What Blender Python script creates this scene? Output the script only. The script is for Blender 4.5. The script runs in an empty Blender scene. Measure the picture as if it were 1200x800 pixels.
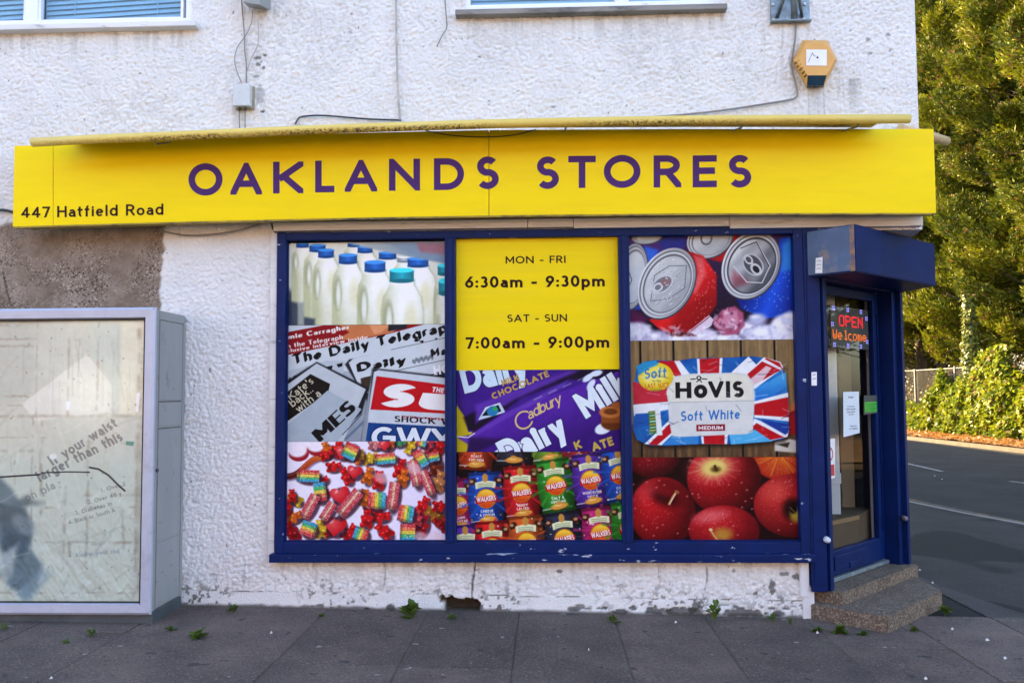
import bpy, bmesh, math, random
import numpy as np
from math import radians as R, sin, cos, pi, sqrt, tan, atan2
from mathutils import Vector, Matrix

random.seed(7)
rng = np.random.default_rng(11)
SC = bpy.context.scene
COL = SC.collection

# ------------------------------------------------------------------ camera
F_PX = 1020.0                      # focal length in pixels of a 1200 px wide picture
YAW, PITCH, ROLL = R(2.1), R(3.4), R(-0.38)
CAM = Vector((0, -6.0, 1.5))
c_f = Vector((-sin(YAW)*cos(PITCH), cos(YAW)*cos(PITCH), sin(PITCH)))
c_r0 = Vector((cos(YAW), sin(YAW), 0))
c_u0 = c_r0.cross(c_f)
c_r = cos(ROLL)*c_r0 + sin(ROLL)*c_u0
c_u = -sin(ROLL)*c_r0 + cos(ROLL)*c_u0
cd = bpy.data.cameras.new('camera')
cd.sensor_width = 36.0
cd.lens = F_PX/1200*36
cd.clip_start = 0.1
cd.clip_end = 600
cam = bpy.data.objects.new('camera', cd)
COL.objects.link(cam)
M = Matrix((c_r, c_u, -c_f)).transposed().to_4x4()
M.translation = CAM
cam.matrix_world = M
SC.camera = cam

# ------------------------------------------------------------------ light
SUN_EL, SUN_AZ = R(21), R(-40)     # azimuth from +Y (behind the shop), negative = to the left
w = bpy.data.worlds.new('World')
SC.world = w
w.use_nodes = True
nt = w.node_tree
for n in list(nt.nodes):
    nt.nodes.remove(n)
sky = nt.nodes.new('ShaderNodeTexSky')
sky.sky_type = 'NISHITA'
sky.sun_disc = False
sky.sun_elevation = SUN_EL
sky.sun_rotation = SUN_AZ
sky.air_density = 1.0
sky.dust_density = 1.2
sky.ozone_density = 1.0
bg = nt.nodes.new('ShaderNodeBackground')
bg.inputs['Strength'].default_value = 0.15
wo = nt.nodes.new('ShaderNodeOutputWorld')
hs = nt.nodes.new('ShaderNodeHueSaturation')
hs.inputs['Saturation'].default_value = 0.98       # thin high haze: a paler sky
nt.links.new(sky.outputs[0], hs.inputs['Color'])
nt.links.new(hs.outputs[0], bg.inputs[0])
nt.links.new(bg.outputs[0], wo.inputs[0])
sl = bpy.data.lights.new('sun', 'SUN')
sl.energy = 5.0
sl.angle = R(0.5)
sl.color = (1.0, 0.76, 0.40)
sun = bpy.data.objects.new('sun', sl)
COL.objects.link(sun)
sd = Vector((sin(SUN_AZ)*cos(SUN_EL), cos(SUN_AZ)*cos(SUN_EL), sin(SUN_EL)))
sun.rotation_euler = sd.to_track_quat('Z', 'Y').to_euler()
sun.location = (-20, 20, 20)
vs = SC.view_settings
SC.display_settings.display_device = 'sRGB'
vs.view_transform = 'Standard'
vs.look = 'None'
vs.exposure = 2.6
vs.gamma = 1.0
vs.use_curve_mapping = False
SC.cycles.max_bounces = 8
SC.cycles.transparent_max_bounces = 24

# ------------------------------------------------------------------ pixel -> place on a known plane
def ray(px, py):
    return (c_f*F_PX + c_r*(px-600) - c_u*(py-400))
def fac(px, py, Y=0.0):
    d = ray(px, py); t = (Y-CAM.y)/d.y
    return Vector((CAM.x+t*d.x, Y, CAM.z+t*d.z))
def gnd(px, py, z=0.0):
    d = ray(px, py); t = (z-CAM.z)/d.z
    return Vector((CAM.x+t*d.x, CAM.y+t*d.y, z))
def gz(x):
    return 0.016-0.0165*min(x, 3.0)

# ------------------------------------------------------------------ helpers: colour, materials
def lin(c):
    c = c/255.0
    return c/12.92 if c <= 0.04045 else ((c+0.055)/1.055)**2.4
def S(r, g, b):
    return (lin(r), lin(g), lin(b))

def newmat(name):
    m = bpy.data.materials.new(name)
    m.use_nodes = True
    nt = m.node_tree
    return m, nt, nt.nodes['Principled BSDF']
def N(nt, typ, **kw):
    n = nt.nodes.new(typ)
    for k, v in kw.items():
        if k in n.inputs.keys():
            n.inputs[k].default_value = v
        else:
            setattr(n, k, v)
    return n
def ramp(nt, src, p0, p1, c0=(0, 0, 0, 1), c1=(1, 1, 1, 1)):
    r = nt.nodes.new('ShaderNodeValToRGB')
    r.color_ramp.elements[0].position = p0
    r.color_ramp.elements[1].position = p1
    r.color_ramp.elements[0].color = c0
    r.color_ramp.elements[1].color = c1
    nt.links.new(src, r.inputs[0])
    return r.outputs[0]
def mixc(nt, fac_, a, b, mode='MIX'):
    m = nt.nodes.new('ShaderNodeMix')
    m.data_type = 'RGBA'
    m.blend_type = mode
    for sock, v in ((m.inputs[0], fac_), (m.inputs[6], a), (m.inputs[7], b)):
        if hasattr(v, 'is_linked') or hasattr(v, 'links'):
            nt.links.new(v, sock)
        elif isinstance(v, (int, float)):
            sock.default_value = v
        else:
            sock.default_value = (v[0], v[1], v[2], 1)
    return m.outputs[2]
def coords(nt, scale=(1, 1, 1)):
    t = nt.nodes.new('ShaderNodeTexCoord')
    mp = nt.nodes.new('ShaderNodeMapping')
    mp.inputs['Scale'].default_value = scale
    nt.links.new(t.outputs['Object'], mp.inputs[0])
    return mp.outputs[0]
def noise(nt, co, scale, detail=4, rough=0.6):
    n = nt.nodes.new('ShaderNodeTexNoise')
    n.inputs['Scale'].default_value = scale
    n.inputs['Detail'].default_value = detail
    n.inputs['Roughness'].default_value = rough
    nt.links.new(co, n.inputs['Vector'])
    return n.outputs['Fac']
def bump(nt, b, h, strength, dist=0.01):
    n = nt.nodes.new('ShaderNodeBump')
    n.inputs['Strength'].default_value = strength
    n.inputs['Distance'].default_value = dist
    nt.links.new(h, n.inputs['Height'])
    nt.links.new(n.outputs[0], b.inputs['Normal'])
def pbr(name, col, rough=0.5, var=0.15, vscale=6, bscale=0, bstr=0.2, metal=0.0, dirt=None, dscale=9, dlo=.56, dhi=.7, spec=0.5, stretch=(1, 1, 1)):
    """plain procedural material: two tones of a noise, optional dirt/wear patches, optional bump"""
    m, nt, b = newmat(name)
    co = coords(nt, stretch)
    a = tuple(c*(1-var) for c in col); z = tuple(min(1, c*(1+var)) for c in col)
    out = mixc(nt, ramp(nt, noise(nt, co, vscale), .3, .7), a, z)
    if dirt:
        out = mixc(nt, ramp(nt, noise(nt, co, dscale, 6, .7), dlo, dhi), out, dirt)
    nt.links.new(out, b.inputs['Base Color'])
    b.inputs['Roughness'].default_value = rough
    b.inputs['Metallic'].default_value = metal
    b.inputs['Specular IOR Level'].default_value = spec
    if bscale:
        bump(nt, b, noise(nt, co, bscale, 5, .6), bstr)
    return m
def glass_mat(name, tint=(.9, .93, .92), rough=.02, refl=.06, edge=.92):
    m = bpy.data.materials.new(name); m.use_nodes = True
    nt = m.node_tree
    for n in list(nt.nodes): nt.nodes.remove(n)
    o = nt.nodes.new('ShaderNodeOutputMaterial')
    t = nt.nodes.new('ShaderNodeBsdfTransparent'); t.inputs[0].default_value = (*tint, 1)
    g = nt.nodes.new('ShaderNodeBsdfGlossy'); g.inputs['Roughness'].default_value = rough
    g.inputs[0].default_value = (.95, .95, .95, 1)
    lw = nt.nodes.new('ShaderNodeLayerWeight'); lw.inputs[0].default_value = .5
    pw = nt.nodes.new('ShaderNodeMath'); pw.operation = 'POWER'; pw.inputs[1].default_value = 5
    nt.links.new(lw.outputs['Facing'], pw.inputs[0])
    f = nt.nodes.new('ShaderNodeMath'); f.operation = 'MULTIPLY_ADD'; f.inputs[1].default_value = edge; f.inputs[2].default_value = refl
    nt.links.new(pw.outputs[0], f.inputs[0])
    mx = nt.nodes.new('ShaderNodeMixShader')
    nt.links.new(f.outputs[0], mx.inputs[0]); nt.links.new(t.outputs[0], mx.inputs[1]); nt.links.new(g.outputs[0], mx.inputs[2])
    nt.links.new(mx.outputs[0], o.inputs[0])
    return m
def emit_mat(name, col, strength):
    m = bpy.data.materials.new(name); m.use_nodes = True
    nt = m.node_tree
    for n in list(nt.nodes): nt.nodes.remove(n)
    o = nt.nodes.new('ShaderNodeOutputMaterial')
    e = nt.nodes.new('ShaderNodeEmission')
    e.inputs[0].default_value = (*col, 1); e.inputs[1].default_value = strength
    nt.links.new(e.outputs[0], o.inputs[0])
    return m
def attr_mat(name, rough=.5, spec=.4, bscale=0, bstr=.2, clear=0):
    m, nt, b = newmat(name)
    a = nt.nodes.new('ShaderNodeAttribute'); a.attribute_name = 'Col'
    nt.links.new(a.outputs['Color'], b.inputs['Base Color'])
    b.inputs['Roughness'].default_value = rough
    b.inputs['Specular IOR Level'].default_value = spec
    b.inputs['Coat Weight'].default_value = clear
    if bscale: bump(nt, b, noise(nt, coords(nt), bscale, 4), bstr)
    return m
def leaf_mat(name, transl=.35, rough=.6):
    m, nt, b = newmat(name)
    a = nt.nodes.new('ShaderNodeAttribute'); a.attribute_name = 'Col'
    nt.links.new(a.outputs['Color'], b.inputs['Base Color'])
    b.inputs['Roughness'].default_value = rough
    b.inputs['Specular IOR Level'].default_value = .3
    t = nt.nodes.new('ShaderNodeBsdfTranslucent')
    nt.links.new(a.outputs['Color'], t.inputs[0])
    mx = nt.nodes.new('ShaderNodeMixShader'); mx.inputs[0].default_value = transl
    o = nt.nodes['Material Output']
    nt.links.new(b.outputs[0], mx.inputs[1]); nt.links.new(t.outputs[0], mx.inputs[2])
    nt.links.new(mx.outputs[0], o.inputs[0])
    return m

# ------------------------------------------------------------------ helpers: objects and meshes
def link(o, parent=None):
    COL.objects.link(o)
    if parent is not None:
        o.parent = parent
    return o
def tag(o, label=None, cat=None, group=None, kind=None):
    if label: o['label'] = label
    if cat: o['category'] = cat
    if group: o['group'] = group
    if kind: o['kind'] = kind
    return o
def empty(name, loc, rz=0):
    o = bpy.data.objects.new(name, None)
    o.empty_display_size = .1
    o.location = loc; o.rotation_euler.z = rz
    return link(o)
def np_mesh(name, co, quads, mat, parent=None, col=None, smooth=False, loc=None, colname='Col', domain='POINT', tris=False):
    k = 3 if tris else 4
    me = bpy.data.meshes.new(name)
    co = np.asarray(co, dtype=np.float32); quads = np.asarray(quads, dtype=np.int32)
    n = len(quads)
    me.vertices.add(len(co)); me.vertices.foreach_set('co', co.ravel())
    me.loops.add(n*k); me.loops.foreach_set('vertex_index', quads.ravel())
    me.polygons.add(n); me.polygons.foreach_set('loop_start', np.arange(n, dtype=np.int32)*k)
    me.polygons.foreach_set('loop_total', np.full(n, k, dtype=np.int32))
    me.polygons.foreach_set('use_smooth', np.full(n, smooth, dtype=bool))
    me.update(calc_edges=True)
    if col is not None:
        a = me.color_attributes.new(colname, 'FLOAT_COLOR', domain)
        c4 = np.ones((len(col), 4), dtype=np.float32); c4[:, :3] = col
        a.data.foreach_set('color', c4.ravel())
    me.materials.append(mat)
    o = bpy.data.objects.new(name, me)
    if loc is not None: o.location = loc
    return link(o, parent)

class MB:
    """collects boxes, prisms and tubes and builds them as ONE mesh object"""
    def __init__(s):
        s.v, s.f, s.m, s.sm = [], [], [], []
        s.cur = 0
    def face(s, pts, mi=None, smooth=False):
        i = len(s.v); s.v += [tuple(p) for p in pts]
        s.f.append(tuple(range(i, i+len(pts)))); s.m.append(s.cur if mi is None else mi); s.sm.append(smooth)
    def add(s, verts, faces, smooth=False, mi=None):
        i = len(s.v); s.v += [tuple(p) for p in verts]
        for f in faces:
            s.f.append(tuple(i+k for k in f)); s.m.append(s.cur if mi is None else mi); s.sm.append(smooth)
        return s
    def box(s, x0, x1, y0, y1, z0, z1, mat=None, b=0):
        x0, x1 = sorted((x0, x1)); y0, y1 = sorted((y0, y1)); z0, z1 = sorted((z0, z1))
        if b:
            bm = bmesh.new()
            bmesh.ops.create_cube(bm, size=1)
            for v in bm.verts:
                v.co = Vector(((x0+x1)/2+v.co.x*(x1-x0), (y0+y1)/2+v.co.y*(y1-y0), (z0+z1)/2+v.co.z*(z1-z0)))
            bmesh.ops.bevel(bm, geom=bm.edges[:], offset=b, segments=2, affect='EDGES', profile=.6)
            bm.verts.index_update()
            vs_ = [v.co.copy() for v in bm.verts]; fs = [[v.index for v in f.verts] for f in bm.faces]
            bm.free()
        else:
            vs_ = [Vector((x, y, z)) for x in (x0, x1) for y in (y0, y1) for z in (z0, z1)]
            fs = [(0, 1, 3, 2), (4, 6, 7, 5), (0, 4, 5, 1), (2, 3, 7, 6), (0, 2, 6, 4), (1, 5, 7, 3)]
        if mat is not None: vs_ = [mat @ v for v in vs_]
        return s.add(vs_, fs)
    def prism(s, poly, z0, z1, mat=None):
        """poly in xy, extruded in z (then mat)"""
        n = len(poly)
        vs_ = [Vector((p[0], p[1], z0)) for p in poly]+[Vector((p[0], p[1], z1)) for p in poly]
        fs = [tuple(range(n))[::-1], tuple(range(n, 2*n))]+[(i, (i+1) % n, n+(i+1) % n, n+i) for i in range(n)]
        if mat is not None: vs_ = [mat @ v for v in vs_]
        return s.add(vs_, fs)
    def tube(s, pts, r, n=8, cap=True):
        pts = [Vector(p) for p in pts]
        rs = r if isinstance(r, (list, tuple)) else [r]*len(pts)
        rings = []
        prev = None
        for i, p in enumerate(pts):
            d = (pts[min(i+1, len(pts)-1)]-pts[max(i-1, 0)])
            if d.length < 1e-9: d = Vector((0, 0, 1))
            d.normalize()
            a = prev if prev is not None else (Vector((0, 0, 1)) if abs(d.z) < .9 else Vector((1, 0, 0)))
            a = (a-d*a.dot(d))
            if a.length < 1e-6: a = d.orthogonal()
            a.normalize(); prev = a
            b = d.cross(a)
            rings.append([p+(a*cos(2*pi*k/n)+b*sin(2*pi*k/n))*rs[i] for k in range(n)])
        vs_ = [v for r_ in rings for v in r_]
        fs = []
        for i in range(len(rings)-1):
            for k in range(n):
                fs.append((i*n+k, i*n+(k+1) % n, (i+1)*n+(k+1) % n, (i+1)*n+k))
        s.add(vs_, fs, smooth=True)
        if cap:
            i0 = len(s.v)-len(vs_)
            s.f.append(tuple(i0+k for k in range(n))[::-1]); s.m.append(s.cur); s.sm.append(False)
            s.f.append(tuple(i0+(len(rings)-1)*n+k for k in range(n))); s.m.append(s.cur); s.sm.append(False)
        return s
    def build(s, name, mats, parent=None, loc=None):
        me = bpy.data.meshes.new(name)
        me.from_pydata(s.v, [], s.f)
        if not isinstance(mats, (list, tuple)): mats = [mats]
        for m in mats: me.materials.append(m)
        me.polygons.foreach_set('material_index', s.m)
        me.polygons.foreach_set('use_smooth', s.sm)
        bm = bmesh.new(); bm.from_mesh(me)
        bmesh.ops.recalc_face_normals(bm, faces=bm.faces[:])
        bm.to_mesh(me); bm.free()
        me.update()
        o = bpy.data.objects.new(name, me)
        if loc is not None:
            o.location = loc
            me.transform(Matrix.Translation(-Vector(loc)))
        return link(o, parent)

# ------------------------------------------------------------------ helpers: numpy noise
def _h(ix, iy, seed):
    n = (ix.astype(np.int64)*374761393 + iy.astype(np.int64)*668265263 + seed*1442695041) & 0xffffffff
    n = ((n ^ (n >> 13))*1274126177) & 0xffffffff
    n = (n ^ (n >> 16)) & 0xffffffff
    return n/4294967295.0
def vn(x, y, seed=0):
    x = np.asarray(x, dtype=float); y = np.asarray(y, dtype=float)
    ix = np.floor(x); iy = np.floor(y); fx = x-ix; fy = y-iy
    fx = fx*fx*(3-2*fx); fy = fy*fy*(3-2*fy)
    a = _h(ix, iy, seed); b = _h(ix+1, iy, seed); c = _h(ix, iy+1, seed); d = _h(ix+1, iy+1, seed)
    return (a*(1-fx)+b*fx)*(1-fy)+(c*(1-fx)+d*fx)*fy
def fbm(x, y, seed=0, oc=4):
    s = 0; a = .5; t = 0
    for i in range(oc):
        s = s+a*vn(x*2**i, y*2**i, seed+i*17); t += a; a *= .55
    return s/t
def worley(x, y, seed=0):
    ix = np.floor(x); iy = np.floor(y)
    best = np.full(np.shape(x), 9.0)
    for dx in (-1, 0, 1):
        for dy in (-1, 0, 1):
            cx = ix+dx+_h(ix+dx, iy+dy, seed); cy = iy+dy+_h(ix+dx, iy+dy, seed+5)
            best = np.minimum(best, (cx-x)**2+(cy-y)**2)
    return np.sqrt(best)
def sstep(a, b, x):
    t = np.clip((x-a)/(b-a), 0, 1)
    return t*t*(3-2*t)

# ------------------------------------------------------------------ stroke lettering (own letter shapes, no font file)
G = {}
def _g(chs, W, y0, y1, s): 
    G[chs] = (W, y0, y1, s)
XH = .68
_g('A', .92, 0, 1, '0,0 .5,1 1,0|.2,.3 .8,.3'); _g('B', .66, 0, 1, '0,0 0,1|0,1 .5,1 @.5,.76,.42,.24,90,-90 0,.52|0,.52 .5,.52 @.5,.26,.5,.26,90,-90 0,0')
_g('C', .86, 0, 1, '@.55,.5,.55,.5,48,312'); _g('D', .84, 0, 1, '0,0 0,1|0,1 .4,1 @.4,.5,.6,.5,90,-90 0,0')
_g('E', .6, 0, 1, '1,1 0,1 0,0 1,0|0,.52 .9,.52'); _g('F', .58, 0, 1, '1,1 0,1 0,0|0,.5 .9,.5')
_g('G', .9, 0, 1, '@.52,.5,.52,.5,50,340 1,.5 .6,.5'); _g('H', .76, 0, 1, '0,0 0,1|1,0 1,1|0,.52 1,.52')
_g('I', .2, 0, 1, '.5,0 .5,1'); _g('J', .5, 0, 1, '1,1 1,.25 @.5,.25,.5,.25,0,-160'); _g('K', .8, 0, 1, '0,0 0,1|1,1 .12,.44|.3,.56 1,0')
_g('L', .56, 0, 1, '0,1 0,0 1,0'); _g('M', .95, 0, 1, '0,0 0,1 .5,.25 1,1 1,0'); _g('N', .86, 0, 1, '0,0 0,1 1,0 1,1')
_g('O', 1.0, 0, 1, '@.5,.5,.5,.5,0,360'); _g('P', .62, 0, 1, '0,0 0,1|0,1 .45,1 @.45,.73,.55,.27,90,-90 0,.46')
_g('Q', 1.0, 0, 1, '@.5,.5,.5,.5,0,360|.6,.3 1,0'); _g('R', .7, 0, 1, '0,0 0,1|0,1 .45,1 @.45,.74,.5,.26,90,-90 0,.48|.5,.48 1,0')
_g('S', .64, 0, 1, '@.5,.755,.46,.245,35,262 @.5,.26,.5,.26,82,-145'); _g('T', .72, 0, 1, '0,1 1,1|.5,1 .5,0')
_g('U', .78, 0, 1, '0,1 0,.35 @.5,.35,.5,.35,180,360 1,1'); _g('V', .86, 0, 1, '0,1 .5,0 1,1'); _g('W', 1.25, 0, 1, '0,1 .25,0 .5,1 .75,0 1,1')
_g('X', .8, 0, 1, '0,0 1,1|0,1 1,0'); _g('Y', .8, 0, 1, '0,1 .5,.45 1,1|.5,.45 .5,0'); _g('Z', .74, 0, 1, '0,1 1,1 0,0 1,0')
_g('a', .56, 0, XH, '@.48,.68,.46,.32,150,0 1,0|@.47,.29,.47,.29,0,360'); _g('b', .64, 0, 1, '0,0 0,1|@.5,.34,.5,.34,0,360')
_g('c', .54, 0, XH, '@.55,.5,.55,.5,45,315'); _g('d', .64, 0, 1, '1,0 1,1|@.5,.34,.5,.34,0,360'); _g('e', .6, 0, XH, '0,.52 1,.52 @.5,.5,.5,.5,0,318')
_g('f', .4, 0, 1, '.35,0 .35,.72 @.85,.72,.5,.28,180,80|0,.66 .9,.66'); _g('g', .62, -.3, XH, '@.5,.65,.5,.35,0,360|1,1 1,.25 @.5,.25,.5,.25,0,-150')
_g('h', .58, 0, 1, '0,0 0,1|0,.3 0,.4 @.5,.42,.5,.25,180,0 1,0'); _g('i', .2, 0, XH, '.5,0 .5,1|*.5,1.42'); _g('j', .3, -.3, XH, '.8,1 .8,.2 @.3,.2,.5,.2,0,-100|*.8,1.3')
_g('k', .58, 0, 1, '0,0 0,1|.95,.66 .12,.28|.3,.38 1,0'); _g('l', .2, 0, 1, '.5,0 .5,1'); _g('m', .95, 0, XH, '0,0 0,1|0,.5 0,.62 @.25,.64,.25,.36,180,0 .5,0|.5,.5 .5,.62 @.75,.64,.25,.36,180,0 1,0')
_g('n', .57, 0, XH, '0,0 0,1|0,.5 0,.6 @.5,.62,.5,.38,180,0 1,0'); _g('o', .64, 0, XH, '@.5,.5,.5,.5,0,360'); _g('p', .64, -.3, XH, '0,0 0,1|@.5,.65,.5,.35,0,360')
_g('q', .64, -.3, XH, '1,0 1,1|@.5,.65,.5,.35,0,360'); _g('r', .4, 0, XH, '0,0 0,1|0,.5 0,.55 @.7,.6,.7,.4,180,70'); _g('s', .46, 0, XH, '@.5,.745,.46,.255,35,262 @.5,.26,.5,.26,82,-145')
_g('t', .42, 0, .9, '.35,1 .35,.25 @.75,.25,.4,.25,180,290|0,.72 .95,.72'); _g('u', .57, 0, XH, '0,1 0,.4 @.5,.4,.5,.4,180,360|1,1 1,0'); _g('v', .58, 0, XH, '0,1 .5,0 1,1')
_g('w', .86, 0, XH, '0,1 .25,0 .5,1 .75,0 1,1'); _g('x', .56, 0, XH, '0,0 1,1|0,1 1,0'); _g('y', .6, -.3, XH, '0,1 .52,.32|1,1 .3,0'); _g('z', .5, 0, XH, '0,1 1,1 0,0 1,0')
_g('0', .66, 0, 1, '@.5,.5,.5,.5,0,360'); _g('1', .4, 0, 1, '.1,.8 .6,1 .6,0'); _g('2', .62, 0, 1, '@.5,.72,.5,.28,160,-30 0,0 1,0'); _g('3', .58, 0, 1, '@.45,.76,.45,.24,150,-90|@.45,.27,.55,.27,90,-150')
_g('4', .7, 0, 1, '1,.25 0,.25 .72,1 .72,0'); _g('5', .6, 0, 1, '.95,1 .1,1 .05,.55 @.42,.32,.55,.32,120,-140'); _g('6', .64, 0, 1, '@.5,.3,.5,.3,0,360|.75,1 .06,.42'); _g('7', .62, 0, 1, '0,1 1,1 .35,0')
_g('8', .62, 0, 1, '@.5,.75,.42,.25,0,360|@.5,.26,.5,.26,0,360'); _g('9', .64, 0, 1, '@.5,.7,.5,.3,0,360|.25,0 .94,.58'); _g(':', .2, 0, XH, '*.5,.05|*.5,.9'); _g('.', .2, 0, XH, '*.5,.0'); _g('-', .42, 0, 1, '0,.36 1,.36')
_g("'", .2, 0, 1, '.5,1 .5,.75'); _g('&', .7, 0, 1, '1,0 .2,.8 @.45,.82,.25,.18,180,0 0,.3 @.4,.22,.4,.22,160,340 1,.45'); _g('!', .2, 0, 1, '.5,1 .5,.35|*.5,0')

def clip_poly(poly, box):
    x0, y0, x1, y1 = box
    for ax, lim, sg in ((0, x0, 1), (0, x1, -1), (1, y0, 1), (1, y1, -1)):
        out = []
        for i in range(len(poly)):
            a, b = poly[i-1], poly[i]
            da, db = (a[ax]-lim)*sg, (b[ax]-lim)*sg
            if (da >= 0) != (db >= 0):
                t = da/(da-db)
                out.append((a[0]+(b[0]-a[0])*t, a[1]+(b[1]-a[1])*t))
            if db >= 0: out.append(b)
        poly = out
        if len(poly) < 3: return []
    return poly
def glyph(ch, w, nib=None, W=None):
    """advance width and convex polygons of one letter, cap height 1"""
    if ch == ' ': return .36, []
    W0, y0, y1, s = G[ch]
    W = W or W0
    if ch in 'Iil:.!\'1' and W < w*1.05: W = w*1.05
    mx_ = lambda x: w/2+x*(W-w)
    my_ = lambda y: y0+w/2+y*(y1-y0-w)
    polys = []
    for st in s.split('|'):
        if st[0] == '*':
            x, y = map(float, st[1:].split(','))
            X, Y = mx_(x), my_(y)
            q = w*.58
            polys.append([(X+q*cos(a), Y+q*sin(a)) for a in np.linspace(0, 2*pi, 12, endpoint=False)])
            continue
        pts, arcend = [], [False, False]
        toks = st.split()
        for ti, t in enumerate(toks):
            if t[0] == '@':
                cx, cy, rx, ry, a0, a1 = map(float, t[1:].split(','))
                n = max(4, int(abs(a1-a0)/9))
                for k in range(n+1):
                    a = R(a0+(a1-a0)*k/n)
                    pts.append((mx_(cx+rx*cos(a)), my_(cy+ry*sin(a))))
                if ti == 0: arcend[0] = True
                if ti == len(toks)-1: arcend[1] = True
            else:
                x, y = map(float, t.split(','))
                pts.append((mx_(x), my_(y)))
        q = [pts[0]]
        for p in pts[1:]:
            if (p[0]-q[-1][0])**2+(p[1]-q[-1][1])**2 > 1e-8: q.append(p)
        pts = q
        closed = (pts[0][0]-pts[-1][0])**2+(pts[0][1]-pts[-1][1])**2 < 1e-6
        n = len(pts)
        ext = [0]*n; mit = [None]*n
        for i in range(n):
            if 0 < i < n-1 or closed:
                p_ = pts[i-1] if i > 0 else pts[-2]; b = pts[i]; c = pts[i+1] if i < n-1 else pts[1]
                u = (b[0]-p_[0], b[1]-p_[1]); v = (c[0]-b[0], c[1]-b[1])
                lu, lv = sqrt(u[0]**2+u[1]**2), sqrt(v[0]**2+v[1]**2)
                tr = abs(atan2(u[0]*v[1]-u[1]*v[0], u[0]*v[0]+u[1]*v[1]))
                if tr < .7:
                    ext[i] = w/2*tan(tr/2); continue
                n1 = (-u[1]/lu, u[0]/lu); n2 = (-v[1]/lv, v[0]/lv)
                s_ = (n1[0]+n2[0], n1[1]+n2[1]); dd = s_[0]*n1[0]+s_[1]*n1[1]
                k = w/2/max(dd, .16)
                mit[i] = (s_[0]*k, s_[1]*k)
            else:
                p_, b = (pts[0], pts[1]) if i == 0 else (pts[-1], pts[-2])
                d = (abs(b[0]-p_[0]), abs(b[1]-p_[1]))
                ax = min(d) < .08*max(d)
                atend = abs(p_[1]-my_(0)) < 1e-6 or abs(p_[1]-my_(1)) < 1e-6
                ext[i] = 0 if arcend[0 if i == 0 else 1] else (w/2 if ax else (w if atend else 0))
        box = (-.06*w, y0, W+.06*w, y1)
        for i in range(n-1):
            (ax, ay), (bx, by) = pts[i], pts[i+1]
            L = sqrt((bx-ax)**2+(by-ay)**2); dx, dy = (bx-ax)/L, (by-ay)/L
            if nib is None:
                e0, e1 = ext[i], ext[i+1]
                px, py = -dy*w/2, dx*w/2
                A_ = [(ax-dx*e0+px, ay-dy*e0+py), (ax-dx*e0-px, ay-dy*e0-py)] if mit[i] is None else [(ax+mit[i][0], ay+mit[i][1]), (ax-mit[i][0], ay-mit[i][1])]
                B_ = [(bx+dx*e1+px, by+dy*e1+py), (bx+dx*e1-px, by+dy*e1-py)] if mit[i+1] is None else [(bx+mit[i+1][0], by+mit[i+1][1]), (bx-mit[i+1][0], by-mit[i+1][1])]
                poly = [A_[0], B_[0], B_[1], A_[1]]
            else:
                ang, th = nib
                nx, ny = cos(ang)*w/2, sin(ang)*w/2; mx2, my2 = -sin(ang)*w*th/2, cos(ang)*w*th/2
                P = [(c[0]+sx*nx+sy*mx2, c[1]+sx*ny+sy*my2) for c in ((ax, ay), (bx, by)) for sx in (-1, 1) for sy in (-1, 1)]
                P = sorted(P); lo, up = [], []
                for chain, seq in ((lo, P), (up, P[::-1])):
                    for p in seq:
                        while len(chain) >= 2 and (chain[-1][0]-chain[-2][0])*(p[1]-chain[-2][1])-(chain[-1][1]-chain[-2][1])*(p[0]-chain[-2][0]) <= 0: chain.pop()
                        chain.append(p)
                poly = lo[:-1]+up[:-1]
            poly = clip_poly(poly, box)
            if len(poly) >= 3: polys.append(poly)
    return W, polys
def text_polys(s, w=.16, track=.12, nib=None, wx=1.0):
    x, out = 0, []
    for ch in s:
        W, ps = glyph(ch, w, nib)
        out += [[((px+x)*wx, py) for px, py in p] for p in ps]
        x += W+track
    return (x-track)*wx, out
def mesh_text(mb, s, place, w=.16, track=.12, depth=.002, lift=.0, fit=None):
    """place(x, y) -> Vector for letter coordinates; out = unit vector out of the sign"""
    W, ps = text_polys(s, w, track)
    for k, p in enumerate(ps):
        o = lift+(k % 7)*.00012
        mb.face([place(x, y, o) for x, y in p])
    return W
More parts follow.
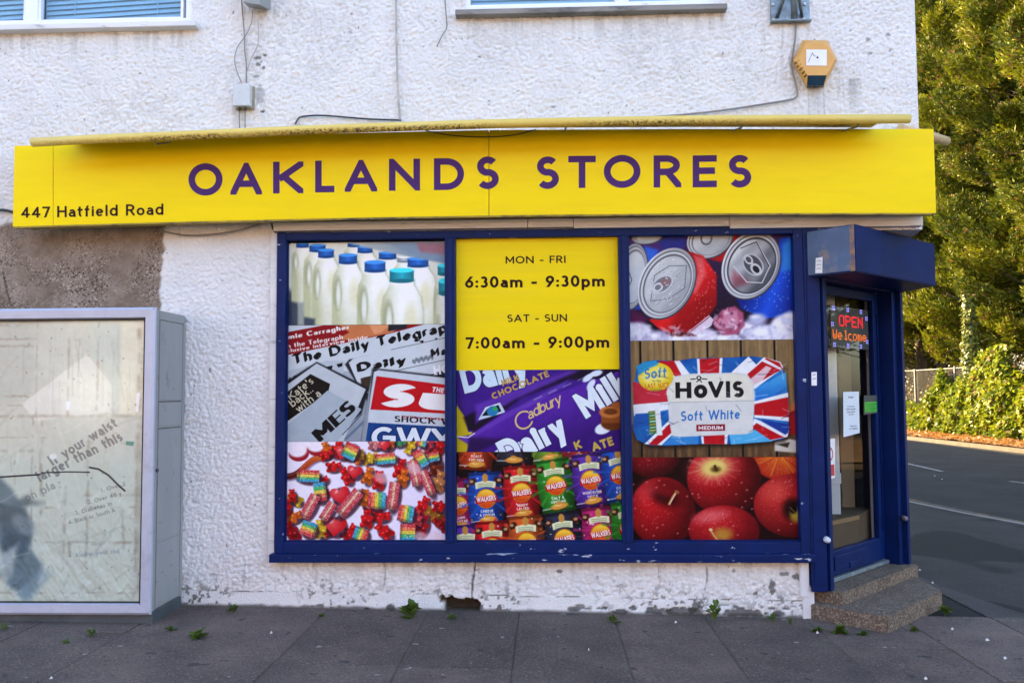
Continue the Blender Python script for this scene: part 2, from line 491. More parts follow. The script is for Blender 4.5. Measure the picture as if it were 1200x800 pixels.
# ------------------------------------------------------------------ the printed pictures: a small painter that fills a grid of colours
class Cv:
    """a print: rectangle of the photograph's pixel grid, S samples per pixel; ox, oy, k let shapes be given in an enlarged drawing's units"""
    def __init__(s, x0, y0, x1, y1, S_=5, base=(255, 255, 255)):
        s.r = (x0, y0, x1, y1); s.S = S_
        s.w = int(round((x1-x0)*S_/2))*2; s.h = int(round((y1-y0)*S_/2))*2
        s.a = np.empty((s.h, s.w, 3)); s.a[:] = base
        s.T(x0, y0, 1)
    def T(s, ox, oy, k):
        s.ox, s.oy, s.k = ox, oy, k
        s.f = s.S/k
    def cx(s, x): return (s.ox-s.r[0])*s.S+np.asarray(x, float)*s.f
    def cy(s, y): return (s.oy-s.r[1])*s.S+np.asarray(y, float)*s.f
    def bb(s, X, Y, pad):
        i0 = max(0, int(np.min(X)-pad)); i1 = min(s.w, int(np.max(X)+pad)+2)
        j0 = max(0, int(np.min(Y)-pad)); j1 = min(s.h, int(np.max(Y)+pad)+2)
        if i0 >= i1 or j0 >= j1: return None
        gx, gy = np.meshgrid(np.arange(i0, i1)+.5, np.arange(j0, j1)+.5)
        return i0, i1, j0, j1, gx, gy
    def put(s, b, al, col):
        i0, i1, j0, j1, gx, gy = b
        if callable(col):
            ux = (gx/s.f)-(s.ox-s.r[0])*s.k; uy = (gy/s.f)-(s.oy-s.r[1])*s.k
            c = col(ux, uy)
        else:
            c = np.array(col, float)
        al = al[..., None]
        s.a[j0:j1, i0:i1] = s.a[j0:j1, i0:i1]*(1-al)+c*al
    def poly(s, pts, col, al=1.0, soft=0):
        X = s.cx([p[0] for p in pts]); Y = s.cy([p[1] for p in pts]); so = soft*s.f
        b = s.bb(X, Y, so+1)
        if b is None: return
        gx, gy = b[4], b[5]
        ins = np.zeros(gx.shape, bool); dist = np.full(gx.shape, 1e9)
        n = len(X)
        for i in range(n):
            xa, ya, xb, yb = X[i-1], Y[i-1], X[i], Y[i]
            c = (ya > gy) != (yb > gy)
            with np.errstate(divide='ignore', invalid='ignore'):
                ins ^= c & (gx < (xb-xa)*(gy-ya)/(yb-ya if yb != ya else 1e-9)+xa)
            if so > 0:
                L2 = (xb-xa)**2+(yb-ya)**2+1e-9
                t = np.clip(((gx-xa)*(xb-xa)+(gy-ya)*(yb-ya))/L2, 0, 1)
                dist = np.minimum(dist, np.hypot(gx-xa-t*(xb-xa), gy-ya-t*(yb-ya)))
        if so > 0:
            sd_ = np.where(ins, dist, -dist)
            m = sstep(-so, so, sd_)
        else: m = ins.astype(float)
        s.put(b, m*al, col)
    def rect(s, x0, y0, x1, y1, col, al=1.0, soft=0):
        s.poly([(x0, y0), (x1, y0), (x1, y1), (x0, y1)], col, al, soft)
    def ell(s, cx, cy, rx, ry, col, rot=0, al=1.0, soft=0, inner=0, span=None):
        """ellipse; inner > 0 leaves a hole (ring); span = (a0, a1) degrees limits a ring to an arc"""
        X, Y = float(s.cx(cx)), float(s.cy(cy)); a, b_ = rx*s.f, ry*s.f
        m = max(a, b_)
        b = s.bb([X-m, X+m], [Y-m, Y+m], soft*s.f+1)
        if b is None: return
        gx, gy = b[4]-X, b[5]-Y
        c_, s_ = cos(R(rot)), sin(R(rot))
        u, v = (gx*c_+gy*s_)/a, (-gx*s_+gy*c_)/b_
        r = np.sqrt(u*u+v*v)
        so = max(soft*s.f/min(a, b_), 1/min(a, b_))
        msk = 1-sstep(1-so, 1+so, r)
        if inner: msk = msk*sstep(inner-so, inner+so, r)
        if span:
            an = np.degrees(np.arctan2(v, u)) % 360
            a0, a1 = span[0] % 360, span[1] % 360
            msk = msk*((an >= a0) & (an <= a1) if a0 < a1 else (an >= a0) | (an <= a1))
        s.put(b, msk*al, col)
    def line(s, pts, w_, col, al=1.0, soft=0):
        X = s.cx([p[0] for p in pts]); Y = s.cy([p[1] for p in pts]); hw = w_*s.f/2; so = max(soft*s.f, .6)
        b = s.bb(X, Y, hw+so+1)
        if b is None: return
        gx, gy = b[4], b[5]; d = np.full(gx.shape, 1e9)
        for i in range(len(X)-1):
            xa, ya, xb, yb = X[i], Y[i], X[i+1], Y[i+1]
            L2 = (xb-xa)**2+(yb-ya)**2+1e-9
            t = np.clip(((gx-xa)*(xb-xa)+(gy-ya)*(yb-ya))/L2, 0, 1)
            d = np.minimum(d, np.hypot(gx-xa-t*(xb-xa), gy-ya-t*(yb-ya)))
        s.put(b, (1-sstep(hw-so, hw+so, d))*al, col)
    def text(s, t, x, y, h, col, w=.16, rot=0, slant=0, wx=1.0, track=.12, nib=None, al=1.0, fitw=None, outline=None, arc=0, nibang=35):
        """x, y = left end of the baseline, h = cap height; rot in degrees, anticlockwise in the picture"""
        if nib is not None: nib = (R(nibang), nib)
        W, ps = text_polys(t, w, track, nib)
        if fitw: wx = fitw/(W*h)
        c_, s_ = cos(R(rot)), sin(R(rot))
        def tr(px, py):
            px = (px+slant*py)*wx*h; py = py*h
            if arc: py = py-arc*(2*px/(W*h*wx)-1)**2
            return x+px*c_-py*s_*1.0, y-(px*s_+py*c_)
        P = [[tr(a, b) for a, b in p] for p in ps]
        allx = s.cx([q[0] for p in P for q in p]); ally = s.cy([q[1] for p in P for q in p])
        ol = (outline[0]*s.f if outline else 0)
        B = s.bb(allx, ally, 2+ol)
        if B is None: return
        i0, i1, j0, j1 = B[:4]
        m = np.zeros(B[4].shape); mo = np.zeros(B[4].shape)
        for p in P:
            X = s.cx([q[0] for q in p]); Y = s.cy([q[1] for q in p])
            a0 = max(i0, int(X.min()-2-ol)); a1 = min(i1, int(X.max()+3+ol)); b0 = max(j0, int(Y.min()-2-ol)); b1 = min(j1, int(Y.max()+3+ol))
            if a0 >= a1 or b0 >= b1: continue
            gx, gy = np.meshgrid(np.arange(a0, a1)+.5, np.arange(b0, b1)+.5)
            ar = sum(X[i-1]*Y[i]-X[i]*Y[i-1] for i in range(len(X)))
            sg = 1 if ar > 0 else -1
            d = np.full(gx.shape, 1e9)
            for i in range(len(X)):
                ex, ey = X[i]-X[i-1], Y[i]-Y[i-1]; L = sqrt(ex*ex+ey*ey)
                if L < 1e-6: continue
                d = np.minimum(d, sg*(ex*(gy-Y[i-1])-ey*(gx-X[i-1]))/L)
            sl_ = (slice(b0-j0, b1-j0), slice(a0-i0, a1-i0))
            m[sl_] = np.maximum(m[sl_], np.clip(d+.6, 0, 1))
            if outline: mo[sl_] = np.maximum(mo[sl_], np.clip(d+.6+ol, 0, 1))
        if outline: s.put(B, mo*al, outline[1])
        s.put(B, m*al, col)
    def noise(s, sc, amp, seed=1):
        gx, gy = np.meshgrid(np.arange(s.w), np.arange(s.h))
        s.a += ((fbm(gx/s.S*sc, gy/s.S*sc, seed, 3)-.5)*2*amp)[..., None]
    def grid(s, gain=1.0):
        a = s.a.reshape(s.h//2, 2, s.w//2, 2, 3).mean(axis=(1, 3))
        a = np.clip(a, 2, 248)/255.0
        l = np.where(a <= .04045, a/12.92, ((a+.055)/1.055)**2.4)
        return np.clip(l*gain, 0, .9)

def lerpc(a, b, t):
    t = np.clip(t, 0, 1)[..., None]
    return np.array(a, float)*(1-t)+np.array(b, float)*t
def vgrad(a, b, y0, y1): return lambda x, y: lerpc(a, b, (y-y0)/(y1-y0))
def hgrad(a, b, x0, x1): return lambda x, y: lerpc(a, b, (x-x0)/(x1-x0))
def rgrad(a, b, cx, cy, r, p=1.0): return lambda x, y: lerpc(a, b, (np.hypot(x-cx, y-cy)/r)**p)

def paint_milk():
    c = Cv(337, 281, 525, 380, base=(226, 228, 214)); c.T(320, 260, 4)
    c.rect(60, 80, 830, 490, vgrad((222, 226, 216), (205, 208, 188), 80, 480))
    c.poly([(60, 300), (200, 420), (200, 490), (60, 490)], (60, 70, 88), soft=20)
    def bottle(x, y, w_, h_, cap, z, shade=1):
        # body
        lo = (186, 190, 150); hi = (246, 249, 246)
        bw = w_*1.55
        body = [(x-w_*.95, y+h_*.5), (x-w_*1.0, y+h_*1.3), (x-bw, y+h_*3.0), (x-bw*1.12, y+h_*5), (x-bw*1.1, 500), (x+bw*1.1, 500), (x+bw*1.12, y+h_*5), (x+bw, y+h_*3.0), (x+w_*1.0, y+h_*1.3), (x+w_*.95, y+h_*.5)]
        c.poly([(px+6, py) for px, py in body], (150, 155, 128), al=.55, soft=10)
        c.poly(body, lambda X, Y: lerpc(hi, lo, ((X-x-bw*.3)/(bw*1.3))**2+np.clip((Y-y-h_*5)/(h_*16), 0, .5)), soft=5)
        # handle recess
        hx = x-bw*.72
        c.ell(hx, y+h_*6.6, bw*.30, h_*3.2, (158, 164, 130), al=.85, soft=7)
        c.ell(hx+bw*.06, y+h_*6.9, bw*.15, h_*2.4, (232, 236, 226), al=.9, soft=6)
        c.ell(x+bw*.45, y+h_*6.5, bw*.35, h_*2.6, (212, 206, 150), al=.5, soft=16)
        # neck and cap
        c.rect(x-w_*.9, y+h_*.3, x+w_*.9, y+h_*1.25, (236, 240, 238), soft=3)
        d = tuple(int(k*.62) for k in cap)
        c.rect(x-w_, y-h_*.75, x+w_, y+h_*.75, lambda X, Y: lerpc(cap, d, np.abs(X-x)/w_*.9+.2*(np.sin(X*1.3) > .3)), soft=2)
        c.ell(x, y+h_*.75, w_, h_*.3, d, soft=2)
        c.ell(x, y-h_*.75, w_, h_*.34, tuple(min(255, int(k*1.2+20)) for k in cap), soft=2)
    B = (40, 112, 216); Cn = (40, 176, 200)
    for x, y, w_, h_, cp in ((380, 95, 30, 12, B), (434, 120, 36, 17, B), (542, 150, 42, 19, B), (620, 170, 30, 14, (190, 205, 220)), (688, 185, 50, 24, B), (812, 222, 30, 28, Cn), (132, 95, 30, 12, B), (205, 110, 39, 19, B), (246, 136, 38, 22, B), (352, 164, 44, 25, B), (482, 202, 50, 28, B), (816, 305, 30, 40, Cn), (610, 247, 58, 34, Cn)):
        bottle(x, y, w_, h_, cp, 0)
    c.poly([(330, 80), (830, 80), (830, 195), (640, 155), (480, 120)], hgrad((196, 200, 200), (120, 145, 170), 340, 700), soft=8)
    c.poly([(520, 84), (830, 84), (830, 180), (690, 150)], (128, 150, 176), al=.7, soft=14)
    c.poly([(680, 90), (830, 95), (830, 150), (700, 135)], (168, 96, 104), al=.7, soft=14)
    c.poly([(60, 360), (110, 372), (140, 440), (195, 450), (195, 490), (60, 490)], (40, 52, 76), al=.85, soft=10)
    c.rect(112, 370, 142, 480, (150, 158, 150), soft=8)
    c.noise(.25, 5, 3)
    return c
def paint_papers():
    c = Cv(337, 380, 525, 518, base=(120, 130, 140)); c.T(320, 260, 4)
    pap = (206, 214, 220); ink = (22, 22, 28)
    c.rect(60, 470, 830, 1040, vgrad((186, 196, 206), (150, 160, 172), 480, 1000))
    # top paper: red banner and portrait strip, then the masthead
    c.poly([(60, 480), (840, 480), (840, 700), (60, 700)], pap)
    c.poly([(60, 512), (240, 480), (720, 480), (560, 522), (340, 566), (60, 622)], (150, 24, 34))
    c.poly([(310, 480), (640, 478), (560, 520), (390, 552), (300, 550), (360, 515)], (202, 128, 84), soft=3)
    c.poly([(455, 480), (560, 480), (510, 520), (480, 525)], (226, 160, 116), soft=5)
    c.poly([(548, 478), (640, 478), (630, 500), (545, 512)], (40, 44, 56), soft=3)
    c.text('mie Carragher', 66, 548, 26, (236, 230, 226), w=.24, rot=9, fitw=300, nib=.3, nibang=8)
    c.text('n the Telegraph', 64, 590, 24, (236, 226, 222), w=.2, rot=9, fitw=270, nib=.3, nibang=8)
    c.text('clusive interview inside', 62, 612, 20, (236, 226, 222), w=.2, rot=9.5, fitw=392, nib=.3, nibang=8)
    c.poly([(60, 640), (340, 576), (840, 480), (840, 560), (470, 640), (340, 660), (60, 740)], pap)
    c.text('The Daily Telegraph', 92, 668, 52, ink, w=.24, rot=11.5, fitw=800, nib=.28, nibang=40, track=.07)
    c.line([(560, 600), (840, 540)], 3, (90, 96, 104))
    c.poly([(690, 560), (715, 556), (712, 572)], ink); c.poly([(765, 548), (780, 545), (776, 556)], ink)
    c.poly([(60, 700), (250, 650), (340, 650), (330, 720), (60, 820)], (188, 198, 206), soft=3)
    c.text('New w', 200, 712, 34, ink, w=.28, rot=14, nib=.3, nibang=10)
    c.text('at Ed', 60, 752, 24, ink, w=.22, rot=14, nib=.3, nibang=10)
    # second paper
    c.poly([(340, 668), (360, 645), (840, 555), (840, 880), (470, 880)], (40, 44, 52), soft=5)
    c.poly([(358, 660), (380, 640), (840, 545), (840, 860), (420, 800)], pap, soft=2)
    c.text('Daily', 398, 706, 46, ink, w=.28, rot=9, fitw=240, nib=.25, nibang=42, track=.06)
    for i in range(14):
        c.ell(665+i*7, 655-i*1.5+6*sin(i*2), 6, 10, (110, 116, 124), al=.7)
    c.text('Mail', 752, 640, 44, ink, w=.3, rot=11, nib=.25, nibang=42)
    c.line([(430, 732), (840, 645)], 3, (70, 76, 84))
    c.poly([(700, 735), (840, 690), (840, 800), (720, 790)], (46, 50, 62))
    c.text('HOW', 745, 728, 36, (236, 238, 242), w=.22, rot=-58, slant=.1)
    c.text('HO', 765, 722, 44, (236, 238, 242), w=.22, rot=8)
    c.poly([(415, 735), (480, 720), (470, 800), (420, 790)], (70, 56, 48), soft=4)
    # left paper: black panel with pale words, then the big title
    c.poly([(60, 745), (205, 655), (455, 780), (420, 900), (250, 1040), (60, 1040)], (34, 38, 46), soft=6)
    c.poly([(60, 765), (205, 662), (440, 786), (330, 1040), (60, 1040)], (196, 204, 210), soft=2)
    c.poly([(60, 800), (175, 712), (270, 760), (260, 800), (60, 940)], (26, 26, 26))
    c.text("Kate's", 84, 838, 38, (214, 208, 186), w=.13, rot=38)
    c.text('back..', 92, 870, 38, (214, 208, 186), w=.13, rot=38)
    c.text('with a', 122, 896, 38, (214, 208, 186), w=.13, rot=38)
    c.poly([(60, 960), (258, 790), (420, 880), (300, 1040), (60, 1040)], (176, 188, 198), soft=2)
    c.text('MES', 226, 1042, 76, ink, w=.26, rot=42, nib=.3, nibang=0, track=.06, fitw=236)
    c.line([(330, 1000), (420, 905)], 5, (86, 100, 120)); c.line([(345, 1020), (430, 940)], 12, (110, 128, 150))
    # front paper with red title
    c.poly([(418, 1040), (470, 690), (500, 690), (840, 730), (840, 1040)], (30, 32, 40), soft=8)
    c.poly([(430, 1040), (478, 704), (500, 696), (840, 738), (840, 1040)], (204, 212, 220), soft=3)
    c.poly([(462, 882), (490, 724), (840, 770), (840, 905)], (196, 22, 36))
    c.text('THE', 752, 800, 24, (240, 236, 236), w=.24, rot=-7, slant=.15)
    c.text('Sun', 490, 866, 112, (240, 238, 238), w=.3, rot=-4, slant=.16, track=.1, fitw=505)
    c.text('EDITION  THE PEOPLES PAPER', 610, 922, 11, (170, 30, 44), w=.22, rot=-4, fitw=330)
    c.text('SHOCK WIN', 576, 942, 32, (46, 34, 40), w=.2, rot=-3.5, nib=.35, nibang=5, fitw=330)
    c.poly([(436, 1040), (452, 943), (840, 966), (840, 1040)], (24, 74, 140))
    c.text('GWYN', 466, 1062, 100, (226, 234, 242), w=.2, rot=-2, track=.04, outline=(5, (16, 40, 90)), fitw=500)
    c.poly([(418, 1040), (430, 940), (470, 700), (450, 940), (440, 1040)], (150, 160, 170), soft=5)
    c.noise(.12, 6, 5)
    return c
def paint_sweets():
    c = Cv(336, 518, 525, 634, base=(214, 206, 232)); c.T(320, 440, 3.636)
    rr = random.Random(4)
    c.rect(40, 270, 760, 720, hgrad((236, 230, 246), (226, 218, 242), 60, 740))
    def sh(x, y, rx, ry, rot): c.ell(x+9, y+10, rx*1.05, ry*1.05, (52, 22, 40), rot=rot, al=.8, soft=5)
    def slab(x, y, w_, h_, rot, pale=False):
        sh(x, y, w_*.6, h_*.6, rot)
        cs, sn = cos(R(rot)), sin(R(rot))
        cols = [(204, 60, 70), (226, 120, 70), (226, 206, 70), (74, 180, 110), (50, 160, 200)]
        if pale: cols = [(196, 70, 80), (204, 96, 104), (222, 190, 150), (210, 84, 92), (190, 60, 76)]
        n = len(cols)
        for i in range(n):
            t0, t1 = -w_/2+w_*i/n, -w_/2+w_*(i+1)/n
            P = [(t0, -h_/2), (t1, -h_/2), (t1, h_/2), (t0, h_/2)]
            c.poly([(x+a*cs-b*sn, y+a*sn+b*cs) for a, b in P], cols[i], soft=1.5)
        for _ in range(int(w_*h_/42)):
            a, b = rr.uniform(-.5, .5)*w_, rr.uniform(-.5, .5)*h_
            c.ell(x+a*cs-b*sn, y+a*sn+b*cs, 1.8, 1.8, (250, 238, 236) if rr.random() < .6 else (120, 40, 50), al=.5)
        c.poly([(x+a*cs-b*sn, y+a*sn+b*cs) for a, b in ((-w_/2, h_*.36), (w_/2, h_*.36), (w_/2, h_/2), (-w_/2, h_/2))], (60, 30, 30), al=.35, soft=3)
    def bear(x, y, s_, rot, col):
        s_ *= 1.12
        dk = tuple(int(k*.5) for k in col); lt = tuple(min(255, int(k*1.15+38)) for k in col)
        sh(x, y, s_*.62, s_*1.0, rot)
        cs, sn = cos(R(rot)), sin(R(rot))
        def q(a, b): return x+(a*cs-b*sn)*s_, y+(a*sn+b*cs)*s_
        for a, b, r1, r2 in ((0, .2, .52, .62), (0, -.62, .38, .36), (-.3, -.9, .15, .15), (.3, -.9, .15, .15), (-.5, -.08, .2, .2), (.5, -.08, .2, .2), (-.4, .72, .24, .3), (.4, .72, .24, .3)):
            X, Y = q(a, b)
            c.ell(X, Y, r1*s_, r2*s_, col, rot=rot, soft=2)
        for a, b, r1, al in ((.1, .45, .4, .6), (.1, -.5, .2, .5), (-.4, .85, .16, .6), (.45, .8, .14, .6)):
            X, Y = q(a, b); c.ell(X, Y, r1*s_, r1*s_*.7, dk, rot=rot, al=al, soft=s_*.15)
        for a, b in ((-.2, .0), (-.12, -.72), (.2, .2), (-.42, .6)):
            X, Y = q(a, b); c.ell(X, Y, .13*s_, .09*s_, lt, rot=rot+30, soft=2, al=.9)
    def heart(x, y, s_, rot, col=(198, 24, 40)):
        sh(x, y, s_*.9, s_*.9, rot)
        cs, sn = cos(R(rot)), sin(R(rot))
        P = []
        for i in range(36):
            t = 2*pi*i/36
            a, b = .98*sin(t)**3, -(.8*cos(t)-.32*cos(2*t)-.12*cos(3*t)-.04*cos(4*t))
            P.append((x+(a*cs-b*sn)*s_, y+(a*sn+b*cs)*s_))
        c.poly(P, lambda X, Y: lerpc((226, 92, 92), col, np.hypot(X-x+s_*.3, Y-y+s_*.3)/s_/1.1), soft=2)
        c.ell(x-s_*.35, y-s_*.3, s_*.2, s_*.1, (244, 190, 190), rot=rot-40, al=.8, soft=3)
    RED, ORG, YEL, COLA = (196, 22, 28), (206, 98, 26), (206, 168, 40), (118, 40, 24)
    # snake at the top left
    for i in range(26):
        t = i/25; X = 62+215*t; Y = 432-118*t+10*sin(t*9)
        c.ell(X+6, Y+7, 14, 13, (90, 60, 90), al=.4, soft=5)
    for i in range(26):
        t = i/25; X = 62+215*t; Y = 432-118*t+10*sin(t*9)
        c.ell(X, Y, 13, 13, lerpc((150, 20, 20), (214, 130, 40), np.array(t)) if t > .3 else (90, 26, 24), soft=2)
        c.ell(X-3, Y-4, 4, 3, (240, 200, 170), al=.7, soft=1)
    for x, y in ((105, 318), (185, 296)):
        c.ell(x+6, y+16, 44, 34, (150, 24, 40), soft=3); c.ell(x, y, 42, 32, (240, 230, 240), soft=6)
    for x, y, s_, r_, col in ((262, 390, 30, 80, RED), (318, 432, 34, -30, RED), (212, 452, 26, 60, RED), (410, 430, 34, 15, ORG), (456, 450, 36, 5, RED), (548, 400, 38, 12, RED), (590, 300, 34, 200, YEL), (560, 440, 34, 15, ORG),
                             (96, 530, 32, -60, YEL), (88, 605, 36, 70, ORG), (60, 560, 30, 10, RED), (210, 655, 36, -8, YEL), (84, 668, 40, -30, (150, 16, 26)), (330, 670, 36, 40, RED), (462, 600, 38, 90, RED), (405, 610, 38, 5, RED), (395, 525, 34, 5, ORG),
                             (480, 665, 38, -50, RED), (645, 555, 34, 30, RED), (700, 600, 42, -55, (150, 96, 28)), (640, 640, 42, 15, (160, 20, 30)), (720, 560, 32, 90, RED), (690, 330, 30, 60, RED), (715, 300, 34, 10, RED), (440, 300, 28, 90, (200, 120, 120)), (545, 290, 24, 80, (60, 140, 90)),
                             (700, 395, 40, 10, (110, 40, 26)), (715, 455, 40, 15, (196, 130, 76)), (275, 316, 34, 20, RED), (232, 318, 30, -20, ORG), (418, 355, 32, 70, YEL), (358, 350, 30, -40, ORG), (620, 610, 30, 0, (196, 60, 70)), (380, 340, 20, 0, (160, 120, 30)), (505, 300, 24, 30, ORG), (668, 300, 26, 40, (200, 60, 70)), (745, 640, 30, 0, RED)):
        bear(x, y, s_, r_, col)
    for _ in range(7):
        bear(rr.uniform(70, 740), rr.uniform(300, 690), rr.uniform(22, 32), rr.uniform(0, 360), rr.choice([RED, RED, (150, 16, 24), ORG, (120, 30, 22), YEL]))
    for x, y, s_, r_ in ((290, 510, 44, -12), (270, 640, 50, 8), (352, 412, 34, 10), (300, 330, 34, 20), (480, 300, 26, 0)):
        heart(x, y, s_, r_)
    c.poly([(350, 545), (385, 560), (378, 620), (365, 640), (370, 590)], (236, 226, 236), soft=4)
    for x, y, w_, h_, r_, p in ((333, 325, 66, 62, 115, 0), (482, 358, 44, 90, 85, 0), (634, 358, 76, 46, 60, 0), (152, 430, 50, 96, 92, 0), (204, 498, 80, 52, -98, 0), (160, 560, 46, 110, 28, 1), (238, 580, 40, 86, 32, 1), (330, 545, 50, 130, 40, 1),
                               (448, 535, 76, 68, 2, 0), (518, 515, 46, 116, 8, 1), (612, 420, 44, 110, -12, 1), (664, 460, 38, 110, -22, 1), (572, 590, 66, 68, 10, 0), (580, 670, 70, 64, 92, 0), (380, 676, 60, 52, 200, 0), (155, 655, 60, 66, -70, 0), (690, 350, 40, 50, 80, 0), (640, 292, 40, 30, 20, 0)):
        slab(x, y, w_, h_, r_, p)
    for x, y in ((610, 400), (700, 690), (640, 690), (470, 440)):
        c.ell(x, y, 34, 22, (232, 206, 214), rot=20, al=.6, soft=9)
    c.noise(.5, 8, 9)
    return c
def paint_choc():
    c = Cv(538, 435, 730, 531, base=(70, 30, 130)); c.T(520, 430, 3.478)
    c.rect(40, 10, 740, 360, vgrad((70, 34, 132), (52, 24, 108), 10, 350))
    c.poly([(50, 140), (130, 260), (100, 360), (50, 360)], (196, 178, 40), soft=4)
    c.poly([(50, 10), (60, 10), (60, 350), (50, 350)], (40, 20, 60))
    c.poly([(55, 15), (740, 15), (740, 60), (420, 240), (110, 270)], (70, 34, 140))
    c.poly([(90, 210), (240, 140), (520, 20), (740, 10), (740, 60), (520, 60), (330, 130), (140, 268), (110, 260)], (28, 14, 46), soft=8)
    c.poly([(140, 160), (520, 20), (560, 24), (300, 140), (140, 235)], (104, 60, 176), soft=10, al=.9)
    c.text('Dairy', 96, 114, 116, (206, 226, 240), w=.24, rot=14, track=.03, wx=.85, outline=(3, (30, 20, 70)))
    c.poly([(250, 70), (60, 140), (60, 15), (90, 15), (120, 110)], (70, 34, 140), al=.0)
    c.text('MILK', 252, 84, 26, (196, 164, 84), w=.22, rot=20)
    c.text('CHOCOLATE', 212, 138, 26, (196, 164, 84), w=.22, rot=22, fitw=250)
    c.poly([(150, 222), (180, 170), (240, 150), (262, 190), (196, 210)], (196, 210, 225), soft=1.5)
    c.poly([(165, 205), (188, 176), (234, 160), (246, 186), (196, 203)], (20, 20, 40))
    c.ell(210, 185, 24, 20, (40, 130, 180), rot=-20, soft=2); c.ell(220, 176, 10, 8, (60, 170, 90), soft=1)
    # lower bar
    c.poly([(66, 292), (120, 282), (260, 190), (740, 20), (740, 360), (130, 360), (110, 320)], lambda X, Y: lerpc((92, 44, 164), (62, 26, 122), (Y+X*.35-330)/160), soft=3)
    c.poly([(66, 292), (120, 280), (270, 190), (520, 60), (500, 90), (270, 215), (140, 285), (110, 320)], (120, 78, 190), soft=6, al=.6)
    c.poly([(110, 290), (260, 300), (130, 360), (110, 330)], (40, 18, 70), soft=12, al=.8)
    c.line([(60, 288), (110, 292), (135, 275)], 4, (230, 230, 240))
    for i in range(5):
        c.line([(380+i*60, 140-i*26), (410+i*60, 126-i*26)], 5, (170, 180, 190), soft=3, al=.6)
    c.text('adbury', 358, 222, 44, (222, 196, 128), w=.13, rot=27, slant=.3, track=.02, wx=.98)
    c.ell(338, 222, 40, 36, (222, 196, 128), rot=-50, inner=.82, span=(60, 345))
    c.ell(286, 420, 150, 96, (226, 236, 246), rot=-28, span=(230, 330), inner=.74)
    c.text('Dairy', 268, 412, 108, (226, 236, 246), w=.25, rot=27, track=.06, wx=.9, outline=(3, (40, 20, 90)))
    c.text('Milk', 590, 220, 110, (226, 236, 246), w=.25, rot=31, track=.06, wx=.9, outline=(3, (40, 20, 90)))
    for dx, dy, a in ((0, 0, 0), (34, -18, 20), (12, 28, -20)):
        c.ell(600+dx, 52+dy, 26, 12, (220, 230, 242), rot=-35+a, soft=3)
    c.ell(660, 258, 36, 22, (226, 236, 246), rot=-20, soft=3)
    c.ell(696, 236, 46, 30, (110, 56, 22), soft=4); c.rect(652, 192, 740, 236, (150, 84, 36), soft=4)
    c.ell(690, 192, 46, 24, (196, 124, 62), soft=3); c.ell(690, 190, 28, 13, (120, 64, 28), soft=3); c.ell(720, 165, 30, 14, (170, 100, 48), soft=3)
    c.text('K', 548, 345, 34, (202, 176, 84), w=.24, rot=20); c.text('ATE', 618, 352, 36, (202, 176, 84), w=.24, rot=18)
    c.noise(.1, 6, 2)
    return c
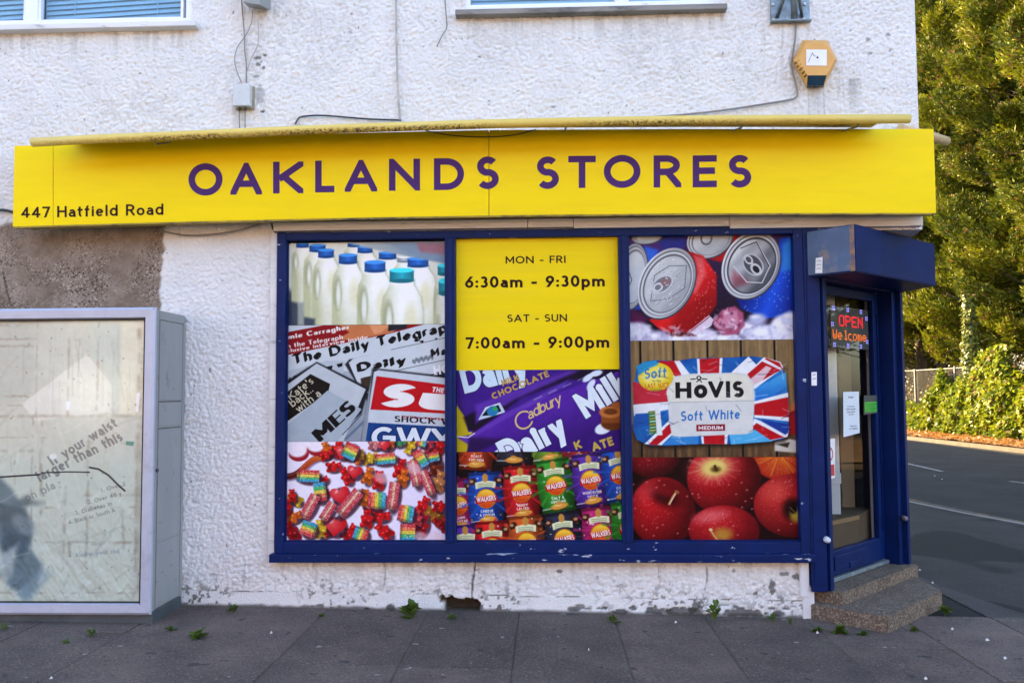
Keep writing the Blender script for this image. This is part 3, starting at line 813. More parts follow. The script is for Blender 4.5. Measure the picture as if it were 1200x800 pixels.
def paint_crisps():
    c = Cv(538, 531, 730, 634, base=(24, 14, 22)); c.T(520, 430, 3.478)
    def pack(x, y, col, rot, t1, t2, sx=1.0):
        w_, h_ = 148*sx, 214*sx
        cs, sn = cos(R(rot)), sin(R(rot))
        def q(a, b): return (x+a*cs-b*sn, y+a*sn+b*cs)
        lt = tuple(min(255, int(k*1.18+16)) for k in col); dk = tuple(int(k*.42) for k in col)
        out = [q(a*w_, b*h_) for a, b in ((-.46, -.5), (.46, -.5), (.44, -.38), (.5, -.1), (.49, .2), (.44, .4), (.47, .5), (-.47, .5), (-.44, .4), (-.5, .2), (-.5, -.1), (-.44, -.38))]
        c.poly([(a+9, b+9) for a, b in out], (8, 6, 10), al=.7, soft=8)
        c.poly(out, lambda X, Y: lerpc(lt, dk, np.abs(((X-x)*cs+(Y-y)*sn)/w_+.12)*1.5+((Y-y)/h_)*.25), soft=2)
        for a0 in range(0, 360, 30):     # rays behind the badge
            a = R(a0+9)
            P = [q(0, -10), q(cos(a-.055)*110, sin(a-.055)*110-10), q(cos(a+.055)*110, sin(a+.055)*110-10)]
            c.poly(P, lt, al=.6, soft=3)
        for a, b in ((-.46, -.47), (-.46, .47)):
            P = [q(-.46*w_, b*h_-6), q(.46*w_, b*h_-6), q(.46*w_, b*h_+6), q(-.46*w_, b*h_+6)]
            c.poly(P, dk, al=.6, soft=2)
        rr = random.Random(int(x*3+y))
        for _ in range(26):
            X, Y = q(rr.uniform(-.45, .45)*w_, rr.uniform(-.45, .45)*h_)
            c.ell(X, Y, rr.uniform(2, 5), rr.uniform(2, 4), rr.choice([lt, (240, 236, 230), dk, (210, 160, 80)]), al=.7, soft=1)
        for sx_ in (-1, 1):
            X, Y = q(sx_*52, -70); c.ell(X, Y, 17, 12, (70, 34, 24), rot=rot+40*sx_, soft=3)
            X, Y = q(sx_*56, -72); c.ell(X, Y, 8, 6, (190, 150, 110), rot=rot, soft=2)
        # pale flag with small words, chip on top
        X, Y = q(0, -58)
        c.poly([q(-42, -66), q(0, -74), q(42, -66), q(40, -40), q(0, -48), q(-40, -40)], (226, 228, 190), soft=1.5)
        for k in range(3):
            c.line([q(-30, -60+k*7), q(30, -60+k*7)], 3, (96, 110, 70), al=.55)
        X, Y = q(0, -84); c.ell(X, Y, 12, 17, (198, 148, 70), rot=rot, soft=2)
        # badge
        X, Y = q(0, 0)
        c.ell(X, Y, 41, 40, (196, 120, 30), rot=rot, soft=2)
        c.ell(X, Y, 37, 36, lambda U, V: lerpc((248, 206, 70), (206, 64, 24), (V-Y+28)/64), rot=rot, soft=2)
        c.poly([q(-45, -4), q(0, -10), q(45, -10), q(43, 14), q(0, 14), q(-43, 20)], (190, 20, 34), soft=1.5)
        a, b = q(-38, 14)
        c.text('WALKERS', a, b, 21, (244, 238, 232), w=.22, rot=-rot+4, fitw=78, track=.08)
        for k, t in enumerate((t1, t2)):
            if not t: continue
            L = 8.5*len(t)
            a, b = q(-L/2, 56+k*15)
            c.text(t, a, b, 10.5, (240, 236, 226), w=.2, rot=-rot, fitw=L)
        # crisp
        X, Y = q(2, 84); c.ell(X, Y+3, 35, 12, (110, 60, 20), rot=rot-6, soft=3); c.ell(X, Y, 35, 12, (220, 160, 72), rot=rot-6, soft=2); c.ell(X-6, Y-4, 15, 5, (240, 200, 120), rot=rot, soft=3)
        c.ell(X-2, Y-12, 12, 6, (206, 146, 66), rot=rot, soft=2)
        a, b = q(-66, 92); c.line([q(-66, 92), q(-34, 90)], 5, (226, 226, 226), al=.6)
    RD, BL, GN, PU, MG, OR, NV, MR = (178, 22, 30), (22, 70, 160), (40, 128, 36), (78, 40, 140), (160, 30, 96), (176, 78, 30), (34, 40, 62), (130, 30, 40)
    pack(146, 318, (176, 56, 26), 4, 'ROAST', 'CHICKEN'); pack(300, 300, (44, 42, 54), 4, '', ''); pack(432, 290, (96, 130, 40), -6, '', ''); pack(560, 290, MR, 0, '', ''); pack(668, 262, PU, -10, '', '')
    pack(66, 568, MG, -8, 'PRAWN', 'COCKTAIL'); pack(182, 540, BL, -3, 'CHEESE', '& ONION'); pack(326, 516, RD, -4, 'READY', 'SALTED'); pack(465, 488, GN, -8, 'SALT &', 'VINEGAR'); pack(606, 466, PU, -6, 'WORCESTER', 'SAUCE'); pack(728, 446, BL, -8, 'CHEESE', '& ONION')
    pack(102, 752, PU, -4, '', ''); pack(208, 738, RD, -3, '', ''); pack(346, 716, OR, -4, '', ''); pack(498, 702, NV, -8, '', ''); pack(644, 682, MG, -6, '', ''); pack(762, 660, GN, -6, '', '')
    c.noise(.4, 7, 12)
    return c
def paint_cans():
    c = Cv(742, 277, 932, 402, base=(40, 30, 60)); c.T(725, 260, 4)
    c.rect(60, 60, 840, 580, vgrad((70, 40, 90), (30, 20, 40), 60, 500))
    c.poly([(60, 60), (350, 60), (330, 130), (180, 200), (60, 260)], (86, 50, 120), soft=30)
    c.poly([(190, 60), (345, 60), (335, 130), (230, 140)], (50, 56, 140), soft=16)
    c.poly([(60, 400), (160, 460), (120, 500), (60, 500)], (90, 30, 80), soft=16)
    def lid(x, y, rx, ry, rot, tint=(176, 180, 184), tab=True, dark=(96, 98, 104)):
        c.ell(x+3, y+4, rx*1.02, ry*1.02, (70, 72, 80), rot=rot, soft=3)
        c.ell(x, y, rx, ry, lambda X, Y: lerpc((226, 230, 234), (150, 154, 162), (X-x+rx)/(2*rx)+.25*np.sin((Y-y)/ry*3)), rot=rot, soft=2)
        c.ell(x, y, rx*.93, ry*.93, (110, 112, 120), rot=rot, soft=3)
        c.ell(x+2, y+2, rx*.90, ry*.90, (214, 218, 222), rot=rot, soft=2)
        c.ell(x+4, y+3, rx*.84, ry*.84, dark, rot=rot, soft=3)
        c.ell(x+5, y+5, rx*.80, ry*.80, lambda X, Y: lerpc((216, 220, 222), tint, np.clip((X-x+(Y-y)*.8)/rx*.5+.5, 0, 1)+.12*np.sin((X+Y)/17.)), rot=rot, soft=4)
    # blue can left
    c.poly([(110, 120), (210, 140), (200, 300), (120, 420), (80, 420)], (40, 76, 190), soft=8)
    c.poly([(150, 120), (205, 140), (190, 200), (150, 200)], (60, 110, 220), soft=14)
    lid(86, 262, 70, 156, 8, (196, 206, 214))
    c.line([(70, 240), (84, 280), (68, 310)], 4, (90, 96, 104))
    lid(160, 72, 74, 36, -8, (170, 180, 184))
    # back red can
    c.poly([(450, 60), (590, 60), (560, 150), (500, 200), (430, 180)], (180, 26, 34), soft=8)
    lid(452, 90, 112, 84, -25, (168, 172, 178))
    c.ell(436, 88, 28, 32, (110, 114, 122), rot=20, inner=.7)
    # blue can right
    c.poly([(560, 360), (640, 372), (740, 240), (780, 90), (830, 80), (830, 450), (700, 470), (590, 420)], lambda X, Y: lerpc((30, 90, 220), (12, 26, 110), np.abs(X+Y*.4-880)/170), soft=5)
    c.poly([(790, 120), (830, 90), (830, 240), (780, 250)], (60, 150, 226), soft=14, al=.8)
    for _ in range(60):
        x = rng.uniform(600, 820); y = rng.uniform(250, 450)
        if x+y*.5 > 800: c.ell(x, y, rng.uniform(2, 5), rng.uniform(2, 5), (120, 170, 240), al=.6, soft=1)
    lid(640, 215, 128, 166, 28, (92, 96, 104), dark=(52, 52, 60))
    c.poly([(560, 240), (640, 300), (560, 320), (545, 280)], (150, 40, 60), soft=18, al=.5)
    c.line([(590, 130), (665, 100), (730, 220), (690, 300), (620, 296), (560, 220)], 5, (206, 210, 214), soft=1)
    c.line([(595, 136), (668, 106), (724, 222)], 4, (50, 52, 60), soft=1)
    c.ell(650, 214, 58, 44, (196, 198, 202), rot=52, soft=2); c.ell(650, 214, 50, 37, (90, 92, 100), rot=52, soft=3)
    c.ell(630, 190, 26, 18, (206, 208, 212), rot=52, inner=.6); c.ell(664, 236, 32, 22, (206, 208, 212), rot=52, inner=.62); c.ell(664, 236, 18, 12, (40, 40, 46), rot=52, soft=2)
    # red can in front
    c.poly([(330, 140), (420, 170), (480, 260), (478, 400), (380, 540), (240, 540), (160, 470), (300, 380)], lambda X, Y: lerpc((226, 36, 40), (110, 8, 16), np.abs((X-330)*.6+(Y-330)*.5-10)/150), soft=5)
    c.poly([(375, 165), (420, 180), (430, 260), (380, 350), (360, 340), (395, 250)], (238, 150, 150), soft=10, al=.55)
    c.poly([(300, 420), (420, 350), (470, 380), (380, 530), (250, 535)], (150, 10, 20), soft=22, al=.6)
    for _ in range(70):
        a, b = rng.uniform(360, 475), rng.uniform(200, 500)
        c.ell(a, b, rng.uniform(1.5, 4), rng.uniform(1.5, 4), (246, 170, 170), al=.55, soft=1)
    lid(245, 296, 124, 176, 28, (168, 172, 176))
    c.line([(190, 260), (260, 215), (340, 215), (330, 320), (250, 372), (170, 380), (190, 260)], 4, (120, 124, 130), soft=1)
    c.ell(225, 302, 58, 36, (206, 210, 214), rot=-35, soft=2); c.ell(225, 302, 50, 29, (130, 132, 140), rot=-35, soft=2)
    c.ell(205, 316, 26, 20, (214, 216, 220), rot=-35, inner=.6); c.ell(243, 290, 24, 20, (150, 120, 124), rot=-35, soft=3)
    for _ in range(60):
        a = rng.uniform(0, 2*pi); r_ = sqrt(rng.uniform(0, .6))
        x, y = 245+r_*95*cos(a)-r_*50*sin(a), 296+r_*50*cos(a)+r_*140*sin(a)
        c.ell(x, y, rng.uniform(2, 6), rng.uniform(2, 5), (236, 240, 242), al=.7, soft=1); c.ell(x+2, y+2, 3, 2, (90, 92, 98), al=.6, soft=1)
    # ice
    for x, y, rx, ry, col in ((110, 540, 70, 60, (206, 206, 226)), (60, 520, 50, 40, (220, 222, 236)), (200, 560, 60, 40, (190, 188, 214)), (310, 575, 70, 44, (222, 220, 238)), (420, 560, 66, 50, (214, 206, 228)), (530, 580, 70, 46, (226, 226, 242)), (640, 520, 60, 46, (200, 202, 226)), (700, 555, 80, 60, (222, 224, 242)), (790, 520, 70, 70, (228, 230, 246)), (665, 470, 40, 26, (190, 194, 222)), (820, 470, 40, 34, (216, 220, 240))):
        c.ell(x+2, y+8, rx, ry, (120, 110, 160), soft=16, al=.6); c.ell(x, y, rx, ry, col, soft=14); c.ell(x-rx*.3, y-ry*.4, rx*.4, ry*.25, (246, 246, 252), soft=10)
    c.poly([(455, 490), (500, 425), (560, 408), (600, 440), (605, 500), (570, 540), (500, 545)], (176, 92, 124), soft=8)
    c.poly([(480, 470), (520, 430), (570, 430), (580, 490), (530, 520)], (206, 140, 166), soft=10)
    for k in range(34):
        x, y = rng.uniform(465, 595), rng.uniform(425, 535)
        c.ell(x, y, rng.uniform(4, 15), rng.uniform(3, 8), [(96, 40, 76), (236, 214, 228), (170, 70, 104), (226, 190, 208)][k % 4], rot=rng.uniform(0, 180), al=.6, soft=4)
    c.poly([(345, 525), (440, 450), (462, 470), (450, 500), (370, 545)], (222, 206, 222), soft=3); c.line([(350, 528), (442, 458)], 5, (150, 60, 80), soft=2)
    c.poly([(240, 530), (340, 530), (380, 545), (270, 548)], (80, 8, 20), soft=8)
    for k in range(120):
        x, y = rng.uniform(60, 830), rng.uniform(500, 575)
        c.ell(x, y, rng.uniform(5, 22), rng.uniform(3, 10), (248, 248, 253) if k % 3 else (168, 164, 200), rot=rng.uniform(0, 180), al=.4, soft=4)
    c.noise(.3, 5, 8)
    return c
def paint_bread():
    c = Cv(742, 402, 932, 538, base=(140, 120, 90)); c.T(725, 260, 4)
    gx0 = [60, 118, 272, 430, 585, 740, 840]
    c.rect(50, 560, 850, 1120, lambda X, Y: lerpc((168, 140, 96), (120, 100, 72), fbm(X/14, Y/160, 4, 4)*1.6-.3))
    c.rect(50, 960, 850, 1120, lambda X, Y: lerpc((128, 98, 66), (78, 60, 44), fbm(X/14, Y/160, 14, 4)*1.6-.3))
    for x in gx0[1:-1]:
        c.rect(x-5, 560, x+5, 1120, (28, 24, 24), soft=2)
    # end of the bag, right
    c.poly([(790, 880), (840, 850), (840, 930), (800, 960)], (196, 120, 70), soft=6)
    c.poly([(770, 920), (840, 890), (840, 1010), (780, 1010)], (170, 30, 40), soft=5)
    c.poly([(730, 1040), (800, 1030), (845, 1040), (845, 1095), (730, 1085)], (206, 202, 190), soft=5); c.poly([(740, 1055), (800, 1045), (790, 1070)], (60, 50, 44), soft=4)
    # loaf in its wrapper
    out = [(95, 720), (100, 690), (130, 672), (175, 660), (300, 662), (360, 652), (520, 650), (640, 645), (700, 655), (765, 680), (782, 730), (792, 800), (798, 900), (795, 1000), (770, 1030), (700, 1042), (560, 1052), (400, 1050), (250, 1058), (150, 1056), (95, 1030), (78, 980), (82, 880), (85, 800)]
    c.poly([(a+6, b+14) for a, b in out], (30, 22, 20), soft=14, al=.7)
    c.poly(out, lambda X, Y: lerpc((60, 150, 214), (20, 82, 160), np.abs(Y-840)/220+.25*np.sin(X/23.)*np.sin(Y/31.)), soft=2)
    RD, WH = (190, 24, 38), (232, 236, 240)
    def band(p0, p1, w0, w1, col):
        d = Vector((p1[0]-p0[0], p1[1]-p0[1])).normalized(); n = Vector((-d.y, d.x))
        c.poly([(p0[0]+n.x*w0, p0[1]+n.y*w0), (p1[0]+n.x*w1, p1[1]+n.y*w1), (p1[0]-n.x*w1, p1[1]-n.y*w1), (p0[0]-n.x*w0, p0[1]-n.y*w0)], col, soft=2)
    # clipped to the loaf: strokes kept inside its outline
    band((255, 690), (400, 830), 26, 40, WH); band((245, 672), (380, 830), 14, 24, RD)
    band((640, 668), (560, 740), 30, 30, WH)
    c.poly([(380, 655), (500, 652), (490, 760), (385, 760)], WH, soft=2); c.poly([(392, 655), (486, 652), (480, 760), (396, 760)], RD, soft=2)
    c.poly([(200, 664), (300, 662), (330, 720), (260, 730)], RD, soft=2); c.poly([(275, 664), (300, 663), (350, 730), (310, 735)], WH, soft=2)
    c.poly([(600, 735), (690, 650), (765, 672), (780, 700), (640, 800)], WH, soft=2); c.poly([(610, 730), (700, 654), (762, 676), (776, 705), (640, 780)], RD, soft=2); c.poly([(688, 655), (768, 700), (770, 712), (680, 668)], (226, 230, 236), soft=2)
    c.poly([(612, 762), (700, 690), (725, 700), (650, 800)], WH, soft=3, al=.8)
    c.poly([(640, 800), (790, 720), (797, 860), (640, 880)], lambda X, Y: lerpc((80, 170, 226), (30, 110, 196), (Y-740)/120), soft=3)
    c.poly([(640, 855), (798, 815), (798, 948), (640, 930)], WH, soft=2); c.poly([(640, 868), (798, 836), (798, 930), (640, 918)], RD, soft=2)
    c.poly([(640, 935), (798, 990), (790, 1020), (700, 1040), (630, 960)], WH, soft=2); c.poly([(650, 955), (775, 1022), (690, 1038), (600, 1000)], RD, soft=2)
    c.poly([(660, 940), (798, 960), (795, 1000), (780, 1010)], (30, 70, 160), soft=3)
    c.poly([(80, 868), (300, 830), (300, 880), (85, 920)], WH, soft=2); c.poly([(80, 760), (300, 800), (300, 850), (84, 866)], (196, 50, 70), soft=2)
    c.poly([(90, 910), (240, 900), (180, 960), (80, 975)], (36, 96, 176), soft=3)
    c.poly([(130, 1050), (290, 900), (340, 930), (210, 1056)], WH, soft=2); c.poly([(150, 1052), (270, 935), (320, 945), (190, 1055)], RD, soft=2)
    c.poly([(210, 1056), (300, 985), (380, 1000), (380, 1052)], (60, 140, 206), soft=3)
    c.poly([(390, 980), (520, 980), (512, 1052), (396, 1050)], WH, soft=2); c.poly([(402, 980), (504, 980), (500, 1052), (406, 1050)], RD, soft=2)
    c.poly([(520, 990), (640, 985), (720, 1040), (530, 1054)], (90, 180, 226), soft=3)
    c.poly([(180, 890), (205, 880), (215, 1010), (185, 1010)], (226, 232, 232), soft=2); c.poly([(150, 900), (182, 895), (188, 1000), (155, 1010)], (70, 130, 80), soft=2)
    for k in range(7): c.line([(158, 905+k*14), (182, 902+k*14)], 4, (196, 220, 190) if k % 2 else (200, 170, 60))
    # white label
    c.poly([(236, 808), (250, 765), (276, 736), (340, 724), (560, 720), (612, 728), (640, 770), (644, 820), (632, 995), (604, 1006), (290, 1018), (258, 1012), (246, 940), (242, 850)], (216, 218, 216), soft=3)
    c.poly([(246, 806), (282, 744), (345, 732), (560, 728), (606, 738), (634, 776), (632, 848), (250, 856)], (226, 224, 210), soft=4)
    c.line([(246, 858), (640, 852)], 4, (170, 170, 170), soft=2, al=.7)
    ink = (34, 32, 36)
    c.text('H', 278, 838, 74, ink, w=.22, fitw=74); c.text('o', 364, 838, 92, ink, w=.22, fitw=62); c.text('VIS', 432, 836, 76, ink, w=.24, track=.14, fitw=162)
    c.ell(388, 744, 12, 10, ink, inner=.5); c.line([(350, 750), (372, 748)], 5, ink); c.line([(402, 748), (424, 750)], 5, ink); c.line([(378, 762), (392, 752), (400, 764)], 5, ink)
    c.text('Soft White', 300, 945, 46, (40, 120, 190), w=.17, fitw=274, slant=.08, track=.14, rot=2)
    c.poly([(372, 962), (504, 960), (504, 990), (372, 992)], (140, 20, 44), soft=2)
    c.text('MEDIUM', 382, 985, 17, (236, 230, 230), w=.22, fitw=112)
    # yellow round sticker
    c.ell(188, 738, 82, 66, (226, 196, 40), rot=-6, soft=2); c.ell(180, 730, 64, 48, (238, 224, 110), rot=-6, soft=16)
    c.poly([(96, 690), (130, 668), (190, 660), (200, 680), (150, 700), (110, 730)], (50, 150, 200), soft=6)
    c.text('Soft', 134, 748, 48, (44, 130, 190), w=.17, rot=5, slant=.15, fitw=104)
    c.text('to the', 172, 762, 11, (120, 110, 60), w=.18); c.text('LAST SLICE', 138, 792, 22, (206, 110, 60), w=.18, rot=3, fitw=112)
    # creases of the film
    for _ in range(110):
        x = rng.uniform(95, 780); y = rng.uniform(665, 1040)
        if 245 < x < 640 and 715 < y < 1010 and rng.random() < .75: continue
        a = rng.uniform(-.5, .5)+(1.2 if rng.random() < .3 else 0); L = rng.uniform(20, 70)
        c.line([(x, y), (x+L*cos(a), y+L*sin(a))], rng.uniform(2, 6), (236, 242, 248) if rng.random() < .6 else (30, 40, 80), soft=3, al=.35)
    c.noise(.2, 6, 6)
    return c
def paint_apples():
    c = Cv(742, 538, 932, 633, base=(30, 6, 10)); c.T(725, 440, 3.636)
    c.rect(50, 345, 780, 710, (34, 6, 10))
    def apple(x, y, rx, ry, lx, ly, hi=(206, 44, 48), lo=(60, 4, 10), rot=0):
        c.ell(x, y, rx, ry, lambda X, Y: lerpc(hi, lo, ((np.hypot((X-lx)/rx, (Y-ly)/ry))*.72)**1.5+.12*fbm(np.arctan2(Y-ly, X-lx)*7, np.hypot(X-lx, Y-ly)/70, 3)), rot=rot, soft=4)
        for _ in range(230):
            a = rng.uniform(0, 2*pi); r_ = sqrt(rng.uniform(0, .94))
            X, Y = x+rx*r_*cos(a), y+ry*r_*sin(a)
            d = np.hypot((X-lx)/rx, (Y-ly)/ry)
            c.ell(X, Y, rng.uniform(.8, 2.6), rng.uniform(.8, 2.4), (240, 190, 180), al=max(.1, .7-d*.6), soft=1)
    apple(150, 350, 120, 92, 120, 330, (160, 22, 34), (50, 4, 12))
    apple(680, 345, 120, 108, 680, 340, (206, 92, 40), (150, 16, 20))
    for k in range(40):
        a = rng.uniform(.2, 2.9); c.line([(680+20*cos(a), 345+20*sin(a)), (680+100*cos(a), 345+95*sin(a))], rng.uniform(2, 5), (226, 150, 50), al=.25, soft=3)
    apple(450, 450, 155, 150, 390, 410, (200, 26, 36), (70, 4, 12))
    c.ell(408, 398, 100, 62, (226, 120, 110), rot=-12, al=.55, soft=34); c.ell(410, 400, 62, 40, (226, 206, 120), rot=-12, soft=22); c.ell(416, 408, 20, 12, (110, 80, 30), soft=8)
    c.poly([(414, 416), (406, 392), (416, 388), (424, 414)], (70, 46, 26), soft=3)
    for k in range(46):
        a = rng.uniform(0, 2*pi); c.line([(408+58*cos(a), 400+36*sin(a)), (408+112*cos(a), 400+76*sin(a))], rng.uniform(2, 5), (196, 40, 44) if k % 2 else (230, 170, 140), al=.35, soft=3)
    apple(190, 585, 138, 146, 130, 540, (206, 30, 40), (84, 6, 14))
    c.ell(204, 512, 66, 46, (70, 6, 14), rot=25, soft=24); c.ell(190, 488, 70, 26, (150, 20, 30), rot=20, al=.7, soft=16)
    c.line([(218, 552), (236, 520), (250, 502)], 9, (196, 150, 100), soft=2); c.line([(222, 550), (244, 512)], 4, (240, 214, 180), soft=1); c.ell(252, 502, 10, 6, (150, 100, 60), rot=30, soft=2)
    c.ell(120, 500, 50, 36, (220, 90, 90), rot=-40, al=.4, soft=24)
    apple(735, 560, 165, 132, 670, 510, (200, 50, 50), (90, 8, 16))
    c.ell(732, 576, 40, 44, (40, 8, 10), soft=20); c.ell(745, 600, 24, 30, (206, 190, 70), al=.8, soft=14); c.ell(735, 575, 14, 18, (16, 8, 8), soft=6); c.line([(722, 568), (742, 590)], 4, (120, 100, 70), soft=2)
    c.ell(660, 500, 56, 40, (224, 110, 90), rot=-30, al=.4, soft=26)
    apple(445, 665, 148, 106, 400, 610, (206, 40, 48), (96, 6, 16))
    c.ell(390, 605, 70, 26, (226, 130, 130), rot=-10, al=.6, soft=18); c.ell(440, 680, 40, 28, (190, 160, 60), al=.8, soft=18); c.line([(388, 660), (404, 686), (416, 700)], 7, (206, 170, 110), soft=2); c.ell(390, 660, 8, 6, (226, 200, 150), soft=2)
    for _ in range(36):
        x, y = rng.uniform(70, 750), rng.uniform(450, 700)
        c.ell(x, y, 5, 4, (240, 150, 150), al=.6, soft=1.5); c.ell(x+2, y+2, 3, 2, (90, 8, 16), al=.7, soft=1)
    c.noise(.15, 5, 7)
    return c
def paint_sheet():
    """the wrinkled, water-stained paper in the display case"""
    c = Cv(-110, 372, 165, 716, S_=4, base=(200, 206, 194))
    c.rect(-120, 360, 180, 730, lambda X, Y: lerpc((236, 232, 214), (206, 206, 192), fbm(X/60, Y/70, 31, 4)*2-.5))
    c.T(0, 350, 3.81)
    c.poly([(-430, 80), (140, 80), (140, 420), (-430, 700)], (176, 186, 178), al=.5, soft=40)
    c.poly([(90, 480), (370, 250), (485, 400), (485, 520), (150, 560)], (234, 234, 226), soft=5, al=.62)
    c.poly([(395, 255), (485, 395), (485, 530), (520, 530), (520, 90), (400, 90)], (196, 208, 198), soft=8, al=.7)
    c.poly([(520, 90), (625, 90), (625, 540), (520, 530)], (228, 226, 204), soft=14, al=.8)
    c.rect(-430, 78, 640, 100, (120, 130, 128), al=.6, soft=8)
    rr = random.Random(3)
    # water-stain tide lines: a loose grid of brown bands
    def stain(pts, w_, al, col=(128, 112, 96)):
        al *= .62
        for k in range(len(pts)-1):
            (xa, ya), (xb, yb) = pts[k], pts[k+1]
            n = max(2, int(math.hypot(xb-xa, yb-ya)/12)); prev = None
            for i in range(n+1):
                t = i/n; p = (xa+(xb-xa)*t+rr.uniform(-2, 2), ya+(yb-ya)*t+rr.uniform(-2, 2))
                if prev is not None and rr.random() < .25+.75*float(vn(np.array([p[0]/55.]), np.array([p[1]/55.]), 5)[0] > .45): c.line([prev, p], w_*rr.uniform(.4, 1.3), col, al=al*rr.uniform(.4, 1.0), soft=w_*.7)
                prev = p
    for x in (-330, -120, 148, 290, 335, 420):
        stain([(x, 90), (x+rr.uniform(-8, 8), 540)], rr.uniform(5, 12), .42)
    stain([(600, 120), (600, 1260)], 14, .5); stain([(612, 200), (612, 1340)], 7, .35)
    for y, x0, x1 in ((110, -420, 120), (175, -420, 160), (205, -420, 130), (440, -420, 110), (490, -420, 110), (535, -420, 610), (632, -420, 200), (700, -420, 160), (660, 390, 590), (905, 370, 600), (945, -420, 120), (960, 200, 600), (1120, 200, 580), (1128, 410, 580), (1265, -420, 190), (1350, -420, 600)):
        stain([(x0, y), (x1, y+rr.uniform(-6, 6))], rr.uniform(5, 13), .5)
    for x, y0, y1 in ((140, 540, 1270), (180, 560, 1000), (290, 860, 1270), (310, 1080, 1180), (385, 560, 1240), (540, 960, 1150), (-60, 540, 1250), (-240, 400, 1280)):
        stain([(x, y0), (x+rr.uniform(-6, 6), y1)], rr.uniform(6, 13), .55)
    for k in range(70):      # run-down streaks
        x = rr.uniform(-430, 610); y = rr.uniform(90, 900); L = rr.uniform(40, 260)
        c.line([(x, y), (x+rr.uniform(-5, 5), y+L)], rr.uniform(2, 9), rr.choice([(150, 146, 130), (236, 238, 228), (160, 172, 168)]), al=rr.uniform(.12, .3), soft=5)
    # printed dark blue-grey figure, faded
    c.poly([(-430, 860), (0, 815), (60, 880), (100, 950), (150, 1030), (140, 1150), (195, 1220), (180, 1320), (130, 1380), (40, 1310), (0, 1120), (-430, 1250)], (96, 116, 128), soft=16, al=.9)
    c.poly([(0, 940), (120, 960), (145, 1080), (110, 1200), (20, 1160)], (72, 90, 102), soft=14, al=.75)
    c.poly([(10, 1180), (90, 1120), (60, 1280), (-60, 1300)], (176, 188, 190), soft=16, al=.8)
    c.poly([(80, 1360), (200, 1230), (240, 1260), (140, 1400)], (140, 164, 176), soft=16, al=.6)
    for k in range(16):
        x, y = rr.uniform(-420, 170), rr.uniform(850, 1300)
        c.ell(x, y, rr.uniform(20, 70), rr.uniform(12, 40), rr.choice([(150, 166, 170), (66, 82, 94), (190, 198, 194)]), rot=rr.uniform(-60, 60), al=.5, soft=14)
    for k in range(38):  # wide soft folds: light and shade of the paper painted as lines
        x, y = rr.uniform(-430, 600), rr.uniform(120, 1300); a_ = rr.choice([rr.uniform(-1.1, -.3), rr.uniform(.9, 1.5)]); L = rr.uniform(80, 380)
        P = [(x+L*t*cos(a_)+rr.uniform(-5, 5), y+L*t*sin(a_)+rr.uniform(-5, 5)) for t in np.linspace(0, 1, 7)]
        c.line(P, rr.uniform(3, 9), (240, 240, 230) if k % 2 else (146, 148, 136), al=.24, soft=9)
    # creases at the foot: lit and shaded sides painted as pale and dark lines
    for k in range(34):
        x = rr.uniform(-400, 600); y = rr.uniform(1180, 1380); a = rr.uniform(-1.3, -.2); L = rr.uniform(40, 150)
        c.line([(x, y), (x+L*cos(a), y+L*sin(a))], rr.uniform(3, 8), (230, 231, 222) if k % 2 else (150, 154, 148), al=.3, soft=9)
    # words
    ink = (70, 78, 84)
    c.text('If your waist', 232, 768, 50, ink, w=.2, rot=33, fitw=338, al=.6)
    c.text('larger than this', 176, 842, 50, ink, w=.2, rot=28, fitw=410, al=.6)
    c.text('on pla', 120, 934, 40, (90, 96, 100), w=.18, rot=26, al=.45)
    for s_, x, y, L in (('1. Over 2', 446, 890, 110), ('2. Over 40 y', 390, 945, 150), ('3. Diabetes in', 336, 995, 165), ('4. Black or South A', 308, 1038, 210)):
        c.text(s_, x, y, 19, (84, 90, 92), w=.18, rot=16, fitw=L, al=.55)
    c.text('Know your risk', 344, 1188, 22, (120, 140, 156), w=.18, rot=6, fitw=190, al=.6)
    c.poly([(550, 655), (585, 658), (580, 678), (548, 672)], (60, 140, 130), soft=3)
    c.poly([(282, 470), (302, 468), (300, 505), (285, 515)], (236, 238, 240), soft=2); c.poly([(590, 435), (606, 430), (600, 525), (588, 515)], (240, 240, 244), soft=2)
    c.ell(232, 725, 16, 14, (226, 230, 226), soft=4)
    # loose dark line across
    c.line([(-430, 836), (-40, 822), (60, 815), (175, 808)], 8, (24, 26, 44)); c.line([(182, 800), (290, 796), (392, 798)], 6, (24, 26, 44))
    c.line([(392, 776), (430, 783), (475, 812), (512, 850), (548, 884)], 8, (22, 24, 40), soft=1)
    for _ in range(120):
        x, y = rr.uniform(-420, 620), rr.uniform(90, 1370)
        c.ell(x, y, rr.uniform(2, 5), rr.uniform(2, 6), (90, 76, 60), al=.35, soft=2)
    c.noise(.15, 5, 13)
    return c
# ================================================================== materials
M_BLUE = pbr('blue_paint', (.0020, .0135, .086), .42, .18, 5, 60, .06, dirt=(.010, .028, .13), dscale=14, dlo=.62, dhi=.8, spec=.12)
M_BLUEC = pbr('chipped_blue_paint', (.0020, .0135, .086), .42, .18, 5, 60, .06, dirt=(.5, .52, .58), dscale=11, dlo=.615, dhi=.63, spec=.12, stretch=(.5, 1, 2.5))
M_BLUEW = pbr('pale_weathered_blue', (.045, .085, .19), .5, .3, 3, 50, .08, dirt=(.22, .15, .10), dscale=6, dlo=.54, dhi=.70)  # worn and rusty; also lightened for the front-lit canopy end
M_CHIP = pbr('chipped_pale_paint', (.5, .52, .58), .6)
M_YEL = pbr('yellow_sign_panel', (.86, .645, .001), .35, .035, 1.3, dirt=(.80, .59, .008), dscale=2.2, dlo=.5, dhi=.9, stretch=(1, 1, 6), spec=.12)
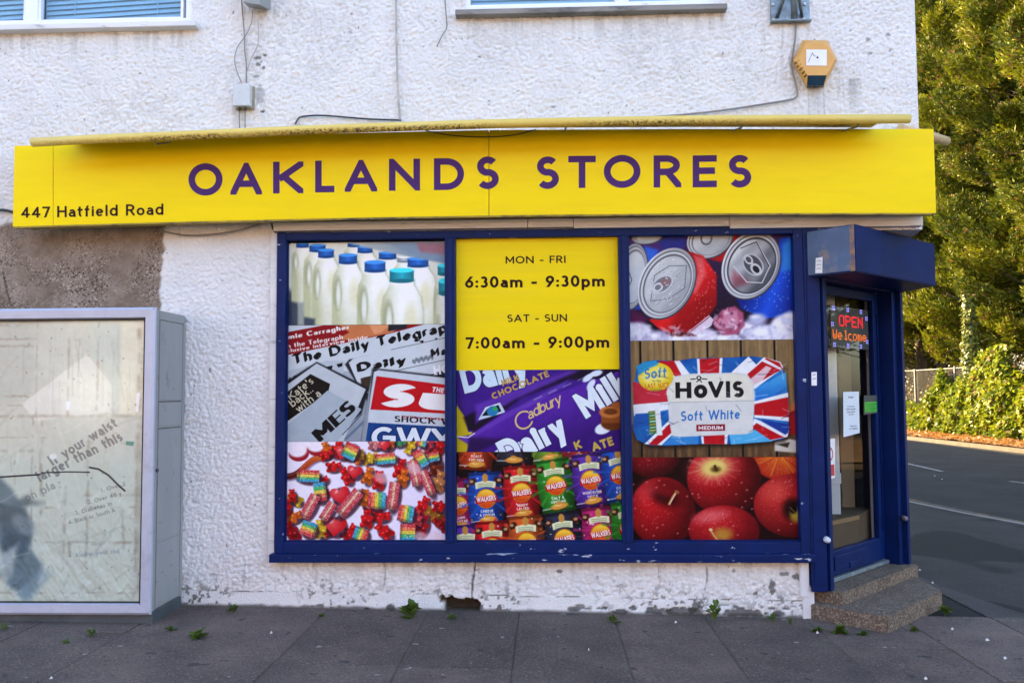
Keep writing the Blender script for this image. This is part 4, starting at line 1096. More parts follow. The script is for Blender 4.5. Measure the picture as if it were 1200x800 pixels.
M_YELF = pbr('yellow_poster_film', (.80, .60, .001), .4, .03, 2, dirt=(.70, .54, .02), dscale=3, dlo=.5, dhi=.9, stretch=(.3, 1, 6), spec=.12)
M_PURPLE = pbr('purple_vinyl', S(72, 40, 104), .45, .08, 12, spec=.12)
M_INK = pbr('dark_plum_vinyl', S(40, 12, 22), .45, .08, 12, spec=.1)
M_SEAM = pbr('dark_gap', (.03, .028, .02), .8)
M_WHITEP = pbr('white_upvc', (.74, .76, .80), .35, .04, 3, dirt=(.45, .44, .42), dscale=6, dlo=.62, dhi=.8)
M_BOARD = pbr('cracked_white_timber', (.60, .60, .60), .7, .12, 4, 40, .3, dirt=(.16, .15, .15), dscale=7, dlo=.58, dhi=.72, stretch=(.35, 1, 3))
M_SILL = pbr('stained_white_sill', (.22, .21, .20), .75, .2, 5, 30, .4, dirt=(.07, .065, .06), dscale=7, dlo=.5, dhi=.68, stretch=(.5, 1, 2))
M_WSILL = pbr('white_sill', (.66, .66, .68), .6, .1, 5, dirt=(.2, .19, .18), dscale=8, dlo=.6, dhi=.75, stretch=(.5, 1, 2))
M_GREYBOX = pbr('pale_grey_plastic', (.5, .53, .56), .5, .06, 20, dirt=(.2, .14, .08), dscale=18, dlo=.64, dhi=.76)
M_STEEL = pbr('galvanised_steel', (.20, .25, .29), .45, .3, 25, metal=.55, dirt=(.1, .09, .08), dscale=20, dlo=.55, dhi=.75)
M_BLACKC = pbr('black_cable', (.025, .025, .027), .6)
M_GREYC = pbr('grey_cable', (.22, .2, .19), .7)
M_WHITEC = pbr('painted_cable', (.42, .38, .36), .7, .25, 12)
M_ORANGE = pbr('faded_orange_plastic', (.62, .32, .07), .45, .07, 9)
M_LENS = pbr('dark_blue_lens', (.004, .035, .09), .15, .2, 20)
M_LABEL = pbr('white_sticker', (.72, .72, .74), .5, .05, 20)
M_DKGREY = pbr('dark_grey', (.05, .052, .055), .6)
M_ALU = pbr('silver_frame', (.40, .44, .56), .42, .06, 8, metal=.25, dirt=(.28, .3, .36), dscale=5, dlo=.55, dhi=.8)
M_CASE = pbr('grey_painted_case', (.27, .28, .29), .5, .08, 4, dirt=(.09, .085, .08), dscale=9, dlo=.62, dhi=.78, stretch=(1, 1, .4))
M_PLINTH = pbr('dark_slate_plinth', (.055, .068, .078), .6, .25, 7, 30, .2)
M_GLASS = glass_mat('clear_glass', (.88, .90, .89), .02, .025, .45)
M_GLASSU = glass_mat('upstairs_glass', (.70, .83, .93), .03)
M_GLASSC = glass_mat('dusty_glass', (.93, .95, .94), .12)
M_BLIND = pbr('sky_tinted_blind', (.42, .58, .68), .6, .04, 3)  # white blind; blue of the sky reflected in the glass put into its colour
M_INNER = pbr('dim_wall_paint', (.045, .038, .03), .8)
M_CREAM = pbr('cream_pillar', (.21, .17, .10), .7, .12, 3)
M_CARD = pbr('cardboard', (.085, .05, .024), .75, .1, 4)
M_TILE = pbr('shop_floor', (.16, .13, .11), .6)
M_STEP = None
M_BRICK = pbr('brown_brick', (.20, .10, .07), .85, .25, 7, 40, .4)
M_ROOF = pbr('roof_tiles', (.13, .07, .05), .85, .25, 6, 30, .4)

def mat_wall():
    m, nt, b = newmat('roughcast_white')
    a = nt.nodes.new('ShaderNodeAttribute'); a.attribute_name = 'Mask'
    sep = nt.nodes.new('ShaderNodeSeparateColor'); nt.links.new(a.outputs['Color'], sep.inputs[0])
    co = coords(nt)
    white = mixc(nt, ramp(nt, noise(nt, co, 2.2, 5, .65), .3, .72), (.76, .765, .775), (.86, .86, .865))
    white = mixc(nt, ramp(nt, noise(nt, co, 60, 3, .6), .66, .78), white, (.42, .41, .41))  # grey flecks painted in as shade between the roughcast lumps
    # exposed brown render with small stones
    vo = nt.nodes.new('ShaderNodeTexVoronoi'); vo.inputs['Scale'].default_value = 95
    nt.links.new(co, vo.inputs['Vector'])
    st = nt.nodes.new('ShaderNodeSeparateColor'); nt.links.new(vo.outputs['Color'], st.inputs[0])
    base = mixc(nt, ramp(nt, noise(nt, co, 5, 5, .7), .32, .7), (.17, .125, .09), (.36, .29, .235))
    stone = mixc(nt, ramp(nt, st.outputs[0], .2, .9), (.07, .045, .035), (.46, .38, .32))
    sm = nt.nodes.new('ShaderNodeMath'); sm.operation = 'MULTIPLY'
    nt.links.new(ramp(nt, st.outputs[1], .55, .62), sm.inputs[0]); nt.links.new(ramp(nt, noise(nt, co, 3.2, 3), .42, .58), sm.inputs[1])
    base = mixc(nt, sm.outputs[0], base, stone)
    c = mixc(nt, sep.outputs[0], white, base)
    c = mixc(nt, sep.outputs[1], c, mixc(nt, noise(nt, co, 50), (.13, .135, .14), (.22, .22, .225)))
    c = mixc(nt, sep.outputs[2], c, mixc(nt, noise(nt, co, 30), (.035, .03, .024), (.08, .07, .055)))
    nt.links.new(c, b.inputs['Base Color'])
    b.inputs['Roughness'].default_value = .82
    b.inputs['Specular IOR Level'].default_value = .25
    bump(nt, b, noise(nt, co, 85, 4, .7), 1.0, .012)
    return m
M_WALL = mat_wall()
M_WALLP = pbr('plain_white_render', (.66, .67, .70), .85, .08, 4, 90, .6)

def mat_concrete_step():
    m, nt, b = newmat('pebbled_concrete')
    co = coords(nt)
    vo = nt.nodes.new('ShaderNodeTexVoronoi'); vo.inputs['Scale'].default_value = 110
    nt.links.new(co, vo.inputs['Vector'])
    st = nt.nodes.new('ShaderNodeSeparateColor'); nt.links.new(vo.outputs['Color'], st.inputs[0])
    c = mixc(nt, ramp(nt, noise(nt, co, 5, 5), .3, .7), (.085, .062, .047), (.165, .125, .094))
    c = mixc(nt, ramp(nt, st.outputs[0], .6, .8), c, (.25, .19, .14))
    c = mixc(nt, ramp(nt, st.outputs[1], .7, .8), c, (.08, .052, .036))
    c = mixc(nt, ramp(nt, noise(nt, co, 3.5, 6, .7), .6, .75), c, (.05, .055, .025))
    nt.links.new(c, b.inputs['Base Color']); b.inputs['Roughness'].default_value = .85
    bump(nt, b, vo.outputs['Distance'], .5, .004)
    return m
M_STEP = mat_concrete_step()

def mat_slab():
    m, nt, b = newmat('paving_slabs')
    a = nt.nodes.new('ShaderNodeAttribute'); a.attribute_name = 'Col'
    co = coords(nt)
    c = mixc(nt, ramp(nt, noise(nt, co, 2.3, 5, .65), .3, .72), (.45, .44, .45), (1.25, 1.2, 1.16))
    c = mixc(nt, 1.0, a.outputs['Color'], c, 'MULTIPLY')
    c = mixc(nt, ramp(nt, noise(nt, co, 75, 3, .75), .54, .70), c, (.24, .20, .19))
    c = mixc(nt, ramp(nt, noise(nt, co, 62, 3, .7), .55, .68), c, (.028, .024, .024))
    c = mixc(nt, ramp(nt, noise(nt, co, 11, 6, .75), .64, .74), c, (.17, .16, .155))
    c = mixc(nt, ramp(nt, noise(nt, co, 9, 2, .4), .70, .715), c, (.035, .031, .030))
    c = mixc(nt, ramp(nt, noise(nt, co, 13, 2, .4), .735, .75), c, (.24, .22, .21))
    nt.links.new(c, b.inputs['Base Color']); b.inputs['Roughness'].default_value = .8
    bump(nt, b, noise(nt, co, 160, 4, .7), .5, .004)
    return m
M_SLAB = mat_slab()
M_JOINT = pbr('gritty_joint', (.095, .078, .062), .95, .35, 12, 90, .5, dirt=(.045, .065, .014), dscale=3, dlo=.55, dhi=.7)
def mat_asphalt(name, a, z, patch=None):
    m, nt, b = newmat(name)
    co = coords(nt)
    c = mixc(nt, ramp(nt, noise(nt, co, .9, 5, .65), .3, .7), a, z)
    c = mixc(nt, ramp(nt, noise(nt, co, 70, 3, .7), .6, .74), c, tuple(k*2.4 for k in z))
    if patch: c = mixc(nt, ramp(nt, noise(nt, co, .55, 2, .4), .52, .54), c, patch)
    nt.links.new(c, b.inputs['Base Color']); b.inputs['Roughness'].default_value = .9; b.inputs['Specular IOR Level'].default_value = .15
    bump(nt, b, noise(nt, co, 60, 4, .75), .9, .010)
    return m
M_ROAD = mat_asphalt('road_asphalt', (.024, .024, .026), (.046, .045, .046))
M_FOOT = mat_asphalt('footway_asphalt', (.036, .033, .033), (.066, .060, .058), (.028, .027, .027))
M_GROUND = pbr('far_ground', (.05, .055, .03), .95, .3, .5)
M_VERGE = pbr('leafy_verge', (.40, .21, .08), .95, .35, 3, 25, .6, dirt=(.12, .075, .035), dscale=6, dlo=.45, dhi=.65)
M_KERB = pbr('kerb_concrete', (.22, .20, .18), .85, .2, 5, 50, .3)
M_LINE = pbr('worn_white_line', (.30, .30, .30), .8, .2, 9, dirt=(.05, .05, .052), dscale=12, dlo=.48, dhi=.62)
M_YLINE = pbr('worn_yellow_line', (.22, .11, .018), .8, .2, 9, dirt=(.05, .045, .04), dscale=8, dlo=.38, dhi=.53)

# ================================================================== ground, roads
def sheet(name, pts, z, mat, res=None):
    mb = MB(); mb.face([(x, y, z if not callable(z) else z(x)) for x, y in pts])
    return tag(mb.build(name, mat), kind='structure')
sheet('ground', [(-220, -220), (220, -220), (220, 320), (-220, 320)], -.14, M_GROUND)
kerbl = [(4.2, 60), (4.45, 20), (4.72, 11), (4.9, 8), (5.09, 6.4), (5.3, 5.2), (5.56, 4.2), (6.1, 3.0), (7.0, 1.9), (8.6, 1.0), (14, .6)]
sheet('side_road', [(14, -8), (14.0, 0)]+[(11.9, 16), (11.75, 20), (11.5, 30), (11.2, 60)]+[(x, y) for x, y in kerbl]+[(14, .6)][:0], -.075, M_ROAD)
sheet('footway', [(1.2, .11), (9.2, .11), (8.6, .93)]+[(x-.06, y-.04) for x, y in kerbl[::-1][2:]]+[(1.2, 60)], -.038, M_FOOT)
mb = MB()
for (xa, ya), (xb, yb) in zip(kerbl[:-1], kerbl[1:]):
    d = Vector((xb-xa, yb-ya)).normalized(); n = Vector((-d.y, d.x))*-.1
    mb.prism([(xa, ya), (xb, yb), (xb+n.x, yb+n.y), (xa+n.x, ya+n.y)], -.12, -.030)
tag(mb.build('kerb', M_KERB), kind='structure')
mb = MB()
pts = [Vector((x, y)) for x, y in kerbl]
for off in (.22,):
    prev = None
    for i in range(len(pts)):
        d = (pts[min(i+1, len(pts)-1)]-pts[max(i-1, 0)]).normalized(); n = Vector((-d.y, d.x))
        a, b_ = pts[i]+n*off, pts[i]+n*(off+.085)
        if prev: mb.face([(prev[0].x, prev[0].y, -.071), (a.x, a.y, -.071), (b_.x, b_.y, -.071), (prev[1].x, prev[1].y, -.071)])
        prev = (a, b_)
tag(mb.build('yellow_road_line', M_YLINE), kind='structure')
mb = MB()
for p0, p1 in (((1040, 537.5), (1104, 552)), ((1184, 563.5), (1250, 572))):
    a, b_ = gnd(*p0, -.071), gnd(*p1, -.071)
    d = (b_-a).normalized(); n = Vector((-d.y, d.x, 0))*.05
    mb.face([a-n, b_-n, b_+n, a+n])
tag(mb.build('white_road_line', M_LINE), kind='structure')
# far verge with its kerb
vk = [(11.2, 60), (11.5, 30), (11.75, 20), (11.9, 16), (12.6, 9), (14, 0)]
mb = MB()
n_ = len(vk)
for (xa, ya), (xb, yb) in zip(vk[:-1], vk[1:]):
    mb.prism([(xa, ya), (xb, yb), (xb+.13, yb), (xa+.13, ya)], -.13, .03)
tag(mb.build('far_kerb', pbr('far_kerb_stone', (.14, .10, .075), .9, .25, 4)), kind='structure')
vx, vy = np.meshgrid(np.linspace(0, 1, 40), np.linspace(0, 60, 220))
xk = np.interp(vy, [v[1] for v in vk[::-1]], [v[0] for v in vk[::-1]])+.13
X = xk+vx*22
Z = .015+.10*fbm(X*1.3, vy*1.3, 3)+np.where(vx > .06, (vx-.06)*1.2, 0)
idx = np.arange(40*220).reshape(220, 40)
q = np.stack([idx[:-1, :-1], idx[:-1, 1:], idx[1:, 1:], idx[1:, :-1]], -1).reshape(-1, 4)
tag(np_mesh('verge', np.stack([X, vy, Z], -1).reshape(-1, 3), q, M_VERGE, smooth=True), kind='structure')

# worn strip of older tarmac along the slabs, with a ragged edge
rs0 = random.Random(3)
up_ = [gnd(px+rs0.uniform(-4, 4), py+rs0.uniform(-1, 1), -.033) for px, py in ((1040, 662), (1062, 671), (1085, 680), (1110, 688), (1128, 696), (1150, 704), (1176, 713), (1205, 722))]
mb = MB(); lowp = [Vector((p.x, .10, -.033)) for p in up_]
for i in range(len(up_)-1):
    if up_[i].y > .11 and up_[i+1].y > .11: mb.face([lowp[i], lowp[i+1], up_[i+1], up_[i]])
tag(mb.build('footway_patch', mat_asphalt('old_tarmac', (.058, .052, .051), (.092, .082, .079))), kind='structure')
mb = MB()
for i in range(len(up_)-1):
    a_, b_ = up_[i], up_[i+1]; wv = Vector((0, .022+.02*(i % 2), .003)); mb.face([a_+Vector((0, -.008, .003)), b_+Vector((0, -.008, .003)), b_+wv, a_+wv])
tag(mb.build('footway_crack', M_JOINT), kind='structure')
# pavement of slabs in columns that run away from the wall
cols_x = [-6.4, -5.1, -4.45, -3.8, -3.2, -2.57, -1.49, -.80, -.185, .45, 1.055, 1.73, 2.38, 3.0, 3.64, 4.3, 5.0, 5.7, 6.4, 7.1, 7.8, 8.5]
colj = {-2.57: -1.16, -1.49: -1.2, -.80: -1.23, -.185: -1.6, .45: -1.5, 1.055: -.66, 1.73: -.66, 2.38: -.62, 3.0: -.6}
rs = random.Random(21)
mb = MB(); slabcol = []
for x0, x1 in zip(cols_x[:-1], cols_x[1:]):
    first = colj.get(x0, -.55-rs.random()*.5)
    ys = [.115 if x0 > 1.7 else .02, first]
    while ys[-1] > -5: ys.append(ys[-1]-rs.choice([.62, .9, .9, 1.0]))
    for ya, yb in zip(ys[:-1], ys[1:]):
        g_ = rs.uniform(.0025, .0055); t = (rs.uniform(-.003, .003), rs.uniform(-.002, .002))
        bm = bmesh.new(); bmesh.ops.create_cube(bm, size=1)
        for v in bm.verts: v.co = Vector(((x0+x1)/2+v.co.x*(x1-x0-2*g_), (ya+yb)/2+v.co.y*(ya-yb-2*g_), v.co.z*.05-.025))
        bmesh.ops.bevel(bm, geom=[e for e in bm.edges if all(v.co.z > -.01 for v in e.verts)], offset=.005, segments=1, affect='EDGES')
        sx_ = (x1-x0); dz = rs.uniform(-.002, .002)
        for v in bm.verts: v.co.z += gz(v.co.x)+dz+t[0]*(v.co.x-x0)/sx_+t[1]*(v.co.y-ya)
        bm.verts.index_update(); n0 = len(mb.v)
        mb.add([v.co.copy() for v in bm.verts], [[v.index for v in f.verts] for f in bm.faces])
        k = rs.uniform(.72, 1.25); h_ = rs.uniform(-.006, .008)
        slabcol += [(.112*k+h_, .080*k, .068*k)]*(len(mb.v)-n0)
        bm.free()
pav = mb.build('pavement', M_SLAB)
a = pav.data.color_attributes.new('Col', 'FLOAT_COLOR', 'POINT')
a.data.foreach_set('color', np.c_[np.array(slabcol), np.ones(len(slabcol))].astype(np.float32).ravel())
tag(pav, kind='structure')
mb = MB(); mb.face([(-7, -7, gz(-7)-.005), (3, -7, gz(3)-.005), (3, .1, gz(3)-.005), (-7, .1, gz(-7)-.005)]); mb.face([(3, -7, gz(3)-.005), (9, -7, gz(3)-.005), (9, .1, gz(3)-.005), (3, .1, gz(3)-.005)])
tag(mb.build('paving_joints', M_JOINT), kind='structure')

# ================================================================== the shop building
shop = tag(empty('shop_building', (0, 0, 0)), 'white roughcast corner shop with blue woodwork and a wide three-light display window', 'shop')
# window rectangles on the wall plane
def mx(px): return -1.855+(px-325)*(3.625/618)
def mz(py): return 2.631-(py-269.5)*(2.245/383)
WX0, WX1, WZ0, WZ1 = -1.855, 1.77, .386, 2.631
UL = (-6.2, -2.492, 4.15, 5.6)          # upper windows: frame rectangles
UR = (-.555, 1.237, 4.185, 5.6)
PX, PZ = 1.755, 2.60                    # the wall stops here below the canopy
X0, X1, Z0, Z1 = -4.3, 2.595, -.06, 4.72
st = .0080
nx_, nz_ = int((X1-X0)/st)+1, int((Z1-Z0)/st)+1
gx, gzz = np.meshgrid(np.linspace(X0, X1, nx_), np.linspace(Z0, Z1, nz_))
wp = .5*(fbm(gx*30, gzz*30, 2)-.5)
d1 = worley(gx/.031+wp, gzz/.029+wp, 3); d2 = worley(gx/.0225, gzz/.0215+wp, 9)
area = fbm(gx*1.6, gzz*1.6, 6)
rough = np.clip(1-d1, 0, 1)*.0065+np.clip(.9-d2, 0, 1)*.0175+fbm(gx*16, gzz*16, 8)*.012+fbm(gx*2, gzz*2, 12)*.012-.012
rough *= .75+.5*area
groundz = .016-.0165*gx
hz = gzz-groundz
# flat band at the foot
band = sstep(.118+.02*(vn(gx*12, gx*0, 4)-.5), .10, hz)
rough = rough*(1-band)+band*(.012+.004*fbm(gx*14, gzz*14, 5))
# where the white coat has come off beside the cabinet (top left)
bx = fac(190, 300).x
edge = bx+.11*(fbm(gzz*9, gx*2+2, 21)-.5)+.05*(fbm(gzz*34, gx*30, 22)-.5)
top = fac(60, 262).z+.02*(vn(gx*14, gx*0, 23)-.5)
bare = ((gx < edge) & (gzz < top) & (gzz > 1.75+.05*vn(gx*8, gx*0, 24))).astype(float)
patch2 = 0*gx
bare_s = bare.copy()
for _ in range(2):
    bare_s = (bare_s+np.roll(bare_s, 1, 0)+np.roll(bare_s, -1, 0)+np.roll(bare_s, 1, 1)+np.roll(bare_s, -1, 1))/5
rough = rough*(1-bare_s)+bare_s*(-.012+.6*rough)
# grey scabs where the foot has flaked
fl = np.zeros_like(gx); dirt = np.zeros_like(gx)
def blob(arr, px, py, rx, ry, amt=1.0, rag=.5, seed=0):
    p = fac(px, py); s_ = 1/170
    r_ = np.hypot((gx-p.x)/(rx*s_), (gzz-p.z)/(ry*s_))+rag*(fbm(gx*38, gzz*38, seed+int(px))-.5)*2
    np.maximum(arr, amt*(1-sstep(.85, 1.02, r_)), out=arr)
for px, py, rx, ry in ((457, 712, 5, 4), (672, 713, 9, 3.5), (727, 717, 8, 4), (742, 712, 5, 3), (796, 716, 30, 5), (870, 718, 26, 4.5), (911, 719, 8, 3.5), (640, 722, 26, 1.5), (430, 714, 3, 3)):
    blob(fl, px, py, rx, ry)
for px, py, rx, ry, am in ((600, 727, 14, 3, .9), (302, 68, 5, 2, .8), (311, 65, 3, 2, .9), (303, 76, 3, 2, .8), (309, 80, 2, 2, .8), (300, 90, 4, 2, .6), (308, 131, 3, 2, .9), (304, 110, 6, 14, .35), (656, 669, 4, 2, .8), (607, 107, 3, 1.5, .6), (648, 125, 3, 1.5, .6), (1017, 46, 3, 2, .6), (1019, 63, 3, 2, .5), (1041, 41, 3, 2, .6), (1043, 59, 2, 1.5, .5),
                            (905, 688, 4, 10, .8), (920, 672, 5, 3, .7), (934, 676, 6, 4, .8), (915, 700, 4, 3, .6), (941, 690, 4, 7, .6), (885, 695, 3, 2, .8), (860, 668, 2, 2, .6), (700, 676, 2, 2, .5), (770, 689, 3, 2, .5), (484, 692, 3, 1.5, .5), (455, 692, 3, 2, .5)):
    blob(dirt, px, py, rx, ry, am)
def crack(pts, w_=1.0, amt=.8):
    s_ = 1/170
    for (ax, ay), (bx_, by) in zip(pts[:-1], pts[1:]):
        A, B = fac(ax, ay), fac(bx_, by)
        dx, dz_ = B.x-A.x, B.z-A.z; L2 = dx*dx+dz_*dz_
        t = np.clip(((gx-A.x)*dx+(gzz-A.z)*dz_)/L2, 0, 1)
        d = np.hypot(gx-A.x-t*dx, gzz-A.z-t*dz_)+.006*(vn(gx*50, gzz*50, 31)-.5)
        np.maximum(dirt, amt*(1-sstep(w_*s_*.5, w_*s_*1.4, d)), out=dirt)
crack([(553, 700), (554, 680), (557, 660), (555, 655)], 1.2, .9)
crack([(450, 655), (452, 672), (449, 690)], .8, .5); crack([(826, 690), (829, 678), (828, 664)], 1.0, .6); crack([(770, 655), (774, 690)], .7, .35)
crack([(947, 104), (948, 135)], .9, .35); crack([(965, 106), (966, 135)], .9, .4)          # rust runs under the alarm
crack([(2, 318), (6, 338), (11, 357)], 1.0, .95); crack([(300, 300), (300, 302)], .1, .1)
np.maximum(dirt, .75*sstep(.62, .70, fbm(gx*26, gzz*26, 41))*sstep(.36, .10, hz)*sstep(.09, .14, hz)*sstep(.3, .6, fbm(gx*3, gzz*3, 42)), out=dirt)
def runs(x0, x1, ztop, L, amt, seed):      # rain-washed dirt below a ledge
    stv = fbm(gx*22, gzz*1.1, seed, 4)
    m_ = sstep(.46, .66, stv)*sstep(x0-.03, x0+.03, gx)*sstep(x1+.03, x1-.03, gx)*(gzz < ztop)*np.clip(1-(ztop-gzz)/(L*(.4+stv)), 0, 1)
    np.maximum(dirt, amt*m_, out=dirt)
runs(-.60, 1.29, UR[2]-.03, .24, .28, 71); runs(-4.3, -2.44, UL[2]-.03, .22, .3, 72); runs(1.55, 1.95, 4.06, .5, .4, 73); runs(1.84, 2.2, 3.66, .3, .4, 74); runs(-2.2, -1.95, 3.6, .3, .4, 75); runs(-1.9, 1.75, WZ0-.02, .16, .25, 76)
np.maximum(dirt, .15*sstep(.56, .74, fbm(gx*1.3, gzz*1.0, 77))*sstep(.40, .60, fbm(gx*40, gzz*40, 78)), out=dirt)
np.maximum(dirt, .8*sstep(.80, .86, fbm(gx*30, gzz*30, 44)), out=dirt)
np.maximum(dirt, .9*sstep(.0045, .0, np.abs(hz-.108-.016*(fbm(gx*9, gx*0, 47)-.5)))*sstep(.42, .6, fbm(gx*7, gx*0+3, 48)), out=dirt)
np.maximum(dirt, .85*sstep(.58, .66, fbm(gx*34, gzz*34, 49))*sstep(.26, .05, hz)*sstep(.40, .62, fbm(gx*2.2, gzz*2.2, 50)+.25*sstep(.9, 1.7, gx)), out=dirt)
np.maximum(fl, sstep(.60, .64, fbm(gx*10, gzz*22, 52))*sstep(.095, .06, hz)*sstep(-.3, .4, gx), out=fl)
np.maximum(dirt, .85*sstep(.022, .0, hz-.012*(vn(gx*20, gx*0, 45))), out=dirt)
rough -= fl*.008
# the knocked-out hole at the foot
hc = fac(541, 711); hole = (1-sstep(.86, 1.05, np.maximum(np.abs(gx-hc.x)/.125, np.abs(gzz-hc.z)/.062)+1.1*(fbm(gx*17, gzz*17, 51)-.5)))
dirt = np.maximum(dirt*(1-.0*hole), hole)
rough = rough*(1-hole)-hole*.11
keep = np.ones((nz_-1, nx_-1), bool)
cxm = (gx[:-1, :-1]+gx[1:, 1:])/2; czm = (gzz[:-1, :-1]+gzz[1:, 1:])/2
for (a0, a1, b0, b1) in ((WX0+.02, WX1-.01, WZ0+.02, WZ1-.02), (UL[0], UL[1]-.015, UL[2]-.03, 9), (UR[0]+.015, UR[1]-.015, UR[2]-.03, 9), (PX, 9, -9, PZ)):
    keep &= ~((cxm > a0) & (cxm < a1) & (czm > b0) & (czm < b1))
idx = np.arange(nx_*nz_).reshape(nz_, nx_)
q = np.stack([idx[:-1, :-1], idx[:-1, 1:], idx[1:, 1:], idx[1:, :-1]], -1)[keep]
mask = np.stack([bare_s*(1-fl), fl, dirt], -1).reshape(-1, 3)
co_ = np.stack([gx, -rough+.012, gzz], -1).reshape(-1, 3)
fw = np_mesh('wall', co_, q, M_WALL, shop, col=mask, smooth=True, colname='Mask')
# the rest of the walls (left run, top, reveals, sides, back)
OUT = [(2.595, .0), (2.77, .96), (3.1, 3.0), (3.25, 10)]
mb = MB()
mb.box(-9, X0, 0, .25, -.1, 6.0)
mb.box(X0, UL[0]+.0, 0, .25, Z1, 6.0) if UL[0] > X0 else None
mb.box(UL[1], UR[0], .003, .25, Z1, 6.0); mb.box(UR[1], 2.595, .003, .25, Z1, 6.0)
mb.box(-9, 2.595, .003, .25, 5.6, 6.0)
for u in (UL, UR):      # reveals of the upper windows
    mb.box(u[0]-.0, u[0]+.004, 0.0, .1, u[2], 5.6); mb.box(u[1]-.004, u[1], .0, .1, u[2], 5.6)
mb.box(WX0, 1.5, .2, .3, -.1, WZ0+.02)                # behind the stall riser
mb.box(-9, WX0-.03, .05, .3, -.1, 2.65); mb.box(-9, 2.58, .05, .3, WZ1-.01, 4.1)
mb.box(1.62, 1.74, .02, .3, -.1, .40)
# side wall, above the canopy it starts at the corner, below it at the end of the cut corner
for (xa, ya), (xb, yb), z0 in ((OUT[0], OUT[1], 2.60), (OUT[1], OUT[2], -.1), (OUT[2], OUT[3], -.1)):
    mb.prism([(xa, ya), (xb, yb), (xb-.22, yb), (xa-.22, ya+.02)], z0, 6.0)
mb.box(-9, 3.25, 10, 10.25, -.1, 6); mb.box(-9, -8.75, 0.25, 10, -.1, 6)
mb.face([(1.7, .03, 2.601), (2.59, .03, 2.601), (2.768, .95, 2.601), (2.6, .9, 2.601)])    # soffit of the cut corner
mb.build('wall', M_WALLP, shop)
mb = MB()
mb.add([(-9.3, -.35, 5.95), (2.9, -.35, 5.95), (3.55, 10.5, 5.95), (-9.3, 10.5, 5.95), (-9.3, 5, 8.4), (3.2, 5, 8.4)], [(0, 1, 5, 4), (3, 4, 5, 2), (1, 2, 5), (0, 4, 3), (0, 3, 2, 1)])
mb.build('roof', M_ROOF, shop)
mb = MB()
mb.box(-9, 3.3, 10.25, 46, -.1, 4.75); mb.add([(-9.2, 10.2, 4.75), (3.45, 10.2, 4.75), (3.45, 46, 4.75), (-9.2, 46, 4.75), (-2, 10.2, 6.2), (-2, 46, 6.2)], [(0, 1, 4), (1, 2, 5, 4), (2, 3, 5), (3, 0, 4, 5)])
mb.build('unseen_shading_block', M_BRICK, shop)  # unseen block behind the shop, added and sized to shade the side road

# ---- inside, seen through the door glass
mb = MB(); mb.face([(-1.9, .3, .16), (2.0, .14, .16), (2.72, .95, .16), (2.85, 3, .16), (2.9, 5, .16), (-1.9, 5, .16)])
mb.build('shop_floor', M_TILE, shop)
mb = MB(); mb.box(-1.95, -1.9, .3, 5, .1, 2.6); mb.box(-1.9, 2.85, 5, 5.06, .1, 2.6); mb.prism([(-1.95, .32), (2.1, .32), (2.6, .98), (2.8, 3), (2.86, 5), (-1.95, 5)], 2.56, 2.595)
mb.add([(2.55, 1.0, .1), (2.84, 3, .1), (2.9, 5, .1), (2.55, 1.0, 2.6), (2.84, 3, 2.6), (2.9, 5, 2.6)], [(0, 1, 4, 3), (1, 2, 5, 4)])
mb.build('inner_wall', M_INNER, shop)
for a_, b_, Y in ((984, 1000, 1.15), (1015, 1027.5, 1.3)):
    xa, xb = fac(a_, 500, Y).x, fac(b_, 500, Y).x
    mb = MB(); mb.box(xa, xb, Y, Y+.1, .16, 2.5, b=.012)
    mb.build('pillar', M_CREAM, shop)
xa, xb = fac(972, 500, .75).x, fac(983, 500, .75).x
mb = MB(); mb.box(xa-.2, xb, .75, .80, .55, 2.5, b=.01); mb.box(xa-.2, xb+.004, .742, .748, .80, .88); mb.build('shelf_end', M_GREYBOX, shop)

# ---- long white board under the sign, thin trim at the window's left
mb = MB()
segs = [(320, 618), (618.6, 672), (672.6, 855), (855.6, 1082)]
for a_, b_ in segs:
    zt, zb = 2.70, fac((a_+b_)/2, 270.5 if a_ < 600 else 268).z
    mb.box(fac(a_, 265, -.06).x, fac(b_, 265, -.06).x, -.06, -.004, zb, zt, b=.006)
mb.build('lintel_board', M_BOARD, shop)
mb = MB(); mb.box(-1.905, -1.858, -.030, .02, .40, 2.64, b=.004)
mb.build('window_trim', M_BOARD, shop)

# ---- the big display window
fr = MB()
yb_, yf = .06, -.045
fr.box(WX0, WX0+.064, yf, yb_, WZ0, WZ1, b=.006); fr.box(WX1-.064, WX1, yf, yb_, WZ0, WZ1, b=.006)
fr.box(WX0+.062, WX1-.062, yf+.004, yb_, WZ1-.056, WZ1-.002, b=.006)
fr.box(WX0+.062, WX1-.062, yf+.004, yb_, WZ0+.004, WZ0+.108, b=.006)
win = fr.build('display_window', pbr('worn_blue_frame', (.0020, .0135, .086), .42, .2, 5, 60, .06, dirt=(.42, .45, .52), dscale=13, dlo=.66, dhi=.675, spec=.12, stretch=(.6, 1, 1)), shop)
cells = [(337, 525), (538, 729.5), (742, 932)]
for a_, b_ in ((525, 538), (729.5, 742)):
    m2 = MB(); m2.box(mx(a_), mx(b_), yf-.002, yb_, WZ0+.106, WZ1-.054, b=.006); m2.box(mx(a_)+.022, mx(b_)-.022, yf-.012, yf-.001, WZ0+.108, WZ1-.056, b=.003)
    m2.build('mullion', M_BLUE, win)
